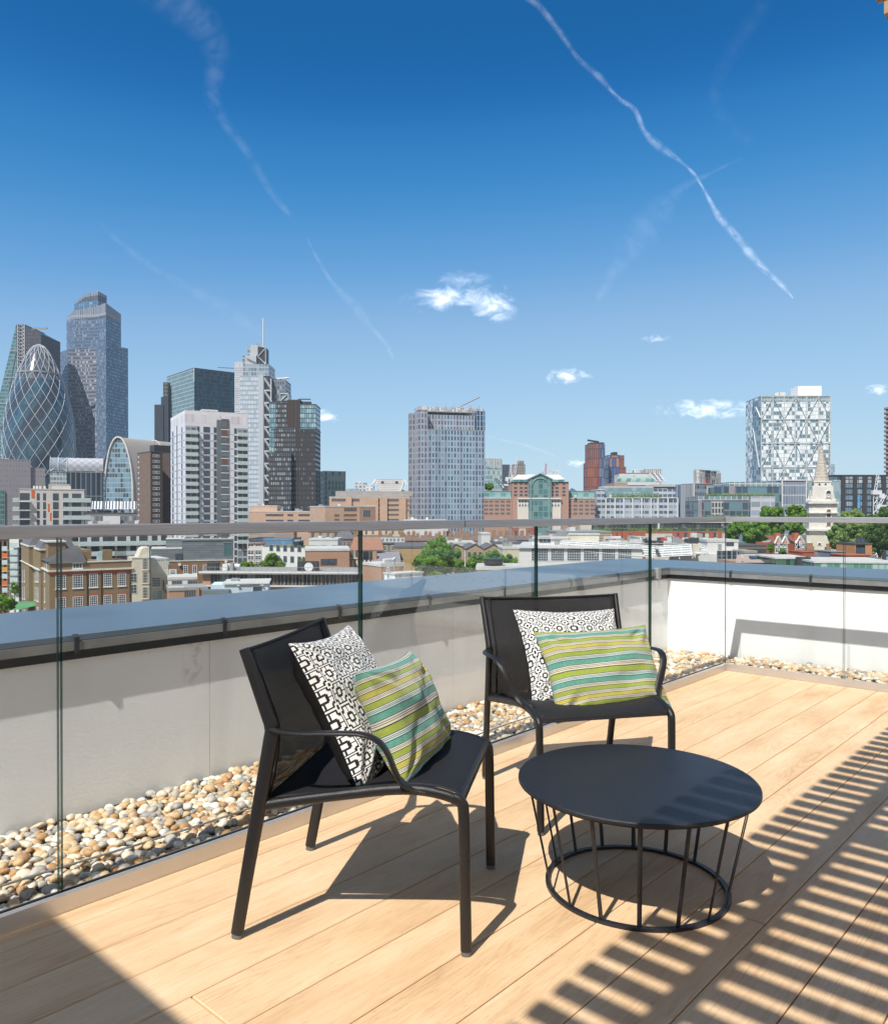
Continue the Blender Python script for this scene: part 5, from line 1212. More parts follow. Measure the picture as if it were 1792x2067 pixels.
    mb=MB(); e=c.h+.01; mb.face([(0,0,e),(c.w,0,e),(c.w*.9,7,e+2.6),(c.w*.1,7,e+2.6)]); mb.face([(c.w,0,e),(c.w,14,e),(c.w*.9,7,e+2.6)]); mb.face([(0,14,e),(0,0,e),(c.w*.1,7,e+2.6)]); mb.face([(c.w,14,e),(0,14,e),(c.w*.1,7,e+2.6),(c.w*.9,7,e+2.6)]); c.part('tiled_roof',mb,stone('red_tile',(.36,.19,.13),2,.2))
    # slate roof + tan gable wall
    c=Bl('slate_roof_hall','hall with a lilac grey slate roof beside a tan brick party wall','hall',zC(480)[0],180,0); z=lambda y:c.z(zC(0,y)[1]); u=lambda x:c.u(zC(x)[0]); LS=stone('lilac_slate',(.27,.26,.30),2,.12)
    c.box('wall',BR_O,0,u(700),0,10,0,z(345)); mb=MB(); mb.face([(0,0,z(345)),(u(704),0,z(345)),(u(682),6,z(262)),(u(20+475),6,z(266))],0); mb.face([(u(495),6,z(266)),(u(682),6,z(262)),(u(704),12,z(345)),(0,12,z(345))]); c.part('roof',mb,LS); c.box('chimney',BR_O,-.3,.7,2,3,0,z(255))
    c.box('coping',WHITE,u(690),u(703),-.2,.1,z(345),z(340))
    c=block('tan_gable_wall','tall plain tan stock brick wall with a low slate roof left of the big tree','warehouse',zC(648)[0],zC(650)[0],zC(905)[0],zC(0,208)[1],196,R(3),BR_Y,stone('tan_brick',(.44,.31,.16),.5,.15,brick=1),SLATE,depth=22)
    c=block('flat_roof_brick','low orange brick building with a white flat roof and grey ducts','house',zC(400)[0],zC(548)[0],zC(726)[0],zC(0,352)[1],140,R(32),BR_O,BR_O,LTROOF)
    mb=MB(); zt=c.h; mb.sweep([(2,3,zt+.5),(3.6,3.4,zt+.5)],.28,n=10); mb.sweep([(3,4.5,zt+.45),(4.6,4.2,zt+.45),(4.9,4,zt+.8)],.22,n=10); c.part('duct',mb,WHITEM)
    c.box('coping',WHITE,-.12,c.w+.1,-.12,.3,c.h+.01,c.h+.2)
    for k in range(3): c.box('brick_pier',BR_O,c.w*(.1+.3*k),c.w*(.1+.3*k)+.6,-.15,0,0,c.h-.5)
    c=block('white_panel_shed','white corrugated rooftop shed in front of the flat roofed brick building','shed',zC(570)[0],zC(655)[0],zC(878)[0],zC(0,425)[1],112,R(38),fac('corr',(.72,.76,.80),(.60,.66,.72),.5,50,.3,.99,rough=.5),fac('corr2',(.70,.74,.80),(.80,.82,.84),.6,50,.5,.99,rough=.5),LTROOF,lip=.2)
    c.win('L',[c.d*.6],[c.z(zC(0,470)[1])],.7,1.6,fm=WHITEM,gm=WGL)
    MB().sweep([(2,3,c.h),(2,3,c.h+1.8)],.12,n=8).build('flue',GREYM,c.r)
flats_mid()
def gable_terrace():
    Y=205; b=Bl('gabled_warehouse','stock brick warehouse with three gables and dark sash windows behind the trees','warehouse',zC(1095)[0],Y,R(4))
    z=lambda y,uu=0:b.z(zC(0,y)[1],uu); u=lambda x:b.u(zC(x)[0]); w=u(1512)
    pk=[(1095,250),(1135,196),(1195,218),(1212,240),(1295,196),(1365,238),(1440,197),(1512,240)]
    P=[(u(x),z(y)) for x,y in pk]; mb=MB(); mb.face([(0,0,0),(w,0,0)]+[(a,0,c) for a,c in reversed(P)],0,[(0,0),(w,0)]+[(a,c) for a,c in reversed(P)]); mb.face([(w,0,0),(w,16,0),(w,16,P[-1][1]),(w,0,P[-1][1])],0,[(0,0),(16,0),(16,30),(0,30)]); b.part('wall',mb,stone('terrace_brick',(.40,.30,.20),.5,.2,brick=1))
    mb=MB()
    for (a,c),(e,f) in zip(P,P[1:]): mb.face([(a,0,c),(e,0,f),(e,16,f),(a,16,c)],0)
    o=b.part('roof',mb,SLATE); mb=MB()
    for (a,c),(e,f) in zip(P,P[1:]): mb.sweep([(a,-.1,c+.1),(e,-.1,f+.1)],.16,n=4)
    b.part('gable_coping',mb,DKROOF)
    b.win('R',[u(x) for x in (1172,1247,1293,1335,1388,1476)],[z(298),z(298)-4.2],u(1258)-u(1236),z(258)-z(298),nx=2,nz=2,fm=DF,gm=WG,sill=False)
    MB().sweep([(u(1215),-.15,0),(u(1215),-.15,z(240))],.14,n=8).build('drainpipe',WHITEM,b.r)
    c=block('cream_blank_wall','plain cream rendered building with a stepped parapet between gabled warehouse and white factory','warehouse',zC(1515)[0],zC(1516)[0],zC(1655)[0],zC(0,218)[1],195,R(3),CREAM,stone('yellow_cream',(.66,.60,.46),.3,.1),LTROOF,depth=14,clutter=3)
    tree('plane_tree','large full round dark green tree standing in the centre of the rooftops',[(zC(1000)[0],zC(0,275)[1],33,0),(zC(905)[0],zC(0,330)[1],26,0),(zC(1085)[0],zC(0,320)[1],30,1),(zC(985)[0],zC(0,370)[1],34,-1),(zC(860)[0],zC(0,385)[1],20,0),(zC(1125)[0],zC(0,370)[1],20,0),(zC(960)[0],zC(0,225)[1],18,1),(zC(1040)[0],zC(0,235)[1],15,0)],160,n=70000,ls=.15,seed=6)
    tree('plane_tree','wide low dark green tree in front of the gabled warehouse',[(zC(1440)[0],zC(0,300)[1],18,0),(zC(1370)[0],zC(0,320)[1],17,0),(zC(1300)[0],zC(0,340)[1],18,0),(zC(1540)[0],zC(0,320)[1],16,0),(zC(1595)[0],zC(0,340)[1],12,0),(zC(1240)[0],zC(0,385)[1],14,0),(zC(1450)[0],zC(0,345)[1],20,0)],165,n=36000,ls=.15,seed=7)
    c=block('white_flat_roof','low brick building with a pale flat roof and a black water tank','house',zC(1302)[0],zC(1305)[0],zC(1680)[0],zC(0,372)[1],128,R(-4),BR_O,BR_O,LTROOF,depth=9)
    MB().sweep([(c.u(zC(1440)[0]),3,c.h+.1),(c.u(zC(1440)[0]),3,c.h+1.1)],[1.5,1.7],n=16).build('water_tank',DKM,c.r)
gable_terrace()
# ---------------------------------------------------------------- terraces with chimneys
def terraces():
    rs=random.Random(9); ords='first second third fourth fifth sixth seventh eighth ninth tenth eleventh twelfth'.split()
    def house(x0,x1,ye,yr,Y,label,brick,roof,stacks,dormers=0,group='terraced houses with chimney stacks'):
        b=Bl('terraced_house',label,'house',zC(x0)[0],Y,R(0 if x0>800 else 6),group); u=lambda x:b.u(zC(x)[0]); w=u(x1); ze=b.z(zC(0,ye)[1]); zr=b.z(zC(0,yr)[1]); d=9
        b.box('wall',brick,0,w,0,d,0,ze); mb=MB(); mb.face([(-.2,-.4,ze),(w+.0,-.4,ze),(w,d/2,zr),(-.2,d/2,zr)]); mb.face([(w,d+.3,ze),(-.2,d+.3,ze),(-.2,d/2,zr),(w,d/2,zr)]); mb.face([(w,-.4,ze),(w,d+.3,ze),(w,d/2,zr)]); mb.face([(-.2,d+.3,ze),(-.2,-.4,ze),(-.2,d/2,zr)]); b.part('roof',mb,roof)
        for s in stacks:
            a=u(s); hh=zr+rs.uniform(.7,1.7); cb=b.box('chimney',stone('stack_brick',(.44,.25,.15),1,.15) if 'SB' not in globals() else SB,a-.6,a+.6,d/2-.9,d/2+.8,ze,hh)
            for k in range(3): MB().sweep([(a-.38+k*.38,d/2,hh),(a-.38+k*.38,d/2,hh+.5)],.13,n=6).build('chimney_pot',SBP,cb)
        for i in range(dormers): b.win('R',[w*(i+.5)/dormers],[ze+.35],1.3,1.5,fm=WF,gm=WGL,fw=.25,off=-.1)
        b.win('R',lin(.8,w-.8,max(1,int(w/4.2))),[ze-2.4],1.2,1.7,nx=2,nz=2,fm=WF,gm=WG,fw=.14); return b
    g=globals(); g['SB']=stone('stack_brick',(.34,.20,.125),1,.3); g['SBP']=stone('pot_clay',(.38,.20,.12))
    row=[(325,415,(340,)),(415,480,()),(480,545,(540,)),(545,610,()),(610,665,(625,)),(665,735,(715,735))]
    for i,(a,c,s) in enumerate(row): house(a,c,186,122 if i<4 else 135,258,f'brown tiled terraced house, {ords[i]} from left of the row left of the big tree',BR_Y,TILE,s,dormers=2)
    row=[(735,800,(770,)),(800,860,(812,845)),(860,925,(900,)),(925,1000,(935,985)),(1000,1060,(1010,1050)),(1060,1130,(1095,)),(1130,1200,(1150,1195)),(1200,1275,(1235,)),(1275,1345,(1300,1340))]
    for i,(a,c,s) in enumerate(row): house(a,c,165,130 if i%2 else 124,300,f'dark roofed terraced house with red chimney stacks, {ords[i]} from left behind the big tree',BR_O,TILE,s)
    row=[(1440,1500,(1450,)),(1500,1560,(1505,1555)),(1560,1625,(1605,)),(1625,1700,(1675,)),(1700,1760,(1735,))]
    for i,(a,c,s) in enumerate(row): house(a,c,160,128,285,f'small terraced house with a tall stack, {ords[i]} from left of the row near white factory',BR_O,SLATE if i%2 else TILE,s)
    for i,(a,c,Y,h) in enumerate(((760,900,345,96),(905,1010,352,104),(1030,1120,340,100),(1160,1260,350,104),(1285,1360,345,98))):
        house(a,c,h+22,h-12,Y,f'far row house with clustered stacks, {ords[i]} from left just under the handrail',BR_O,TILE,(a+25,),group='far row houses under the handrail')
    for (nm,lb,cat,xa,xb,yt,Y,mt,rf,cl) in (
        ('cream_shop_block','cream shop block with small windows just under the handrail, left centre','shop building',400,750,74,360,fac('cream_shop',(.60,.50,.38),(.16,.16,.17),3,3.6,.35,.45),TILE,4),
        ('white_strip_block','white office with long window strips under the hotel tower','office building',940,1082,66,370,fac('white_strip',(.74,.76,.76),(.20,.26,.30),2.2,3.4,.8,.45),LTROOF,3),
        ('glass_balcony_block','small glazed office with balconies left of the white strip office','office building',755,935,80,365,fac('glz_b',(.40,.44,.46),(.13,.18,.22),2.5,3.2,.85,.6,(.4,.5,.5),.3),GREYROOF,3),
        ('white_plant_room','tall white plant room rising from the terraced roofs','plant room',1342,1415,104,262,WHITE,LTROOF,0),
        ('tan_hall','tan brick hall with arched windows behind the scaffolded building','hall',-30,330,92,352,fac('tan_hall',(.45,.32,.19),(.14,.15,.16),3.4,5,.4,.6,(.6,.6,.55),.2),TILE,4),
        ('red_arcade','ornate red and white brick block right of centre under the handrail','shop building',1590,1765,56,355,fac('arcade',(.62,.56,.50),(.10,.11,.13),3.0,3.6,.45,.6,wall2=(.42,.13,.08),wp=.45),GREYROOF,3),
        ('low_white_block','low white and blue roofed sheds left of centre','shed',-30,200,150,235,fac('lowwhite',(.60,.62,.62),(.20,.28,.32),3,3,.5,.4),LTROOF,6),
        ('brown_pub','small brown brick pub with a dark pyramid roof left of the first glass joint','pub',175,330,150,268,BR_B,TILE,0),
        ('pale_shed_row','row of white shed roofs in front of the dark roofed terrace','shed',990,1290,176,230,WHITE,LTROOF,3),
        ('white_garage','small white roofed garages among the chimneys on the right','garage',1450,1660,176,225,fac('garage',(.70,.70,.68),(.25,.25,.25),3.2,3,.35,.5),SLATE,4)):
        b=block(nm,lb,cat,zC(xa)[0],zC(xa+1)[0],zC(xb)[0],zC(0,yt)[1],Y,R(2),mt,mt,rf,depth=14,clutter=cl)
        if nm=='brown_pub':
            e=b.h+.02; mb=MB(); w=b.w; mb.face([(-.3,-.3,e),(w+.3,-.3,e),(w/2,7,e+4.5)]); mb.face([(w+.3,-.3,e),(w+.3,14,e),(w/2,7,e+4.5)]); mb.face([(-.3,14,e),(-.3,-.3,e),(w/2,7,e+4.5)]); b.part('pyramid_roof',mb,SLATE)
            b.win('R',lin(1,b.w-1,3),[b.h-2.6],1.1,1.8,nx=2,nz=2,fm=WF,gm=WG)
terraces()
# ================================================================ CENTRE
def pink_offices():
    M=fac('pink_office',(.56,.37,.26),(.06,.065,.075),8.5,4.2,.78,.34,(.25,.33,.36),.15,ov=.4); P=stone('pink_wall',(.54,.385,.29),.25,.1)
    b=block('pink_granite_office','long low pink granite office with ribbon windows right of the white tower','office building',z2(812)[0],z2(813)[0],z2(1500)[0],z2(0,1745)[1],430,R(3),P,P,LTROOF,depth=18,clutter=5)
    k=dict(fm=P,gm=WG,fw=.12); 
    for xa,xb in ((955,1105),(1135,1185),(1225,1338),(1430,1490)):
        for y0,y1 in ((1790,1768),(1832,1815)): b.win('R',[(b.u(z2(xa)[0])+b.u(z2(xb)[0]))/2],[b.z(z2(0,y0)[1])],b.u(z2(xb)[0])-b.u(z2(xa)[0]),b.z(z2(0,y1)[1])-b.z(z2(0,y0)[1]),nx=int((xb-xa)/15),**k)
    b.mass(b.u(z2(1030)[0],-3),12,b.z(z2(0,1702)[1]),P,P,LTROOF,y0=6,lip=.3,name='upper_storey',clutter=2)
    b=block('pink_granite_office','stepped pink granite office with a grey plant storey left of the hotel tower','office building',z3(0)[0],z3(30)[0],z3(602)[0],z3(0,782)[1],400,R(5),P,P,LTROOF,depth=22)
    b.box('plant_storey',stone('grey_plant',(.36,.34,.33)),b.u(z3(75)[0]),b.w+2,3,18,b.h+.1,b.z(z3(0,742)[1])); 
    u=lambda x:b.u(z3(x)[0]); z=lambda y:b.z(z3(0,y)[1])
    for xa,xb,ys in ((45,150,((818,795),)),(183,248,((818,795),)),(438,530,((818,797),(852,834),(887,868),(920,904),(956,940))),(370,392,((818,795),(852,834),(887,868),(920,904),(956,940))),(590,602,((820,800),(855,836),(890,872)))):
        for y0,y1 in ys: b.win('R',[(u(xa)+u(xb))/2],[z(y0)],u(xb)-u(xa),z(y1)-z(y0),nx=max(1,int((xb-xa)/12)),nz=2,**k)
    for xa in (160,350,415,548): b.box('pilaster',P,u(xa),u(xa)+2.2,-1.0,-.01,0,z(784))
    c=block('pink_granite_office','lower front block of pink granite offices with a brown shaded side wall','office building',z3(-150)[0],z3(0)[0],z3(245)[0],z3(0,848)[1],370,R(30),P,P,LTROOF,depth=20,clutter=2)
    u=lambda x:c.u(z3(x)[0]); z=lambda y,uu=0:c.z(z3(0,y)[1],uu)
    for xa,xb,ys in ((65,103,((925,908),(955,940))),(133,228,((925,906),(956,940))),(135,228,((888,862),))):
        for y0,y1 in ys: c.win('R',[(u(xa)+u(xb))/2],[z(y0,u(xa))],u(xb)-u(xa),z(y1,u(xa))-z(y0,u(xa)),nx=max(1,int((xb-xa)/12)),nz=2,**k)
    d=block('pink_granite_office','small square pink granite block with its front coloured as if in shadow at the foot of the stepped office','office building',z3(246)[0],z3(248)[0],z3(362)[0],z3(0,846)[1],365,R(10),P,stone('pink_shade',(.30,.20,.15)),LTROOF,depth=14)  # front face shade put into its own darker pink
    d.win('R',[d.w*.45],[d.h-5.5],d.w*.5,3.6,nx=3,fm=P,gm=WG,fw=.12)
    block('teal_cube_office','dark teal chequered glass office cube with white roof frames','office building',z2(1376)[0],z2(1440)[0],z2(1618)[0],z2(0,1412)[1],620,R(26),fac('chq1',(.10,.20,.22),(.04,.12,.15),2.2,3.6,.6,.85,(.30,.42,.42),.35),fac('chq2',(.28,.36,.36),(.05,.12,.14),2.8,3.8,.55,.8,(.24,.36,.36),.4),WHITEM)
    b=Bl('curved_roof_hall','white building with a bulging curved metal end roof in the far centre','office building',z3(362)[0],640,0); u=lambda x:b.u(z3(x)[0]); z=lambda y:b.z(z3(0,y)[1])
    pts=[(362,660),(366,680),(378,708),(395,745),(540,745),(556,708),(567,672),(568,658)]; mb=MB(); mb.face([(u(x),0,z(y)) for x,y in pts],0,[(u(x),z(y)) for x,y in pts]); mb.face([(u(362),0,z(660)),(u(568),0,z(658)),(u(568),30,z(658)),(u(362),30,z(660))],0); o=b.part('curved_end',mb,fac('louvre_hall',(.66,.66,.66),(.40,.38,.36),60,1.6,.99,.35)); 
    mb=MB(); mb.sweep([(u(x),-.3,z(y)) for x,y in ((345,690),(362,662),(366,680),(380,712),(396,746))],.8,n=6); mb.sweep([(u(x),-.3,z(y)) for x,y in ((585,700),(568,660),(560,700),(540,746))],.8,n=6); b.part('rim',mb,WHITEM); b.box('podium',FARP[0],u(330),u(600),1,30,0,z(735)); b.box('roof_window',DF,u(402),u(420),-.4,-.02,z(684),z(672)); b.box('roof_window',DF,u(503),u(523),-.4,-.02,z(684),z(672))
    for nm,lb,xa,xb,yt,Y,mt in (('white_stepped_office','small white stepped office just right of the teal cube in the distance',210,290,680,800,FARP[0]),('blue_white_office','low blue and white office beside the teal cube',150,225,722,700,FARP[3]),('white_corner_office','pale office between stepped office and curved roof',288,345,700,760,fac('wco',(.70,.70,.70),(.35,.4,.45),4,3.5,.5,.5))):
        block(nm,lb,'office building',z3(xa)[0],z3(xa+1)[0],z3(xb)[0],z3(0,yt)[1],Y,R(2),mt,mt,WHITEM,depth=25,clutter=3)
pink_offices()
def hotel():
    Y=430; b=Bl('grey_hotel_tower','tall pale grey tower with fine vertical window strips standing alone in the centre','hotel tower',z3(745)[0],Y,R(14)); b.auto=False
    z=lambda y,u=0,v=0:b.z(z3(0,y)[1],u,v); u=lambda x,d=0:b.u(z3(x)[0],d)
    def mt(n,wall,w2,g,g2,gp=.35,bw=1.75,gu=.52): return fac(n,wall,g,bw,3.1,gu,.70,g2,gp,rough=.15,wall2=w2,wp=.35,ou=.3)
    mF=mt('hotel_front',(.33,.42,.54),(.27,.31,.40),(.06,.11,.17),(.17,.30,.36)); mM=mt('hotel_mid',(.36,.41,.49),(.34,.32,.37),(.08,.12,.18),(.16,.26,.30)); mL=mt('hotel_left',(.31,.33,.39),(.33,.30,.34),(.10,.13,.16),(.22,.28,.29),.4); mT=fac('hotel_crown',(.52,.52,.57),(.40,.41,.46),1.5,50,.7,.99,(.62,.62,.66),.4)
    h1=z(302); h2=z(180,0,4); h3=z(105,0,8)
    w=u(1145)
    b.box('front_shaft',mF,0,w,0,8,0,h1); b.box('roof',GREYM,0,w+.05,-.05,8,h1+.01,h1+.4)
    xm=u(668,3.5); b.box('middle_shaft',mM,xm,-.01,3.5,14,0,h2+1); b.box('middle_shaft',mM,0,u(1085,4),8.02,26,h1+.4,h2-.5); b.box('roof',GREYM,xm-.1,-.0,3.4,8.0,h2+1.01,h2+1.5); b.box('roof',GREYM,0,u(1085,4)+.1,8.01,26,h2+1.01,h2+1.5)
    xl=u(607,9); b.box('left_shaft',mL,xl,xm-.01,9,13,0,z(186,0,9)); b.box('left_shaft',mL,u(655,9),xm-.02,8.2,8.98,0,z(265,0,9))
    b.box('crown',mT,u(728,12),u(1138,12),12,26.5,h2+1.51,h3-2); b.box('crown',mT,u(677,12),u(727,12)-.01,12.2,26,h2+1.51,h3-1.5)
    b.box('glass_corner',fac('corner_glass',(.30,.36,.45),(.03,.08,.16),2,3.1,.7,.9),u(1075,11),u(1135,11),8.03,11.9,h1+.5,h3-4)
    mb=MB(); 
    for i in range(26): x=u(760,11.9)+i*(u(1130,11.9)-u(760,11.9))/25; zz_=h3-2-(i*7%5)*1.3; mb.box(x-.16,x+.16,11.4,11.95,h2+2.5+(i*5%4)*1.2,zz_)
    b.part('vertical_fins',mb,plain('pale_fin',(.45,.45,.48),.5))
    mb=MB(); x=u(940,14); bar(mb,(x,14,h3-2),(x+6,14,h3+1),.35); bar(mb,(x+5,14,h3+.5),(x+13,14,h3+4.5),.4); bar(mb,(x+11,14,h3+3.6),(x+14,14,h3+4.9),.3); b.part('cradle',mb,GREYM)
    c=block('white_roof_canopy','white flat roofed low building at the foot of the grey hotel tower','office building',z3(565)[0],z3(567)[0],z3(870)[0],z3(0,948)[1],330,R(3),WHITEM,WHITEM,WHITEM,depth=12,clutter=4)
hotel()
def mid_right():
    for nm,lb,cat,xl,xc,xr,yt,Y,ph,mL,mR,rf in (
      ('pale_teal_office_tower','pale teal glass office tower with a white roof frame just right of the hotel tower','office tower',1100,1165,1268,505,640,24,fac('pt_l',(.40,.52,.54),(.22,.36,.40),2.4,3.9,.8,.7),fac('pt_r',(.42,.52,.54),(.20,.34,.36),2.2,3.9,.8,.72,(.50,.60,.58),.3),WHITEM),
      ('dark_residential_tower','plain dark slate tower between the pale teal office tower and the concrete tower','apartment tower',1269,1272,1330,552,800,4,fac('drt',(.055,.065,.09),(.12,.14,.18),2.4,3.2,.35,.3),fac('drt2',(.055,.065,.09),(.12,.14,.18),2.4,3.2,.35,.3),DKROOF),
      ('concrete_tower','brown concrete tower with a corrugated outline behind white cranes','apartment tower',1337,1370,1434,550,1100,25,fac('ct',(.32,.27,.25),(.14,.12,.12),4,3.5,.5,.5),fac('ct2',(.36,.31,.28),(.15,.13,.13),4,3.5,.5,.55),DKROOF)):
        dd=None if xc-xl>10 else 20
        b=block(nm,lb,cat,z3(xl)[0],z3(xc)[0],z3(xr)[0],z3(0,yt)[1],Y,R(ph),mL,mR,rf,depth=dd)
        if nm=='concrete_tower': b.box('rooftop_storey',mR,b.w*.3,b.w*.85,3,b.d*.7,b.h,b.h+5)
        if nm=='pale_teal_office_tower':
            mb=MB(); 
            for i in range(9): mb.box(b.w*i/9-.2,b.w*i/9+.2,-.5,-.01,b.h-8,b.h)
            b.part('roof_fins',mb,WHITEM)
    def crane(label,xm,ym,yb,xj,yj,Y,mt,nm='tower_crane',r=.55,lat=1):
        b=Bl(nm,label,'crane',z3(xm)[0],Y); u=lambda x:b.u(z3(x)[0]); z=lambda y:b.z(z3(0,y)[1])
        mb=MB()
        def lattice(p,q,wd):
            p=Vector(p);q=Vector(q); t=(q-p).normalized(); s=Vector((0,1,0)).cross(t).normalized()*wd
            bar(mb,p-s,q-s*.5,r*.45); bar(mb,p+s,q+s*.5,r*.45); n=max(4,int((q-p).length/3.5))
            for i in range(n): a=p+(q-p)*(i/n); c=p+(q-p)*((i+1)/n); sg=1 if i%2 else -1; bar(mb,a+s*sg*(1-.5*i/n),c-s*sg*(1-.5*i/n),r*.3)
        lattice((0,0,0),(0,0,z(ym)),1.1); b.part('mast',mb,mt)
        mb=MB(); lattice((0,0,z(ym)),(u(xj),0,z(yj)),1.0); b.part('jib',mb,mt)
        s=-1 if u(xj)>0 else 1
        mb=MB(); mb.box(min(0,s*7),max(0,s*7),-1,1,z(ym)-.5,z(ym)+1); mb.box(s*6-1.2,s*6+1.2,-1.2,1.2,z(ym)-2.5,z(ym)-.5); bar(mb,(0,0,z(ym)),(s*3,0,z(ym)+6),.3); b.part('counter_jib',mb,mt); return b
    crane('white luffing tower crane with its jib raised steeply in front of the concrete tower',1350,650,760,1384,490,700,WHITEM)
    crane('slim white tower crane with a near vertical jib beside the dark slate tower',1318,700,760,1332,545,720,WHITEM)
    crane('white crane jib leaning down to the left above the red brick office wing',1300,735,800,1215,648,480,WHITEM)
    crane('thin red tower crane jib behind the gabled glass atrium',1578,640,700,1583,545,900,plain('crane_red',(.55,.06,.06)))
    crane('small white flat crane behind the right hip of the atrium roof',1634,600,700,1592,585,850,WHITEM)
    tree('roof_garden_trees','small roof garden trees between the hotel tower and the red brick office',[(z3(1155)[0],z3(0,712)[1],6,0),(z3(1185)[0],z3(0,712)[1],7,0)],440,n=1500,ls=.5,seed=21)
    # red brick office with glass atrium gable
    Y=425; b=Bl('red_brick_atrium_office','red brick office with white stone centre, green glass gabled atrium and cream hipped roofs','office building',zE(535)[0],Y,R(1)); b.auto=False
    z=lambda y:b.z(zE(0,y)[1]); u=lambda x,d=0:b.u(zE(x)[0],d); RB=stone('salmon_brick',(.43,.27,.215),.4,.1,brick=1)
    WGN=WGT
    b.box('wing',RB,0,u(1535),4,26,0,z(1106)); b.box('string_course',WHITEM,-.1,u(1540),3.7,27,z(1106)+.01,z(1100))
    b.box('glazed_storey',fac('green_storey',(.25,.36,.36),(.10,.26,.27),3,2.4,.9,.8,(.24,.42,.42),.3),0,u(780),6,24,z(1100)+.02,z(1040)); b.box('roof',GREYM,0,u(780),5.8,24,z(1040)+.01,z(1034))
    b.box('glazed_storey',bpy.data.materials['green_storey'],u(1286),u(1535),6,24,z(1100)+.02,z(1040)); b.box('roof',GREYM,u(1286),u(1535),5.8,24,z(1040)+.01,z(1034))
    mb=MB(); A=u(1320);C=u(1392);zt=z(1040); m=(A+C)/2; mb.face([(A,8,zt),(C,8,zt),(m,14,z(1003))]); mb.face([(C,8,zt),(C,20,zt),(m,14,z(1003))]); mb.face([(A,20,zt),(A,8,zt),(m,14,z(1003))]); b.part('glass_pyramid',mb,WGT)
    b.box('centre_block',RB,u(782,1),u(1286,1),1,24,0,z(962)); b.box('cornice',DF,u(780),u(1288),.6,24,z(962)+.01,z(956))
    b.box('stone_front',stone('white_stone_front',(.68,.64,.58),.3,.06),u(828),u(1218),.2,.98,0,z(1110))
    b.box('terrace_glass',bpy.data.materials['green_storey'],u(800),u(1262),4,22,z(956)+.01,z(934))
    CR=stone('cream_roof',(.74,.72,.62),.3,.05); mb=MB(); e=z(933); t=z(886); xa,xb=u(798),u(1264); xc,xd=u(850),u(1222)
    mb.face([(xa,3.8,e),(xb,3.8,e),(xd,9,t),(xc,9,t)]); mb.face([(xb,3.8,e),(xb,22,e),(xd,16,t),(xd,9,t)]); mb.face([(xa,22,e),(xa,3.8,e),(xc,9,t),(xc,16,t)]); mb.face([(xc,9,t),(xd,9,t),(xd,16,t),(xc,16,t)]); b.part('hipped_roof',mb,CR)
    # atrium
    a,c=u(925),u(1132); g=fac('atrium_glass',(.17,.28,.28),(.07,.16,.17),2.6,3.0,.86,.86,(.17,.29,.29),.35,rough=.08)
    pts=[(a,0),(c,0),(c,z(940)),(u(1128),z(925)),(u(1030),z(882)),(u(925),z(925)),(a,z(940))]; mb=MB(); mb.face([(x,-.6,zz_) for x,zz_ in pts],0,[(x,zz_) for x,zz_ in pts]); mb.face([(a,-.6,z(930)),(a,12,z(930)),(a,12,0),(a,-.6,0)],0,[(0,0)]*4)
    mb.face([(u(925),-.6,z(925)),(u(1030),-.6,z(882)),(u(1030),14,z(882)),(u(925),14,z(925))],0,[(0,0),(8,0),(8,14),(0,14)]); mb.face([(u(1030),-.6,z(882)),(u(1130),-.6,z(925)),(u(1130),14,z(925)),(u(1030),14,z(882))],0,[(0,0),(8,0),(8,14),(0,14)]); b.part('atrium_glazing',mb,g)
    mb=MB(); 
    for p,q in (((908,940),(1030,882)),((1030,882),(1145,940))): mb.sweep([(u(p[0]),-.9,z(p[1])),(u(q[0]),-.9,z(q[1]))],.5,n=4)
    arc=[(u(1030)+math.cos(t)*(u(1100)-u(1030)),-.8,z(1100)*0+z(985)+math.sin(t)*(z(925)-z(985))) for t in [math.pi*i/16 for i in range(17)]]; mb.sweep(arc,.3,n=4)
    for x in (945,1112): mb.box(u(x)-.3,u(x)+.3,-1.1,-.62,0,z(935))
    b.part('atrium_frame',mb,plain('teal_frame',(.22,.34,.34),.4)); b.box('stone_band',WHITEM,u(828),u(1218),-.9,.15,z(1112),z(1100))
    k=dict(fm=stone('stone_reveal',(.5,.3,.24)),gm=WG,fw=.15)
    for x in (812,863,905,1143,1183,1245): b.win('R',[u(x)],[z(y)+1 for y in (1002,1040,1073,1104)] ,u(40+800)-u(806),z(978)-z(1002),off=1.0,**k)
    ws=[(x0+x1)/2 for x0,x1 in ((540,562),(577,616),(628,668),(680,720),(732,772),(784,824))]
    k['gm']=WGN
    for xs in (ws,[1243,1305,1358,1410,1463,1512]): b.win('R',[u(x) for x in xs],[z(y) for y in (1144,1180,1216,1252)],u(616)-u(577),z(1122)-z(1144),nx=2,off=4.0,fm=k['fm'],gm=WGN,fw=.12)
    for xs in ((848,874,900,926),(1115,1142,1169,1195)): b.win('R',[u(x) for x in xs],[z(y) for y in (1145,1180)],u(856)-u(840),z(1122)-z(1145),off=.2,fm=WHITEM,gm=WG,fw=.1)
    mb=MB(); mb.sweep([(u(1350),3,z(1100)),(u(1350),3,z(1082)),(u(1345),3,z(1074))],.4,n=6); mb.sweep([(u(1360),3,z(1090)),(u(1360),3,z(1074))],.4,n=6); b.part('cowl_vent',mb,WHITEM)
    for x in (895,1160): link('planter_shrub',tree('x',None,[(zE(x)[0],zE(0,938)[1],5,0)],Y,n=500,ls=.4,seed=x).r.children[0].data,b.r) if False else None
    # orange and blue towers
    of=fac('orange_grid',(.08,.07,.09),(.34,.095,.05),2.0,9.6,.66,.90,(.26,.12,.09),.25,rough=.5); bf=fac('blue_grid',(.045,.055,.10),(.16,.18,.26),2.2,9.6,.72,.92,(.09,.12,.22),.4)
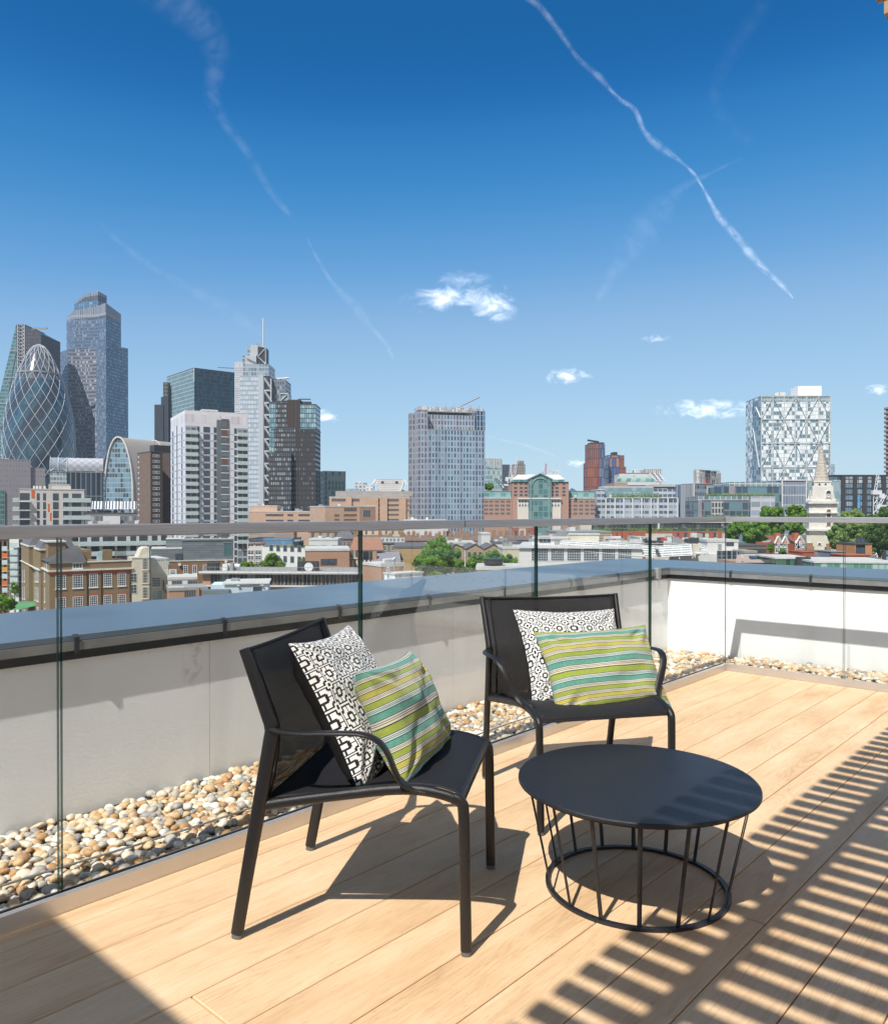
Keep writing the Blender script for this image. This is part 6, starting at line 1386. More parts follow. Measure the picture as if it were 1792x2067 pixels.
    b=block('terracotta_tower','terracotta and dark blue gridded tower with a stepped left side and roof gantry','apartment tower',zE(1479)[0],zE(1480)[0],zE(1560)[0],zE(0,612)[1],800,R(3),of,of,DKROOF,depth=24)
    u=lambda x:b.u(zE(x)[0]); z=lambda y:b.z(zE(0,y)[1]); b.box('blue_face',bf,b.w+.01,u(1611),1,22,0,b.h-.4); b.box('stepped_wing',of,u(1453),-.01,-1,18,0,z(783)); b.box('stepped_wing',of,0,u(1540),-1,-.02,0,z(783)); b.box('roof_screen',DKM,.5,u(1605),2,18,b.h+.1,z(603))
    mb=MB(); bar(mb,(u(1458),5,z(582)),(u(1560),5,z(598)),.9); mb.box(u(1530),u(1545),3,7,b.h,z(592)); b.part('roof_gantry',mb,DKM)
    b=block('blue_orange_tower','shorter dark blue tower with orange and white vertical stripes right of the terracotta tower','apartment tower',zE(1640)[0],zE(1642)[0],zE(1742)[0],zE(0,716)[1],820,R(3),bf,fac('mixed_grid',(.05,.06,.12),(.10,.14,.30),1.6,9.8,.6,.9,(.60,.30,.14),.22),DKROOF,depth=24)
    u=lambda x:b.u(zE(x)[0]); b.box('orange_face',of,b.w+.01,u(1783),1,20,0,b.h-.3); b.box('orange_face',of,u(1783)+.01,u(1800),1,18,0,b.z(zE(0,820)[1])); b.box('rooftop_unit',DKM,b.w*.4,b.w*.8,4,14,b.h+.1,b.h+3)
mid_right()
# ================================================================ RIGHT
def right_offices():
    SG=lambda n,w,g,bw,fh,gu,gv,g2=None,gp=.3,**k: fac(n,w,g,bw,fh,gu,gv,g2,gp,**k)
    Y=455; b=Bl('domed_glass_office','office with a curved green glass roof storey and a sloping solar louvre','office building',zH(400)[0],500,R(1)); u=lambda x:b.u(zH(x)[0]); z=lambda y:b.z(zH(0,y)[1])
    w=u(830); b.box('wall',stone('pale_red',(.46,.30,.24)),0,w,0,24,0,z(205)); b.box('white_band',WHITEM,u(535),u(860),-.6,-.02,z(232),z(205))
    pr=catmull([(0,0,z(205)),(0,.3,z(180)),(0,1.2,z(160)),(0,3.5,z(143)),(0,6,z(140))],4); mb=MB(); n=14; rows=[];uvs=[]
    for p in pr: 
        t=(p.z-z(205))/(z(140)-z(205)); xa=u(415)+t*(u(445)-u(415)); xb=u(828)-t*(u(828)-u(800)); rows.append([(xa+(xb-xa)*i/n,p.y,p.z) for i in range(n+1)]); uvs.append([((xb-xa)*i/n,p.z) for i in range(n+1)])
    mb.grid(rows,0,uvs); b.part('curved_glazing',mb,SG('dome_g',(.30,.40,.38),(.12,.24,.23),3,3.2,.9,.7,(.30,.42,.40),.4)); b.box('roof_storey',LTROOF,u(452),u(795),6,20,z(205),z(112)); b.box('roof_edge',DKM,u(450),u(797),5.9,20,z(112)+.01,z(107))
    mb=MB(); mb.face([(u(775),4,z(110)),(u(870),4,z(110)),(u(920),1,z(190)),(u(830),1,z(195))],0,[(0,0),(12,0),(12,14),(0,14)]); b.part('solar_louvre',mb,SG('louv',(.62,.62,.64),(.10,.10,.16),2.6,3.2,.84,.84)); mb=MB()
    for x0,x1 in ((775,835),(820,880),(870,922)): bar(mb,(u(x0),3.8,z(105)),(u(x1),.8,z(195)),.35)
    b.part('louvre_frame',mb,WHITEM); mb=MB(); mb.box(u(562),u(697),8,10,z(80),z(68)); mb.box(u(600),u(625),8,11,z(108),z(80)); b.part('cradle',mb,WHITEM)
    block('pale_ribbed_block','distant pale ribbed block peeping over the sloping solar louvre','office building',zH(719)[0],zH(720)[0],zH(887)[0],zH(0,65)[1],650,R(2),SG('prb',(.56,.54,.50),(.34,.33,.34),1.6,40,.5,.99),SG('prb2',(.58,.56,.52),(.34,.33,.34),1.6,40,.5,.99),LTROOF,depth=15)
    # long glass office with planted terrace
    Y=440; b=Bl('terraced_glass_office','long blue grey glass office with white vertical frames and a planted terrace','office building',zH(218)[0],Y,R(0)); b.auto=False; u=lambda x,d=0:b.u(zH(x)[0],d); z=lambda y:b.z(zH(0,y)[1])
    g1=SG('tg_front',(.44,.48,.54),(.09,.12,.17),24,3.1,.98,.52,(.30,.38,.45),.25,mull=9); g2=SG('tg_set',(.20,.28,.31),(.17,.27,.31),2.6,3.4,.88,.85,(.30,.42,.47),.35)
    b.box('left_tower',g1,0,u(302),0,16,0,z(282)); b.box('roof',WHITEM,-.1,u(305),-.1,16,z(282)+.01,z(276)); b.box('setback_storeys',g2,u(305),u(808,3),3,20,0,z(258)); b.box('roof_screen',stone('pale_metal_screen',(.46,.46,.48)),u(305),u(812,3),3.2,20,z(258)+.01,z(238))
    b.box('front_block',g1,u(303),u(1040),-2,2.9,0,z(366)); b.box('corner_block',g1,u(812),u(1040),2.95,20,0,z(268)); b.box('dark_band',DKM,u(818),u(1036),2.8,2.94,z(264),z(248)); b.box('roof_screen',bpy.data.materials['pale_metal_screen'],u(812),u(1042),3,20,z(246),z(222)); b.box('right_return',SG('tg_r',(.34,.40,.46),(.14,.20,.28),3,60,.8,.99),u(1042),u(1080),0,20,0,z(225))
    mb=MB(); 
    for x in (305,398,487,578,670,765,835,938,1036): mb.box(u(x)-.35,u(x)+.35,-2.5,-2.02,0,z(362))
    mb.box(u(303),u(1040),-2.5,-2.02,z(366),z(360)); b.part('white_frames',mb,WHITEM)
    def hedge(par,x0,x1,y,zb,n,hh,mat=LEAF3,seed=1,ls=.3,dy=1.2):
        rs=np.random.RandomState(seed); P=np.stack([rs.uniform(x0,x1,n),y+rs.uniform(0,dy,n),zb+rs.uniform(0,1,n)**1.3*hh*(0.5+.5*np.sin(rs.uniform(x0,x1,n)*.9)**2)],1); mb=MB()
        for p in P:
            a=Vector(rs.normal(size=3)).normalized()*ls; c=Vector(rs.normal(size=3)).normalized()*ls; p=Vector(p); mb.face([p-a,p-c,p+a,p+c])
        o=mb.build('planting',mat,par); at=o.data.attributes.new('lf','FLOAT','FACE'); at.data.foreach_set('value',rs.rand(n)); return o
    hedge(b.r,u(360),u(870),-1.8,z(364),1300,3.0)
    b.box('white_turret',WHITE,u(350),u(366),-1.6,-.4,z(362),z(330))
    # grey mullioned office
    b=Bl('mullioned_office','office with dense bronze mullions and a white framed corner, cluttered roof plant above','office building',zH(1215)[0],430,R(40)); u=lambda x:b.u(zH(x)[0]); z=lambda y,uu=0:b.z(zH(0,y)[1],uu)
    b=block('mullioned_office','office with dense bronze mullions beside a white framed face and cluttered roof plant','office building',zH(1082)[0],zH(1213)[0],zH(1570)[0],zH(0,212)[1],430,R(26),SG('mo_l',(.27,.22,.19),(.22,.27,.33),1.3,60,.55,.99,rough=.2),SG('mo_r',(.46,.50,.54),(.20,.28,.34),2.4,3.7,.8,.5,(.1,.12,.15),.3),DKROOF) if False else _mul(b,SG)
    return hedge,SG
def _mul(b,SG):
    u=lambda x:b.u(zH(x)[0]); z=lambda y,uu=0:b.z(zH(0,y)[1],uu); v=b.v(zH(1082)[0]); w=min(u(1500),40)
    if not 0<v<80: v=20
    b.box('wall',SG('mo_l',(.27,.22,.19),(.24,.29,.35),1.3,60,.55,.99,rough=.2),0,.5,0,v,0,z(215)); b.box('side_wall',SG('mo_r',(.46,.50,.54),(.20,.28,.34),2.4,3.7,.8,.5,(.1,.12,.15),.3),.51,w,0,v,0,z(215)-.01); b.box('roof',WHITEM,-.2,w+.2,-.2,v,z(215)+.01,z(209)); b.box('white_corner',WHITEM,-.15,.5,-.35,-.01,z(400),z(215))
    rr=random.Random(2)
    for i in range(14): x=rr.uniform(1,w-5); b.box('rooftop_unit',rr.choice([GREYM,LTROOF,DKM,WHITEM,GREYROOF]),x,x+rr.uniform(1.5,5),2+rr.uniform(0,v*.5),v*.9,z(209)+.02,z(209)+rr.uniform(2,7.5))
    mb=MB()
    for i in range(40): x=rr.uniform(1,w); bar(mb,(x,1.5,z(205)),(x,1.5,z(205)+rr.uniform(3,8)),.12)
    for k in (3,5,7): bar(mb,(3,1.5,z(205)+k),(w-2,1.5,z(205)+k),.12)
    b.part('scaffold_poles',mb,GREYM); b.box('red_hoist',plain('hoist_red',(.6,.05,.04)),w*.42,w*.42+1,1,2,z(205),z(165)); b.box('white_sheet',WHITE,w*.45,w*.78,-.25,-.02,z(330,w*.5),z(240,w*.5)); return b
HEDGE,SG=right_offices()
def right_more():
    Y=400; b=Bl('planted_roof_office','dark glass office with white frames and grass strips along two stepped roofs','office building',z4(745)[0],Y,R(1)); b.auto=False; u=lambda x,d=0:b.u(z4(x)[0],d); z=lambda y:b.z(z4(0,y)[1])
    dg=SG('pr_dark',(.16,.19,.22),(.05,.08,.11),3.2,4.2,.85,.8,(.12,.24,.28),.3); fr=SG('pr_frame',(.50,.52,.53),(.13,.19,.22),2.8,4.3,.84,.86,(.20,.30,.34),.3)
    b.box('lower_block',dg,0,u(1033),0,20,0,z(690)); b.box('lower_frieze',fr,0,u(1033),-.3,20,z(690)+.01,z(668)); b.box('lower_block',SG('pr_right',(.48,.50,.52),(.24,.28,.34),5,4.3,.9,.62,(.34,.38,.46),.5),u(1034),u(1168),-.4,20,0,z(668)); b.box('grey_pier',stone('mauve_pier',(.30,.28,.31)),-.0,u(765),-.5,-.02,0,z(690))
    b.box('tracery_screen',SG('trac',(.42,.42,.42),(.05,.06,.08),1.6,2.9,.62,.75),u(818),u(882),-.45,-.02,0,z(695))
    b.box('upper_block',dg,u(885,8),u(1205,8),8,30,0,z(612)); b.box('upper_frieze',fr,u(915,8),u(1205,8),7.8,30,z(612)+.01,z(586)); b.box('grey_pier',bpy.data.materials['mauve_pier'],u(918,7),u(950,7),7.4,7.98,0,z(608))
    HEDGE(b.r,u(790),u(1168),.2,z(667),1500,1.2,LEAF3,3,.28); HEDGE(b.r,u(760),u(960),-2.5,z(778)-.5,700,1.2,LEAF3,4,.28)
    b.box('white_plane',WHITEM,u(0,2),u(900,2),-14,-4,z(790),z(778)) if False else None
    c=Bl('framed_glass_office','tall blue grey glass office with white edge columns left of the church','office building',z4(1212)[0],420,R(0)); c.auto=False; u=lambda x,d=0:c.u(z4(x)[0],d); z=lambda y:c.z(z4(0,y)[1])
    c.box('wall',SG('fg_front',(.40,.43,.47),(.15,.18,.24),1.4,5.2,.86,.86,(.20,.24,.33),.5),0,u(1337),0,24,0,z(582)); c.box('column',WHITEM,u(1205),-.02,-.4,.6,0,z(578)); c.box('column',WHITEM,u(1338),u(1344),-.4,.6,0,z(578)); c.box('roof_edge',WHITEM,u(1205),u(1345),-.5,24,z(582)+.01,z(576))
    c.box('right_wing',SG('fg_r',(.30,.38,.41),(.15,.25,.29),2.8,4.4,.86,.86,(.30,.40,.42),.4),u(1345),u(1545),4,24,0,z(582)); c.box('link_block',SG('fg_l',(.24,.30,.34),(.10,.17,.22),2.8,4.4,.86,.86),u(1160),u(1204),6,24,0,z(582))
    # white lattice tower
    Y=620; b=Bl('white_lattice_tower','broad office slab clad in white and clear panels with giant diagonal bracing','office tower',z4(1090)[0],Y,R(-2.0)); u=lambda x:b.u(z4(x)[0]); z=lambda y,uu=0:b.z(z4(0,y)[1],uu)
    w=u(1474); h=z(118); mw=fac('lattice_panels',(.45,.51,.54),(.66,.71,.74),2.0,3.0,.92,.84,(.16,.25,.30),.42,rough=.25); M=mw
    b.box('wall',M,0,w,0,34,0,h); b.box('top_storey',fac('lattice_top',(.42,.48,.50),(.24,.34,.37),2.35,4,.85,.8),.4,w-.4,-.05,-.01,h-4.5,h-.3)
    side=fac('lattice_side',(.22,.30,.36),(.10,.17,.23),2.4,3.85,.85,.85,(.25,.34,.40),.25); ptL=[(0,-.0),(0,14),(u(1044)*1.0,12),(u(1044),4)]
    mb=MB(); xl=b.u(z4(1046)[0],9); mb.prism([(xl,9.6),(xl,9),(-.01,0),(-.01,9.6)],0,h-2.5); b.part('side_wall',mb,side)
    mb=MB(); xs=[u(x) for x in (1092,1155,1217,1280,1340,1408,1472)]; ys=[118,245,377,508,640,770]
    zz_=[z(y) for y in ys]
    for x in xs: mb.box(x-.28,x+.28,-.55,-.06,0,h)
    for zv in zz_: mb.box(0,w,-.5,-.07,zv-.3,zv+.3)
    def dz(i,a,j,c): bar(mb,(xs[i],-.7,zz_[a]),(xs[j],-.7,zz_[c]),.24)
    for (i,a,j,c) in ((1,0,0,1),(1,0,2,1),(3,0,2,1),(3,0,4,1),(5,0,4,1),(5,0,6,1),(0,1,1,2),(2,1,1,2),(2,1,3,2),(4,1,3,2),(4,1,5,2),(6,1,5,2),(1,2,0,3),(1,2,2,3),(3,2,2,3),(3,2,4,3),(5,2,4,3),(5,2,6,3),(2,3,1,4),(2,3,3,4),(4,3,3,4),(0,3,1,4),(4,3,5,4),(6,3,5,4)): dz(i,a,j,c)
    b.part('diagonal_bracing',mb,plain('pale_steel',(.52,.55,.56),.45)); mb=MB(); bar(mb,(xl*.6,5.1,h-8),(-.4,-.3,zz_[2]+20),.55); bar(mb,(xl+.2,8.6,zz_[1]-6),(-1,0,zz_[3]),.5); b.part('side_bracing',mb,WHITEM)
    b.box('roof_box',plain('bright_white_sheet',(.9,.9,.9)),u(1294),u(1424),6,20,h+.1,z(62)); b.box('rooftop_unit',WHITEM,u(1168),u(1190),6,14,h+.1,z(97)); b.box('rooftop_unit',WHITEM,u(1196),u(1225),6,14,h+.1,z(95)); b.box('roof',GREYM,-.1,w+.1,-.1,34,h+.01,h+.5)
    # dark framed building
    c=Bl('dark_framed_block','long block of dark brown frames with blue glass bays right of the church','office building',z4(1545)[0],520,R(0)); u=lambda x:c.u(z4(x)[0]); z=lambda y:c.z(z4(0,y)[1])
    w=u(1830); c.box('wall',fac('dfb',(.045,.04,.045),(.12,.20,.27),.5*9.2,4.0,.99,.70,(.26,.38,.46),.3,mull=3),-1,w,0,20,0,z(552)); mb=MB()
    for x in (1543,1607,1660,1711,1766): mb.box(u(x)-1.4,u(x)+1.4,-.8,-.01,0,z(550))
    mb.box(u(1485),w,-.9,18,z(554),z(550)); c.part('dark_frame',mb,DKM); c.box('top_storey',fac('dfb_top',(.06,.055,.06),(.40,.45,.48),3,6,.8,.9),u(1550),w,-.3,-.02,z(595),z(556))
    c.box('left_bay',fac('dfb_l',(.30,.36,.40),(.34,.44,.50),3,4,.8,.8),u(1490),-1.02,1,18,0,z(556)); MB().sweep([(u(1622),-2,z(735)),(u(1622),-2,z(660))],1.0,n=6).build('hoist_shaft',BLUEN,c.r)
    block('distant_glass_tower','slim distant blue glass tower peeping beside the church spire','office tower',z4(1475)[0],z4(1476)[0],z4(1498)[0],z4(0,492)[1],1100,R(2),FARP[3],FARP[3],GREYM,depth=20)
    # banded tower at right edge
    b=Bl('banded_tower','tall round edged tower with stacked pink and dark balcony bands cut by the right edge','apartment tower',z4(1786)[0],560,0); u=lambda x:b.u(z4(x)[0]); z=lambda y:b.z(z4(0,y)[1])
    n=24; R_=13; cx=u(1838)+R_; mb=MB(); h=z(165); rows=[[(cx+R_*.93*math.cos(2*math.pi*k/n),R_+R_*.93*math.sin(2*math.pi*k/n),zz_) for k in range(n)] for zz_ in (0,h)]; mb.grid(rows,0,None,True,True); mb.face(rows[1]); b.part('core_wall',mb,plain('banded_dark',(.10,.08,.09),.5))
    me=None
    for i in range(42):
        zv=h-1-i*3.25
        if zv<8: break
        if me is None:
            mb=MB(); rows=[[(cx+r*math.cos(2*math.pi*k/n),R_+r*math.sin(2*math.pi*k/n),q) for k in range(n)] for r,q in ((R_*.9,0),(R_,0),(R_,1.25),(R_*.9,1.25))]; mb.grid(rows,0,None,False,True); me=mb.build('balcony_band',plain('pink_band',(.50,.34,.31),.6),mesh_only=True)
        link('balcony_band',me,b.r,(0,0,zv))
    # cranes right
    def crane(label,xm,yb,ym,xj,yj,Y,zf=z4):
        b=Bl('tower_crane',label,'crane',zf(xm)[0],Y); u=lambda x:b.u(zf(x)[0]); z=lambda y:b.z(zf(0,y)[1]); 
        def lat(p,q,wd,r):
            mb=MB(); p=Vector(p);q=Vector(q); t=(q-p).normalized(); s=Vector((0,1,0)).cross(t).normalized()*wd; bar(mb,p-s,q-s,r); bar(mb,p+s,q+s,r); n=max(4,int((q-p).length/(wd*2.4)))
            for i in range(n): a=p+(q-p)*(i/n); c=p+(q-p)*((i+1)/n); sg=1 if i%2 else -1; bar(mb,a+s*sg,c-s*sg,r*.8)
            return mb
        b.part('mast',lat((0,0,0),(0,0,z(ym)),1.1,.28),WHITEM); b.part('jib',lat((0,0,z(ym)),(u(xj),0,z(yj)),.7,.2),WHITEM); mb=MB(); mb.box(-2,3.5,-1,1,z(ym)-2,z(ym)+.5); mb.box(2,5,-1.2,1.2,z(ym)-4,z(ym)-1.5); b.part('counter_jib',mb,WHITEM)
    crane('white tower crane with its mast in front of the dark framed block',1722,0,640,1735,548,480)
    crane('white crane arm angled upwards at the far right edge',1745,0,720,1778,655,470)
    crane('faint thin white tower crane rising beyond the church spire',1513,0,560,1507,475,1300)
    # church
    Y=300; b=Bl('church_steeple','white stone church tower with clock, arched opening and tall tapering octagonal spire','church',z4(1443)[0],Y,R(-16)); z=lambda y:b.z(z4(0,y)[1]); k=Y/F/1.98159/1.3774*1.0
    S=STONEW; cx,cy=0,7.5
    def bx(name,hw,y0,y1,hd=None,m=S,dy=0): 
        hd=hd or hw; return MB().box(cx-hw*k,cx+hw*k,cy-hd*k+dy,cy+hd*k+dy,z(y0),z(y1)).build(name,m,b.r)
    q=.86
    MB().box(cx-84*k*q,cx+84*k*q,cy-70*k*q,cy+70*k*q,0,z(705)).build('tower',S,b.r)
    for y0,y1,hw in ((708,698,90),(762,757,88),(860,850,98),(697,688,74),(588,581,54),(612,607,56)): bx('cornice',hw*q,y0,y1)
    bx('upper_stage',62*q,688,612); bx('lantern_stage',50*q,606,588)
    for sx in (-1,1): 
        mb=MB(); mb.sweep(catmull([(cx+sx*80*k*q,cy-60*k*q,z(688)),(cx+sx*66*k*q,cy-60*k*q,z(672)),(cx+sx*60*k*q,cy-60*k*q,z(640))],6),[.9]*13,n=6) if False else None
        mb=MB(); pts=[(sx*82,690),(sx*70,676),(sx*64,655),(sx*62,630),(sx*60,690)]; pp=[(cx+x*k*q,z(y)) for x,y in pts]
        if sx<0: pp=pp[::-1]
        mb.face([(x,cy-60*k*q,zz_) for x,zz_ in pp]); mb.face([(x,cy+60*k*q,zz_) for x,zz_ in reversed(pp)]); mb.build('scroll_buttress',S,b.r)
    n=8; mb=MB(); zb_,zt_=z(582),z(372); rb,rt=42*k,2.5*k; rows=[]
    for i in range(25): t=i/24; r=(rb+(rt-rb)*t)+.05*math.sin(i*9); rows.append([(cx+r*math.cos(2*math.pi*(j+.5)/n),cy+r*math.sin(2*math.pi*(j+.5)/n),zb_+(zt_-zb_)*t) for j in range(n)])
    mb.grid(rows,0,None,False,True); b.part('spire',mb,stone('spire_stone',(.50,.44,.38),1.2,.3,bump=1)); 
    MB().sweep([(cx,cy,z(372)),(cx,cy,z(352))],.12,n=6).build('finial_rod',DF,b.r)
    bm=MB(); rr=4.5*k; bm.grid([[(cx+rr*math.sin(math.pi*i/8)*math.cos(2*math.pi*j/12),cy+rr*math.sin(math.pi*i/8)*math.sin(2*math.pi*j/12),z(358)-rr*math.cos(math.pi*i/8)) for j in range(12)] for i in range(9)],0,None,True,True); b.part('gilt_ball',bm,plain('gilt',(.55,.33,.10),.35,.6,.6))
    def arch(name,xc,y0,y1,hw,face,off,m=DF,rim=True):
        P=[]; zb2,zt2=z(y0),z(y1); r=hw*k
        for t in [math.pi*i/12 for i in range(13)]: P.append((xc+r*math.cos(t),zt2-r+r*math.sin(t)))
        P=[(xc+r,zb2)]+P+[(xc-r,zb2)]
        mb=MB(); mb.face([(x,0,zz_) for x,zz_ in reversed(P)] if False else [(x,0,zz_) for x,zz_ in P]); o=mb.build(name,m,b.r)
        if face=='R': o.location=(0,off,0)
        else: o.rotation_euler=(0,0,-math.pi/2); o.location=(off,cy,0)
        if rim:
            mb=MB(); mb.sweep([(x,-.1,zz_) for x,zz_ in P],.22,n=5); q_=mb.build('arch_surround',S,b.r); q_.location=o.location; q_.rotation_euler=o.rotation_euler
    fy=cy-70*k*q-.05; fl=cx-84*k*q-.05; ux=cy-62*k*q-.05; ul=cx-62*k*q-.05
    arch('arched_opening',2.0,850-15,738,12,'R',fy,plain('door_amber',(.16,.12,.09))); arch('arched_opening',2.0,680,635,13,'R',ux); arch('arched_opening',0,680,635,13,'L',ul)
    for nm_,face,off in (('clock_face','R',ux-.12),('clock_face','L',ul-.12)):
        mb=MB(); r=12*k; n_=24; mb.face([(r*math.cos(2*math.pi*i/n_),0,r*math.sin(2*math.pi*i/n_)) for i in range(n_)],0); o=mb.build(nm_,[WHITE],b.r)
        mb=MB()
        for i in range(12): a=2*math.pi*i/12; bar(mb,(r*.72*math.cos(a),-.03,r*.72*math.sin(a)),(r*.95*math.cos(a),-.03,r*.95*math.sin(a)),.06)
        bar(mb,(0,-.05,0),(r*.5*math.cos(2.1),-.05,r*.5*math.sin(2.1)),.09); bar(mb,(0,-.05,0),(r*.8*math.cos(.7),-.05,r*.8*math.sin(.7)),.06); hnd=mb.build('clock_hands',DF,o)
        zc_=z(664)
        if face=='R': o.location=(2.0,off,zc_)
        else: o.rotation_euler=(0,0,-math.pi/2); o.location=(off,cy,zc_)
    for x in (-.6,.6): 
        arch('lantern_opening',x*26*k,606,594,5,'R',cy-50*k*q-.05,rim=False); arch('lantern_opening',x*26*k,606,594,5,'L',cx-50*k*q-.05,rim=False)
    MB().box(cx-100*k*q,cx+100*k*q,cy-90*k*q,cy+20,0,z(885)).build('nave',CREAM,b.r); 
    for x in (-70,-20,35): arch('round_window',x*k,945-4,925,8,'R',cy-90*k*q-.06,rim=True)
    for x in (-85,20,70): arch('round_window',x*k,985,962,10,'R',cy-90*k*q-.06,rim=True)
right_more()
def right_low():
    tr=lambda l,cl,Y,n,ls,mat=LEAF,seed=0,nm='plane_tree': tree(nm,l,[(z4(x)[0],z4(0,y)[1],r,d) for x,y,r,d in cl],Y,n=n,ls=ls,mat=mat,seed=seed)
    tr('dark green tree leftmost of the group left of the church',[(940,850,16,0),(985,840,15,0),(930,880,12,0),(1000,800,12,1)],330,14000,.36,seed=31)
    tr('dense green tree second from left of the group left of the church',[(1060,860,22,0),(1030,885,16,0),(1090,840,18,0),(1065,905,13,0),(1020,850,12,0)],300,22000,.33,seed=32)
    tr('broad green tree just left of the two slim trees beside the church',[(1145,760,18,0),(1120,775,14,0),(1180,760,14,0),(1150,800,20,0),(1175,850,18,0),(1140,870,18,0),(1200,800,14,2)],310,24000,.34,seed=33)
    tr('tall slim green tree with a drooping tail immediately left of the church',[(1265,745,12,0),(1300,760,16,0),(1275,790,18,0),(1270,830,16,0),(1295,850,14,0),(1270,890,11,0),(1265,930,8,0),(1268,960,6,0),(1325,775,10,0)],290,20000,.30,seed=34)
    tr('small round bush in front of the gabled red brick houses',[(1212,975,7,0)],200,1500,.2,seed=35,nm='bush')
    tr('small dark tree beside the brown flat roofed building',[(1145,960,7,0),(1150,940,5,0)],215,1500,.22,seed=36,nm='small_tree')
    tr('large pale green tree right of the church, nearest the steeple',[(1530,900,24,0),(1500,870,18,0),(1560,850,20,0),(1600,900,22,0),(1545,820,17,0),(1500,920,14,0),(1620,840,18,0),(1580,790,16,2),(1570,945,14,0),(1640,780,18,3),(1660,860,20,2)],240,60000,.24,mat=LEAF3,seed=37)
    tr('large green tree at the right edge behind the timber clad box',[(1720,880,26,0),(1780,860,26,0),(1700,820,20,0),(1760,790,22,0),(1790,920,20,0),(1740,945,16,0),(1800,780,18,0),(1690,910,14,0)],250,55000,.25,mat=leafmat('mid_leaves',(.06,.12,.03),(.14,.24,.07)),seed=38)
    # big white factory with louvred screens
    Y=150; b=Bl('white_factory','long white modernist factory with metal grid windows and louvred white roof screens','factory',zC(1645)[0],Y,R(-9)); z=lambda y,uu=0:b.z(zF(0,y)[1],uu); u=lambda x:b.u(zF(x)[0])
    w=u(1000); zt=z(268,0); b.box('wall',WHITE,0,w,0,18,0,zt); b.box('roof_edge',WHITEM,-.2,w,-.5,18,zt+.01,zt+.5)
    for xa,xb in ((-60,102),(125,255),(280,415),(438,590),(612,745),(765,900)): b.win('R',[(u(xa)+u(xb))/2],[z(393,u(xa))],u(xb)-u(xa),2.9,nx=int((xb-xa)/26)+1,nz=6,fm=WHITEM,gm=WG,fw=.10)
    xa=u(-45); b.box('stair_box',WHITE,u(-60),u(235),4,12,zt+.5,z(185)); b.box('flat_roof',LTROOF,u(-65),u(300),3.6,13,z(185)+.01,z(175)); b.win('R',[u(28),u(63),u(97)],[z(225)],.9,1.1,off=4.0,fm=GREYM,gm=WG); b.box('grey_door',GREYM,u(158),u(208),3.9,3.98,z(290),z(208))
    LV=fac('louvre_screen',(.66,.67,.67),(.20,.23,.23),1.5,.72,.93,.40,rough=.5)
    def screen(x0,x1,y0a,y0b,y1a,y1b,dy=1.5):
        A,C=u(x0),u(x1); mb=MB(); q=[(A-1,dy-1.6,z(y1a,A)),(C,dy-1.6,z(y1b,C)),(C,dy+.6,z(y0b,C)),(A,dy+.6,z(y0a,A))]; mb.face(q,0,[(0,0),(C-A,0),(C-A,3.6),(0,3.6)]); b.part('louvre_screen',mb,LV)
        mb=MB(); n=max(3,int((C-A)/3.2))
        for i in range(n+1): t=i/n; x=A+(C-A)*t; bar(mb,(x-1+t,dy-1.7,z(y1a,A)*(1-t)+z(y1b,C)*t-.6),(x,dy+.55,z(y0a,A)*(1-t)+z(y0b,C)*t),.07)
        b.part('screen_frame',mb,WHITEM)
    screen(230,1130,195,248,280,358); screen(1160,1490,255,235,360,340,2.5); screen(1560,1640,225,262,330,320,2.0)
    b.box('white_post',WHITE,u(1128),u(1158),-.5,3,zt,z(250,w)); b.box('white_cabin',CREAM,u(1495),u(1560),1.0,4,z(345,w),z(232,w)); 
    b.box('roof_deck',GREYROOF,u(240),u(1650),3,24,zt-1,z(292,w)) ; b.box('upper_storey',CREAM,u(300),u(612),13,20,zt,z(158)); b.box('upper_roof',LTROOF,u(290),u(625),12.8,20.2,z(158)+.01,z(150))
    rr=random.Random(8); RED=plain('red_valve',(.5,.04,.05))
    for i in range(60):
        x=rr.uniform(u(620),u(1500)); y=rr.uniform(6,22); zz_=z(232,x)-.2
        b.box('rooftop_unit' ,rr.choice([WHITEM,GREYM,GREYM,LTROOF,DKM,RED]),x,x+rr.uniform(.4,2.4),y,y+rr.uniform(.4,1.4),zz_-1,zz_+rr.uniform(.3,1.2))
    mb=MB(); 
    for i in range(7): bar(mb,(u(610),6+i*2,z(215,w)-.4),(u(1500),6+i*2,z(225,w)-.3),.12)
    b.part('roof_pipes',mb,GREYM)
    c=block('white_roof_plant','cluster of bright white rooftop plant rooms at the right end of the factory','plant room',zF(1375)[0],zF(1378)[0],zF(1722)[0],zF(0,182)[1],175,R(2),WHITE,WHITE,LTROOF,depth=8,clutter=3)
    c=block('white_stair_house','square white stair house with a dark door and small window behind the corner joint','plant room',zF(1620)[0],zF(1622)[0],zG(262)[0],zG(0,150)[1],165,R(1),WHITE,WHITE,LTROOF,depth=8)
    c.win('R',[c.u(zG(178)[0])],[c.z(zG(0,215)[1])],1.6,1.2,fm=DF,gm=WG); c.box('door',GREYM,c.u(zG(55)[0]),c.u(zG(90)[0]),-.06,0,c.z(zG(0,285)[1]),c.z(zG(0,195)[1])); c.box('lower_storey',WHITE,-8,c.u(zG(282)[0]),-3,-.01,0,c.z(zG(0,292)[1]))
    c.win('R',[c.u(zG(90)[0]),c.u(zG(190)[0])],[c.z(zG(0,362)[1])],4.2,2.2,nx=4,nz=2,off=-3.0,fm=WHITEM,gm=WG)
    # planted brick arcade and dark glass curved office below the handrail on the right
    c=Bl('brick_arcade','long low red brick and white arcade with a planted ledge below the dark glazed storey','office building',zF(170)[0],300,R(0)); u=lambda x:c.u(zF(x)[0]); z=lambda y:c.z(zF(0,y)[1]); w=u(1792)
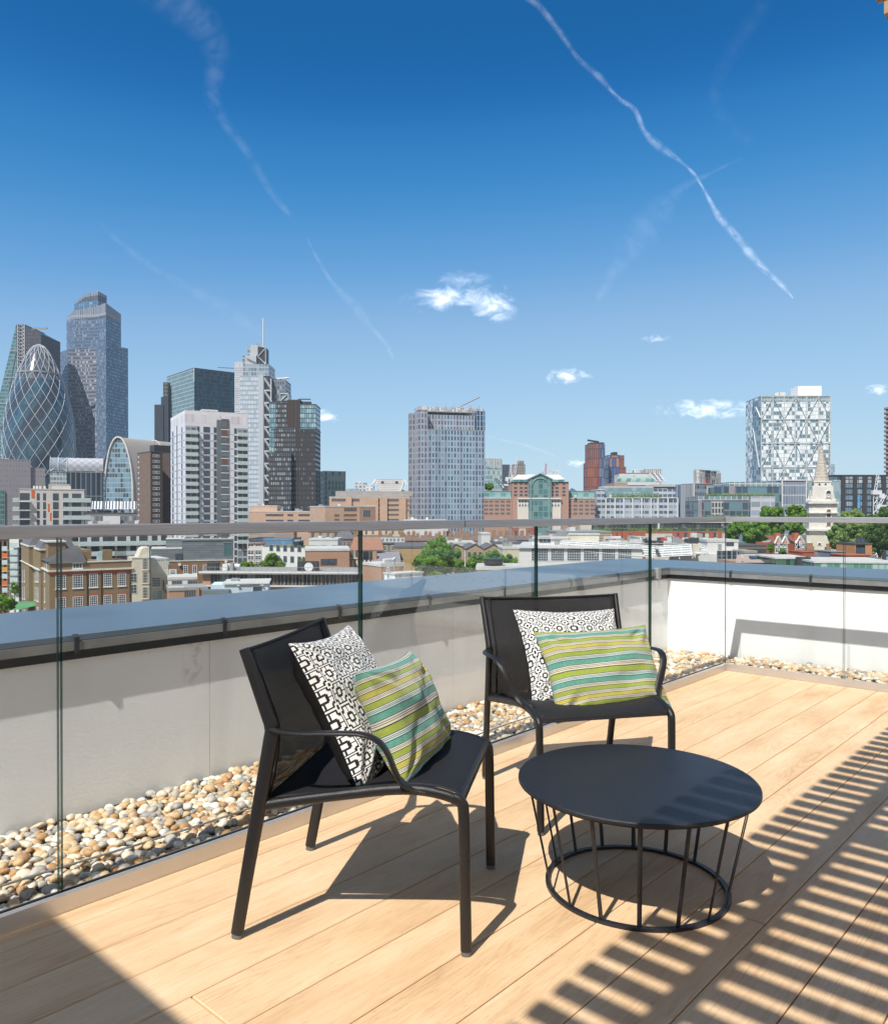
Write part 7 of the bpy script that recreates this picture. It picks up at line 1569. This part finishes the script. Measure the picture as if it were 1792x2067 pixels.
    c.box('glazed_storey',fac('dark_curtain',(.07,.07,.065),(.03,.045,.045),1.4,40,.8,.99,(.10,.13,.12),.2),u(522),w,4,20,0,z(28)); c.box('roof',LTROOF,u(400),w+4,3.5,22,z(28)+.01,z(15)); c.box('wall',stone('arcade_white',(.62,.58,.50)),u(600),w,.5,3.9,0,z(122)); c.box('brick_band',REDTRIM,u(600),w,.3,3.9,z(122)+.01,z(108)); c.box('white_post',WHITEM,u(1172),u(1188),3.2,3.98,0,z(28)); c.box('cream_box',CREAM,u(412),u(520),1,5,0,z(38))
    for x in (715,765,810,850,880,915,950,985,1290,1360,1435,1640,1720): c.box('brick_pier',REDTRIM,u(x),u(x)+1.6,-.1,.48,0,z(124))
    c.win('R',[u(x) for x in (745,790,832,1325,1400,1500,1570,1680)],[z(165)],2.6,3.2,off=.5,fm=DF,gm=WG)
    HEDGE(c.r,u(540),w,2.2,z(108),3500,1.3,LEAF3,9,.24,1.5)
    c=block('tan_roof_workshop','low tan workshop with a shallow grey roof just left of the third glass joint','workshop',zF(175)[0],zF(180)[0],zF(700)[0],zF(0,108)[1],270,R(3),fac('tan_slats',(.46,.33,.20),(.20,.15,.11),60,.9,.98,.3),fac('tan_slats2',(.46,.33,.20),(.20,.15,.11),60,.9,.98,.3),stone('lead_roof',(.30,.33,.35)),depth=20,clutter=3)
    c=block('grey_shed_roof','wide low grey metal roofed building with a red door, right of the chimney rows','shed',zF(-20)[0],zF(-10)[0],zF(420)[0],zF(0,160)[1],225,R(2),CREAM,CREAM,stone('grey_lead',(.36,.37,.36)),depth=16,clutter=5)
    for k in range(4):
        pass
    # buildings right of the corner
    c=block('tan_flat_building','brown flat roofed building with tall windows and a black railing','office building',zG(262)[0],zG(264)[0],zG(548)[0],zG(0,205)[1],200,R(3),BR_Y,stone('tan_stone',(.42,.33,.23)),DKROOF,depth=12)
    c.win('R',[c.u(zG(x)[0]) for x in (290,345,400,455,508)],[c.z(zG(0,288)[1])],2.0,c.z(zG(0,240)[1])-c.z(zG(0,288)[1]),nx=2,nz=2,fm=DF,gm=WG)
    for k,(xa,xb,lb) in enumerate(((632,775,'red brick gabled mansion house with white bands, left of the drooping tree'),(848,935,'red brick gabled mansion house with white windows, between tree and church'))):
        c=Bl('gabled_mansion_house',lb,'house',zG(xa)[0],225,R(3),'red brick gabled mansion houses'); u=lambda x:c.u(zG(x)[0]); z=lambda y:c.z(zG(0,y)[1]); w=u(xb); RBH=stone('mansion_brick',(.45,.16,.09),.5,.12,brick=1)
        c.box('wall',RBH,0,w,0,12,0,z(190)); mb=MB(); n=2 if k==0 else 1
        for i in range(n):
            a,e=w*i/n,w*(i+1)/n; m=(a+e)/2; mb.face([(a+.3,-.05,z(190)),(e-.3,-.05,z(190)),(m,-.05,z(118))])
        c.part('gable',mb,RBH); mb=MB(); 
        for i in range(n):
            a,e=w*i/n,w*(i+1)/n; m=(a+e)/2; bar(mb,(a,-.15,z(190)),(m,-.15,z(114)),.3); bar(mb,(m,-.15,z(114)),(e,-.15,z(190)),.3)
        c.part('bargeboard',mb,WHITE); mb=MB(); mb.face([(-.2,0,z(190)),(w+.2,0,z(190)),(w,6,z(112)),(0,6,z(112))]); mb.face([(w+.2,0,z(190)),(w+.2,12,z(190)),(w,6,z(112))]); c.part('roof',mb,stone('plum_tile',(.24,.10,.08)))
        c.win('R',[w*.2,w*.45,w*.75],[z(228),z(285)],1.3,2.0,nx=2,nz=2,fm=WF,gm=WG,fw=.16,sill=True); c.box('chimney',RBH,w*.45,w*.45+1.4,3,4.6,z(190),z(85)); c.box('white_band',WHITE,-.05,w+.05,-.08,0,z(250),z(246))
    c=block('white_cottage','small white rendered cottage with slim windows below the slim tree','house',zG(318)[0],zG(320)[0],zG(450)[0],zG(0,262)[1],160,R(4),WHITE,WHITE,GREYROOF,depth=6); c.win('R',lin(1,c.w-3,4),[c.h-3.2],.5,1.9,fm=DF,gm=WG)
    c=Bl('skylight_roof_house','low house with a pale brown roof carrying three skylights just above the coping','house',zG(290)[0],130,R(3)); u=lambda x:c.u(zG(x)[0]); z=lambda y:c.z(zG(0,y)[1]); w=u(640); c.box('wall',BR_O,0,w,0,10,0,z(385)); mb=MB(); mb.face([(-1,-.3,z(385)),(w*.72,-.3,z(385)),(w*.86,5,z(330)),(w*.25,5,z(320))]); mb.face([(w*.72,-.3,z(385)),(w,5,z(350)),(w*.86,5,z(330))]); c.part('roof',mb,stone('pale_tile',(.42,.33,.29))); 
    for i in range(3): 
        a=u(440)+i*(u(515)-u(440)); mb=MB(); mb.face([(a,2.0,z(352)),(a+2.2,2.0,z(352)),(a+2.6,3.6,z(328)),(a+.4,3.6,z(328))]); c.part('skylight',mb,WG)
    c.box('coping',WHITE,u(285),u(300),-.4,0,z(330),z(300))
    c=block('green_glass_pavilion','low dark green glazed rooftop pavilion left of the black roof cowl','pavilion',zG(645)[0],zG(648)[0],zG(1010)[0],zG(0,332)[1],125,R(-3),fac('green_panes',(.10,.14,.11),(.03,.08,.055),.75,30,.85,.98,(.08,.17,.12),.4),fac('green_panes2',(.10,.14,.11),(.03,.08,.055),.75,30,.85,.98,(.08,.17,.12),.4),LTROOF,depth=9,lip=.25)
    MB().sweep([(c.w-1.5,-.6,c.h-2.6),(c.w-1.5,-.6,c.h+.1)],[1.5,1.1],n=14).build('black_cowl',DKM,c.r)
    c=block('green_glass_pavilion','long curved green and pale glazed parapet at the lower right edge','pavilion',zG(1040)[0],zG(1042)[0],zG(1900)[0],zG(0,372)[1],118,R(-7),fac('gp3',(.20,.30,.26),(.10,.26,.19),.9,30,.8,.98,(.30,.42,.42),.3),fac('gp4',(.20,.30,.26),(.10,.26,.19),.9,30,.8,.98,(.35,.48,.48),.3),LTROOF,depth=12,lip=.25)
    for nm,lb,cat,xa,xb,yt,yb,Y,mt in (('rust_red_box','rust red metal box beside a grey gabled roof below the church','plant room',918,1040,272,335,150,COPPER),('grey_plant_box','dark grey metal plant box in front of the church base','plant room',1210,1355,270,340,160,stone('grey_box',(.24,.26,.28))),('rust_red_box','long rust red metal screen right of the second right glass joint','plant room',1358,1608,306,378,140,COPPER),('white_plant_box','pale grey plant box between grey box and timber box','plant room',1358,1440,280,320,170,stone('pale_box',(.52,.56,.60))),('dark_roof_plant','low black ventilation plant on the roof at lower right','plant room',1120,1340,335,378,135,DKM)):
        c=block(nm,lb,cat,zG(xa)[0],zG(xa+1)[0],zG(xb)[0],zG(0,yt)[1],Y,R(4),mt,mt,mt,depth=5,lip=.15)
    c=block('timber_clad_box','orange timber clad roof extension with a large dark window stack','roof extension',zG(1458)[0],zG(1562)[0],zG(1630)[0],zG(0,185)[1],165,R(45),TIMB,TIMB,DKROOF,lip=.3) if False else block('timber_clad_box','orange timber clad roof extension with a large dark window stack','roof extension',zG(1456)[0],zG(1458)[0],zG(1630)[0],zG(0,185)[1],165,R(4),TIMB,TIMB,DKROOF,depth=7,lip=.3)
    c.win('R',[c.u(zG(1512)[0])],[c.z(zG(0,232)[1]),c.z(zG(0,300)[1])],c.u(zG(1560)[0])-c.u(zG(1466)[0]),2.1,nx=2,fm=DF,gm=WG,fw=.1)
    for i,(xa,xb,y) in enumerate(((985,1105,262),(1190,1280,268),(1365,1452,275),(1605,1662,282))):
        c=block('brick_chimney_house',f'brown house with a row of orange chimney pots, {"first second third fourth".split()[i]} from left below the church','house',zG(xa)[0],zG(xa+1)[0],zG(xb)[0],zG(0,y)[1],190,R(3),BR_O,BR_O,TILE,depth=6,lip=.2,group='houses with chimney pots below the church')
        cb=c.box('chimney',SB,.5,c.w-.5,2,3,c.h,c.h+.9)
        for k in range(6): x=.9+(c.w-1.8)*k/5; MB().sweep([(x,2.5,c.h+.9),(x,2.5,c.h+1.7)],.24,n=6).build('chimney_pot',SBP,cb)
    for i,(xa,xb,y) in enumerate(((1040,1130,300),(1625,1720,320))):
        c=Bl('slate_gable_roof',('grey slate gabled roof beside the rust red box','grey slate gabled roof near the right edge')[i],'house',zG(xa)[0],155,R(3)); w=c.u(zG(xb)[0]); z=lambda y:c.z(zG(0,y)[1]); c.box('wall',BR_Y,0,w,0,8,0,z(y+25)); mb=MB(); mb.face([(0,0,z(y+25)),(w,0,z(y+25)),(w*.95,4,z(y-12)),(w*.1,4,z(y-15))]); c.part('roof',mb,SLATE)
right_low()
# ================================================================ CLOUDS AND CONTRAILS
def vap(name,dens,sx,sy,kind):
    M=Mat(name); u,v=M.uv(); T=M.T
    if kind=='trail':
        n=M.noise(M.xyz(u*sx*.45,v*sy*.8),scale=1,detail=7,rough=.6,dist=.35); ed=(1.-((v*v)+(n-.5).abs()*.9)).max(0.); n2=M.noise(M.xyz(u*sx*.35,3.,1.),scale=1,detail=3)
        al=(ed*ed*M.maprange(n,.28,.70)*M.maprange(n2,.30,.62)*M.attr('fade')*dens).clamp()
    else:
        rr=((u*u)+(v*v)).pow(.5); wv=M.noise(M.xyz(u*sx*.83+v*sy*.56+dens*3.3,v*sy*.83-u*sx*.56+dens*1.7,dens+u*.37+v*.41),scale=1.15,detail=7,rough=.56,dist=.6); al=(M.maprange(wv*1.7-rr*.62-.36,.0,.62).clamp()).pow(1.5)*(1.-rr.pow(3.)).clamp()*M.attr('fade')
    M.T.nodes.remove(M.bs); d1_=M.node('ShaderNodeBsdfDiffuse'); d1_.inputs[0].default_value=(.95,.93,.94,1); d2_=M.node('ShaderNodeBsdfTranslucent'); d2_.inputs[0].default_value=(.97,.97,.98,1); ad=M.node('ShaderNodeAddShader'); T.links.new(d1_.outputs[0],ad.inputs[0]); T.links.new(d2_.outputs[0],ad.inputs[1])
    t=M.node('ShaderNodeBsdfTransparent'); x=M.node('ShaderNodeMixShader'); T.links.new(al.k,x.inputs[0]); T.links.new(t.outputs[0],x.inputs[1]); T.links.new(ad.outputs[0],x.inputs[2]); T.links.new(x.outputs[0],M.out.inputs[0]); return M.m
def sky_pt(x,y,ALT=2600.,Yf=None):
    Y=Yf or (ALT*F/(HZ-y)); a,b=cw(U(x)*Y,Y); return Vector((a,b,ZH(y,Y)+0)),Y
def contrail(label,pts,dens,sx=2.2,sy=1.3,ALT=2600.):
    P=catmull([(x,y,w*.8) for x,y,w in pts],10); rows=[];uvs=[];L=0; fades=[]; N=len(P)
    for i,p in enumerate(P):
        a=P[max(i-1,0)]; c=P[min(i+1,N-1)]; d=Vector((c.x-a.x,c.y-a.y,0)).normalized(); nx,ny=-d.y,d.x
        if i: L+=math.hypot(p.x-P[i-1].x,p.y-P[i-1].y)
        row=[];uv=[]
        for j in range(7):
            s=-1+j/3; q,_=sky_pt(p.x+nx*s*p.z/2,p.y+ny*s*p.z/2,ALT); row.append(q); uv.append((L/30.,s))
        rows.append(row);uvs.append(uv)
    mb=MB().grid(rows,0,uvs); o=mb.build('contrail',vap('contrail_vapour',dens,sx,sy,'trail')); at=o.data.attributes.new('fade','FLOAT','POINT')
    at.data.foreach_set('value',[min(1,i/4,(N-1-i)/4) for i in range(N) for j in range(7)]); tag(o,label,'contrail',kind=None); o.visible_shadow=True; return o
contrail('broad feathery contrail sweeping down from the top left of the sky',[(300,-30,150),(400,40,120),(440,110,90),(430,190,55),(455,250,38),(500,310,36),(530,360,34),(560,405,28),(592,440,18)],.065)
contrail('short thin contrail low in the sky left of centre',[(618,478,8),(645,530,14),(672,572,18),(712,612,38),(728,635,36),(760,672,16),(782,700,20),(795,730,14)],.09)
contrail('thin wavy contrail entering at the top right of centre',[(1035,-20,34),(1085,15,26),(1130,70,22),(1165,120,18),(1205,155,26),(1234,187,16),(1262,212,8)],.17)
contrail('bright middle piece of the long contrail on the right',[(1224,178,6),(1250,203,16),(1280,225,20),(1300,268,20),(1330,298,32),(1365,322,16),(1400,352,9),(1420,385,6)],.28)
contrail('brightest lowest piece of the long contrail on the right',[(1385,340,6),(1410,370,9),(1432,408,16),(1452,442,26),(1490,484,28),(1510,510,32),(1545,548,22),(1575,575,20),(1592,594,10),(1600,604,5)],.40,sx=2.6)
contrail('faint broad contrail crossing the bright one on the right',[(1500,318,10),(1430,352,16),(1370,385,40),(1320,440,110),(1280,490,110),(1235,555,50),(1200,615,24)],.06)
contrail('very faint contrail above the towers on the left',[(200,450,20),(280,520,26),(380,580,34),(450,620,56),(540,680,30)],.045)
contrail('faint wisp high in the right of the sky',[(1560,-20,60),(1480,100,60),(1440,190,50),(1470,260,60),(1530,290,40)],.018)
contrail('faint low streak between the hotel tower and the cranes',[(975,880,8),(1030,892,10),(1080,905,12),(1130,925,6)],.12)
def cloud(label,x,y,w,h,seed,str_=1.,tilt=0):
    Y=9000.+seed*160; n=10; rows=[];uvs=[]
    for j in range(n+1):
        r_=[];uv=[]
        for i in range(n+1):
            s,t=-1+2*i/n,-1+2*j/n; q,_=sky_pt(x+s*w/2*1.8,y-t*h/2*1.9+tilt*s,Yf=Y); r_.append(q); uv.append((s*1.25,t*1.35))
        rows.append(r_);uvs.append(uv)
    o=MB().grid(rows,0,uvs).build('cloud',vap('cloud_vapour',seed*3.7,1.15*w/max(h,1)*.6,1.15,'cloud')); at=o.data.attributes.new('fade','FLOAT','POINT'); at.data.foreach_set('value',[str_]*((n+1)**2)); tag(o,label,'cloud'); return o
cloud('larger puffy white cloud, right half of the pair in the centre of the sky',985,618,112,72,1,1.0)
cloud('wispy cloud, left half of the pair in the centre of the sky',893,602,130,56,2,.75)
cloud('small faint wisp above the pair of clouds in the centre',935,566,110,36,9,.22)
cloud('small low cloud above the gabled brick office',1143,759,86,30,3,.9)
cloud('long flat white cloud left of the white lattice tower',1420,826,170,34,4,.95)
cloud('small white cloud touching the dark bronze towers',656,842,50,34,5,.9)
cloud('small cloud beside the tip of the bullet shaped tower',100,712,60,44,6,.7)
cloud('small pale cloud near the right edge of the sky',1772,786,46,24,7,.6)
cloud('tiny faint cloud low above the terracotta tower',1168,935,50,16,8,.6)
cloud('faint small cloud in the right middle of the sky',1322,684,60,18,10,.35)

for m_ in bpy.data.materials:
    us=False
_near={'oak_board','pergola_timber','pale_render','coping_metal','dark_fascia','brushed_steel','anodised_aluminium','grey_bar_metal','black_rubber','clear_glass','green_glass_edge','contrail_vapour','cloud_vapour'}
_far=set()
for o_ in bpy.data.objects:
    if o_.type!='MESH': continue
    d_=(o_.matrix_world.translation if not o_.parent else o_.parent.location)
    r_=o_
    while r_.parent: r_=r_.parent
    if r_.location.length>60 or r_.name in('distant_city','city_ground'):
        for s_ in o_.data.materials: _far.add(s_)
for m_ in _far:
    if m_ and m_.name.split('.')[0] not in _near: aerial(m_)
# ================================================================ LIGHT, SKY, CAMERA
el=math.asin(SUN.z); az=math.atan2(SUN.x,SUN.y)
sd=bpy.data.lights.new('sun','SUN'); sd.energy=5.0; sd.angle=R(.48); sd.color=(1,.955,.88)
so=bpy.data.objects.new('sun',sd); COL.objects.link(so); so.rotation_euler=SUN.to_track_quat('Z','Y').to_euler(); so.location=(0,-5,20)
w=bpy.data.worlds.new('World'); scene.world=w; w.use_nodes=True; T=w.node_tree; T.nodes.clear()
o=T.nodes.new('ShaderNodeOutputWorld'); bg=T.nodes.new('ShaderNodeBackground'); sky=T.nodes.new('ShaderNodeTexSky')
sky.sky_type='NISHITA'; sky.sun_disc=False; sky.sun_elevation=el; sky.sun_rotation=az
sky.altitude=30; sky.air_density=1.0; sky.dust_density=.35; sky.ozone_density=2.2
sky.air_density=.7; sky.dust_density=.3; sky.ozone_density=1.0
def vm(op,val,src):
    n=T.nodes.new('ShaderNodeVectorMath'); n.operation=op; T.links.new(src,n.inputs[0]); n.inputs[3 if op=='SCALE' else 1].default_value=val; return n.outputs[0]
cv=T.nodes.new('ShaderNodeRGBCurve'); cm=cv.mapping; cm.extend='HORIZONTAL'; cm.use_clip=False
CURV=([(0,.03),(.055,.014),(.074,.014),(.097,.040),(.13,.125),(.205,.31),(.362,.44),(.651,.55),(1,.58)],
      [(0,.10),(.09,.12),(.124,.130),(.16,.223),(.212,.35),(.325,.53),(.53,.665),(.762,.73),(1,.74)],
      [(0,.2),(.16,.30),(.235,.376),(.294,.546),(.377,.69),(.528,.80),(.72,.86),(1,.86)])
for i,pts in enumerate(CURV):
    c=cm.curves[i]
    c.points[0].location=pts[0]; c.points[1].location=pts[-1]
    for p in pts[1:-1]: c.points.new(*p)
    for p in c.points: p.handle_type='AUTO_CLAMPED'
cm.update()
T.links.new(vm('SCALE',.1,sky.outputs[0]),cv.inputs['Color'])
# added fill light: pale broken patch in the unseen sky behind right
tc=T.nodes.new('ShaderNodeTexCoord'); nz=T.nodes.new('ShaderNodeTexNoise'); nz.inputs['Scale'].default_value=2.2; nz.inputs['Detail'].default_value=6
T.links.new(tc.outputs['Generated'],nz.inputs['Vector'])
dp=T.nodes.new('ShaderNodeVectorMath'); dp.operation='DOT_PRODUCT'; T.links.new(tc.outputs['Generated'],dp.inputs[0]); dp.inputs[1].default_value=(.87,-.18,.46)
a1=S_(T,dp.outputs['Value']); m1=T.nodes.new('ShaderNodeMapRange'); T.links.new(a1.k,m1.inputs[0])
for i_,x_ in enumerate((.25,.70,0,1)): m1.inputs[i_+1].default_value=x_
m2=T.nodes.new('ShaderNodeMapRange'); T.links.new(nz.outputs[0],m2.inputs[0])
for i_,x_ in enumerate((.36,.56,.15,1)): m2.inputs[i_+1].default_value=x_
mx=T.nodes.new('ShaderNodeMix'); mx.data_type='RGBA'; T.links.new((S_(T,m1.outputs[0])*S_(T,m2.outputs[0])).clamp().k,mx.inputs[0])
T.links.new(cv.outputs[0],mx.inputs[6]); mx.inputs[7].default_value=(.47,.44,.40,1)
T.links.new(vm('SCALE',10.0,mx.outputs[2]),bg.inputs[0]); bg.inputs[1].default_value=.10
T.links.new(bg.outputs[0],o.inputs[0])
cd=bpy.data.cameras.new('camera'); cam=bpy.data.objects.new('camera',cd); COL.objects.link(cam); scene.camera=cam
cd.sensor_fit='HORIZONTAL'; cd.sensor_width=36; cd.lens=F/1792*36; cd.clip_start=.05; cd.clip_end=40000
cd.shift_y=(PY-1033.5)/1792*1.0
cam.location=CAM; cam.rotation_euler=(math.pi/2-PITCH,0,YAW)
scene.view_settings.view_transform='Standard'; scene.view_settings.look='None'; scene.view_settings.exposure=0
scene.cycles.max_bounces=10; scene.cycles.transparent_max_bounces=24; scene.cycles.use_denoising=True
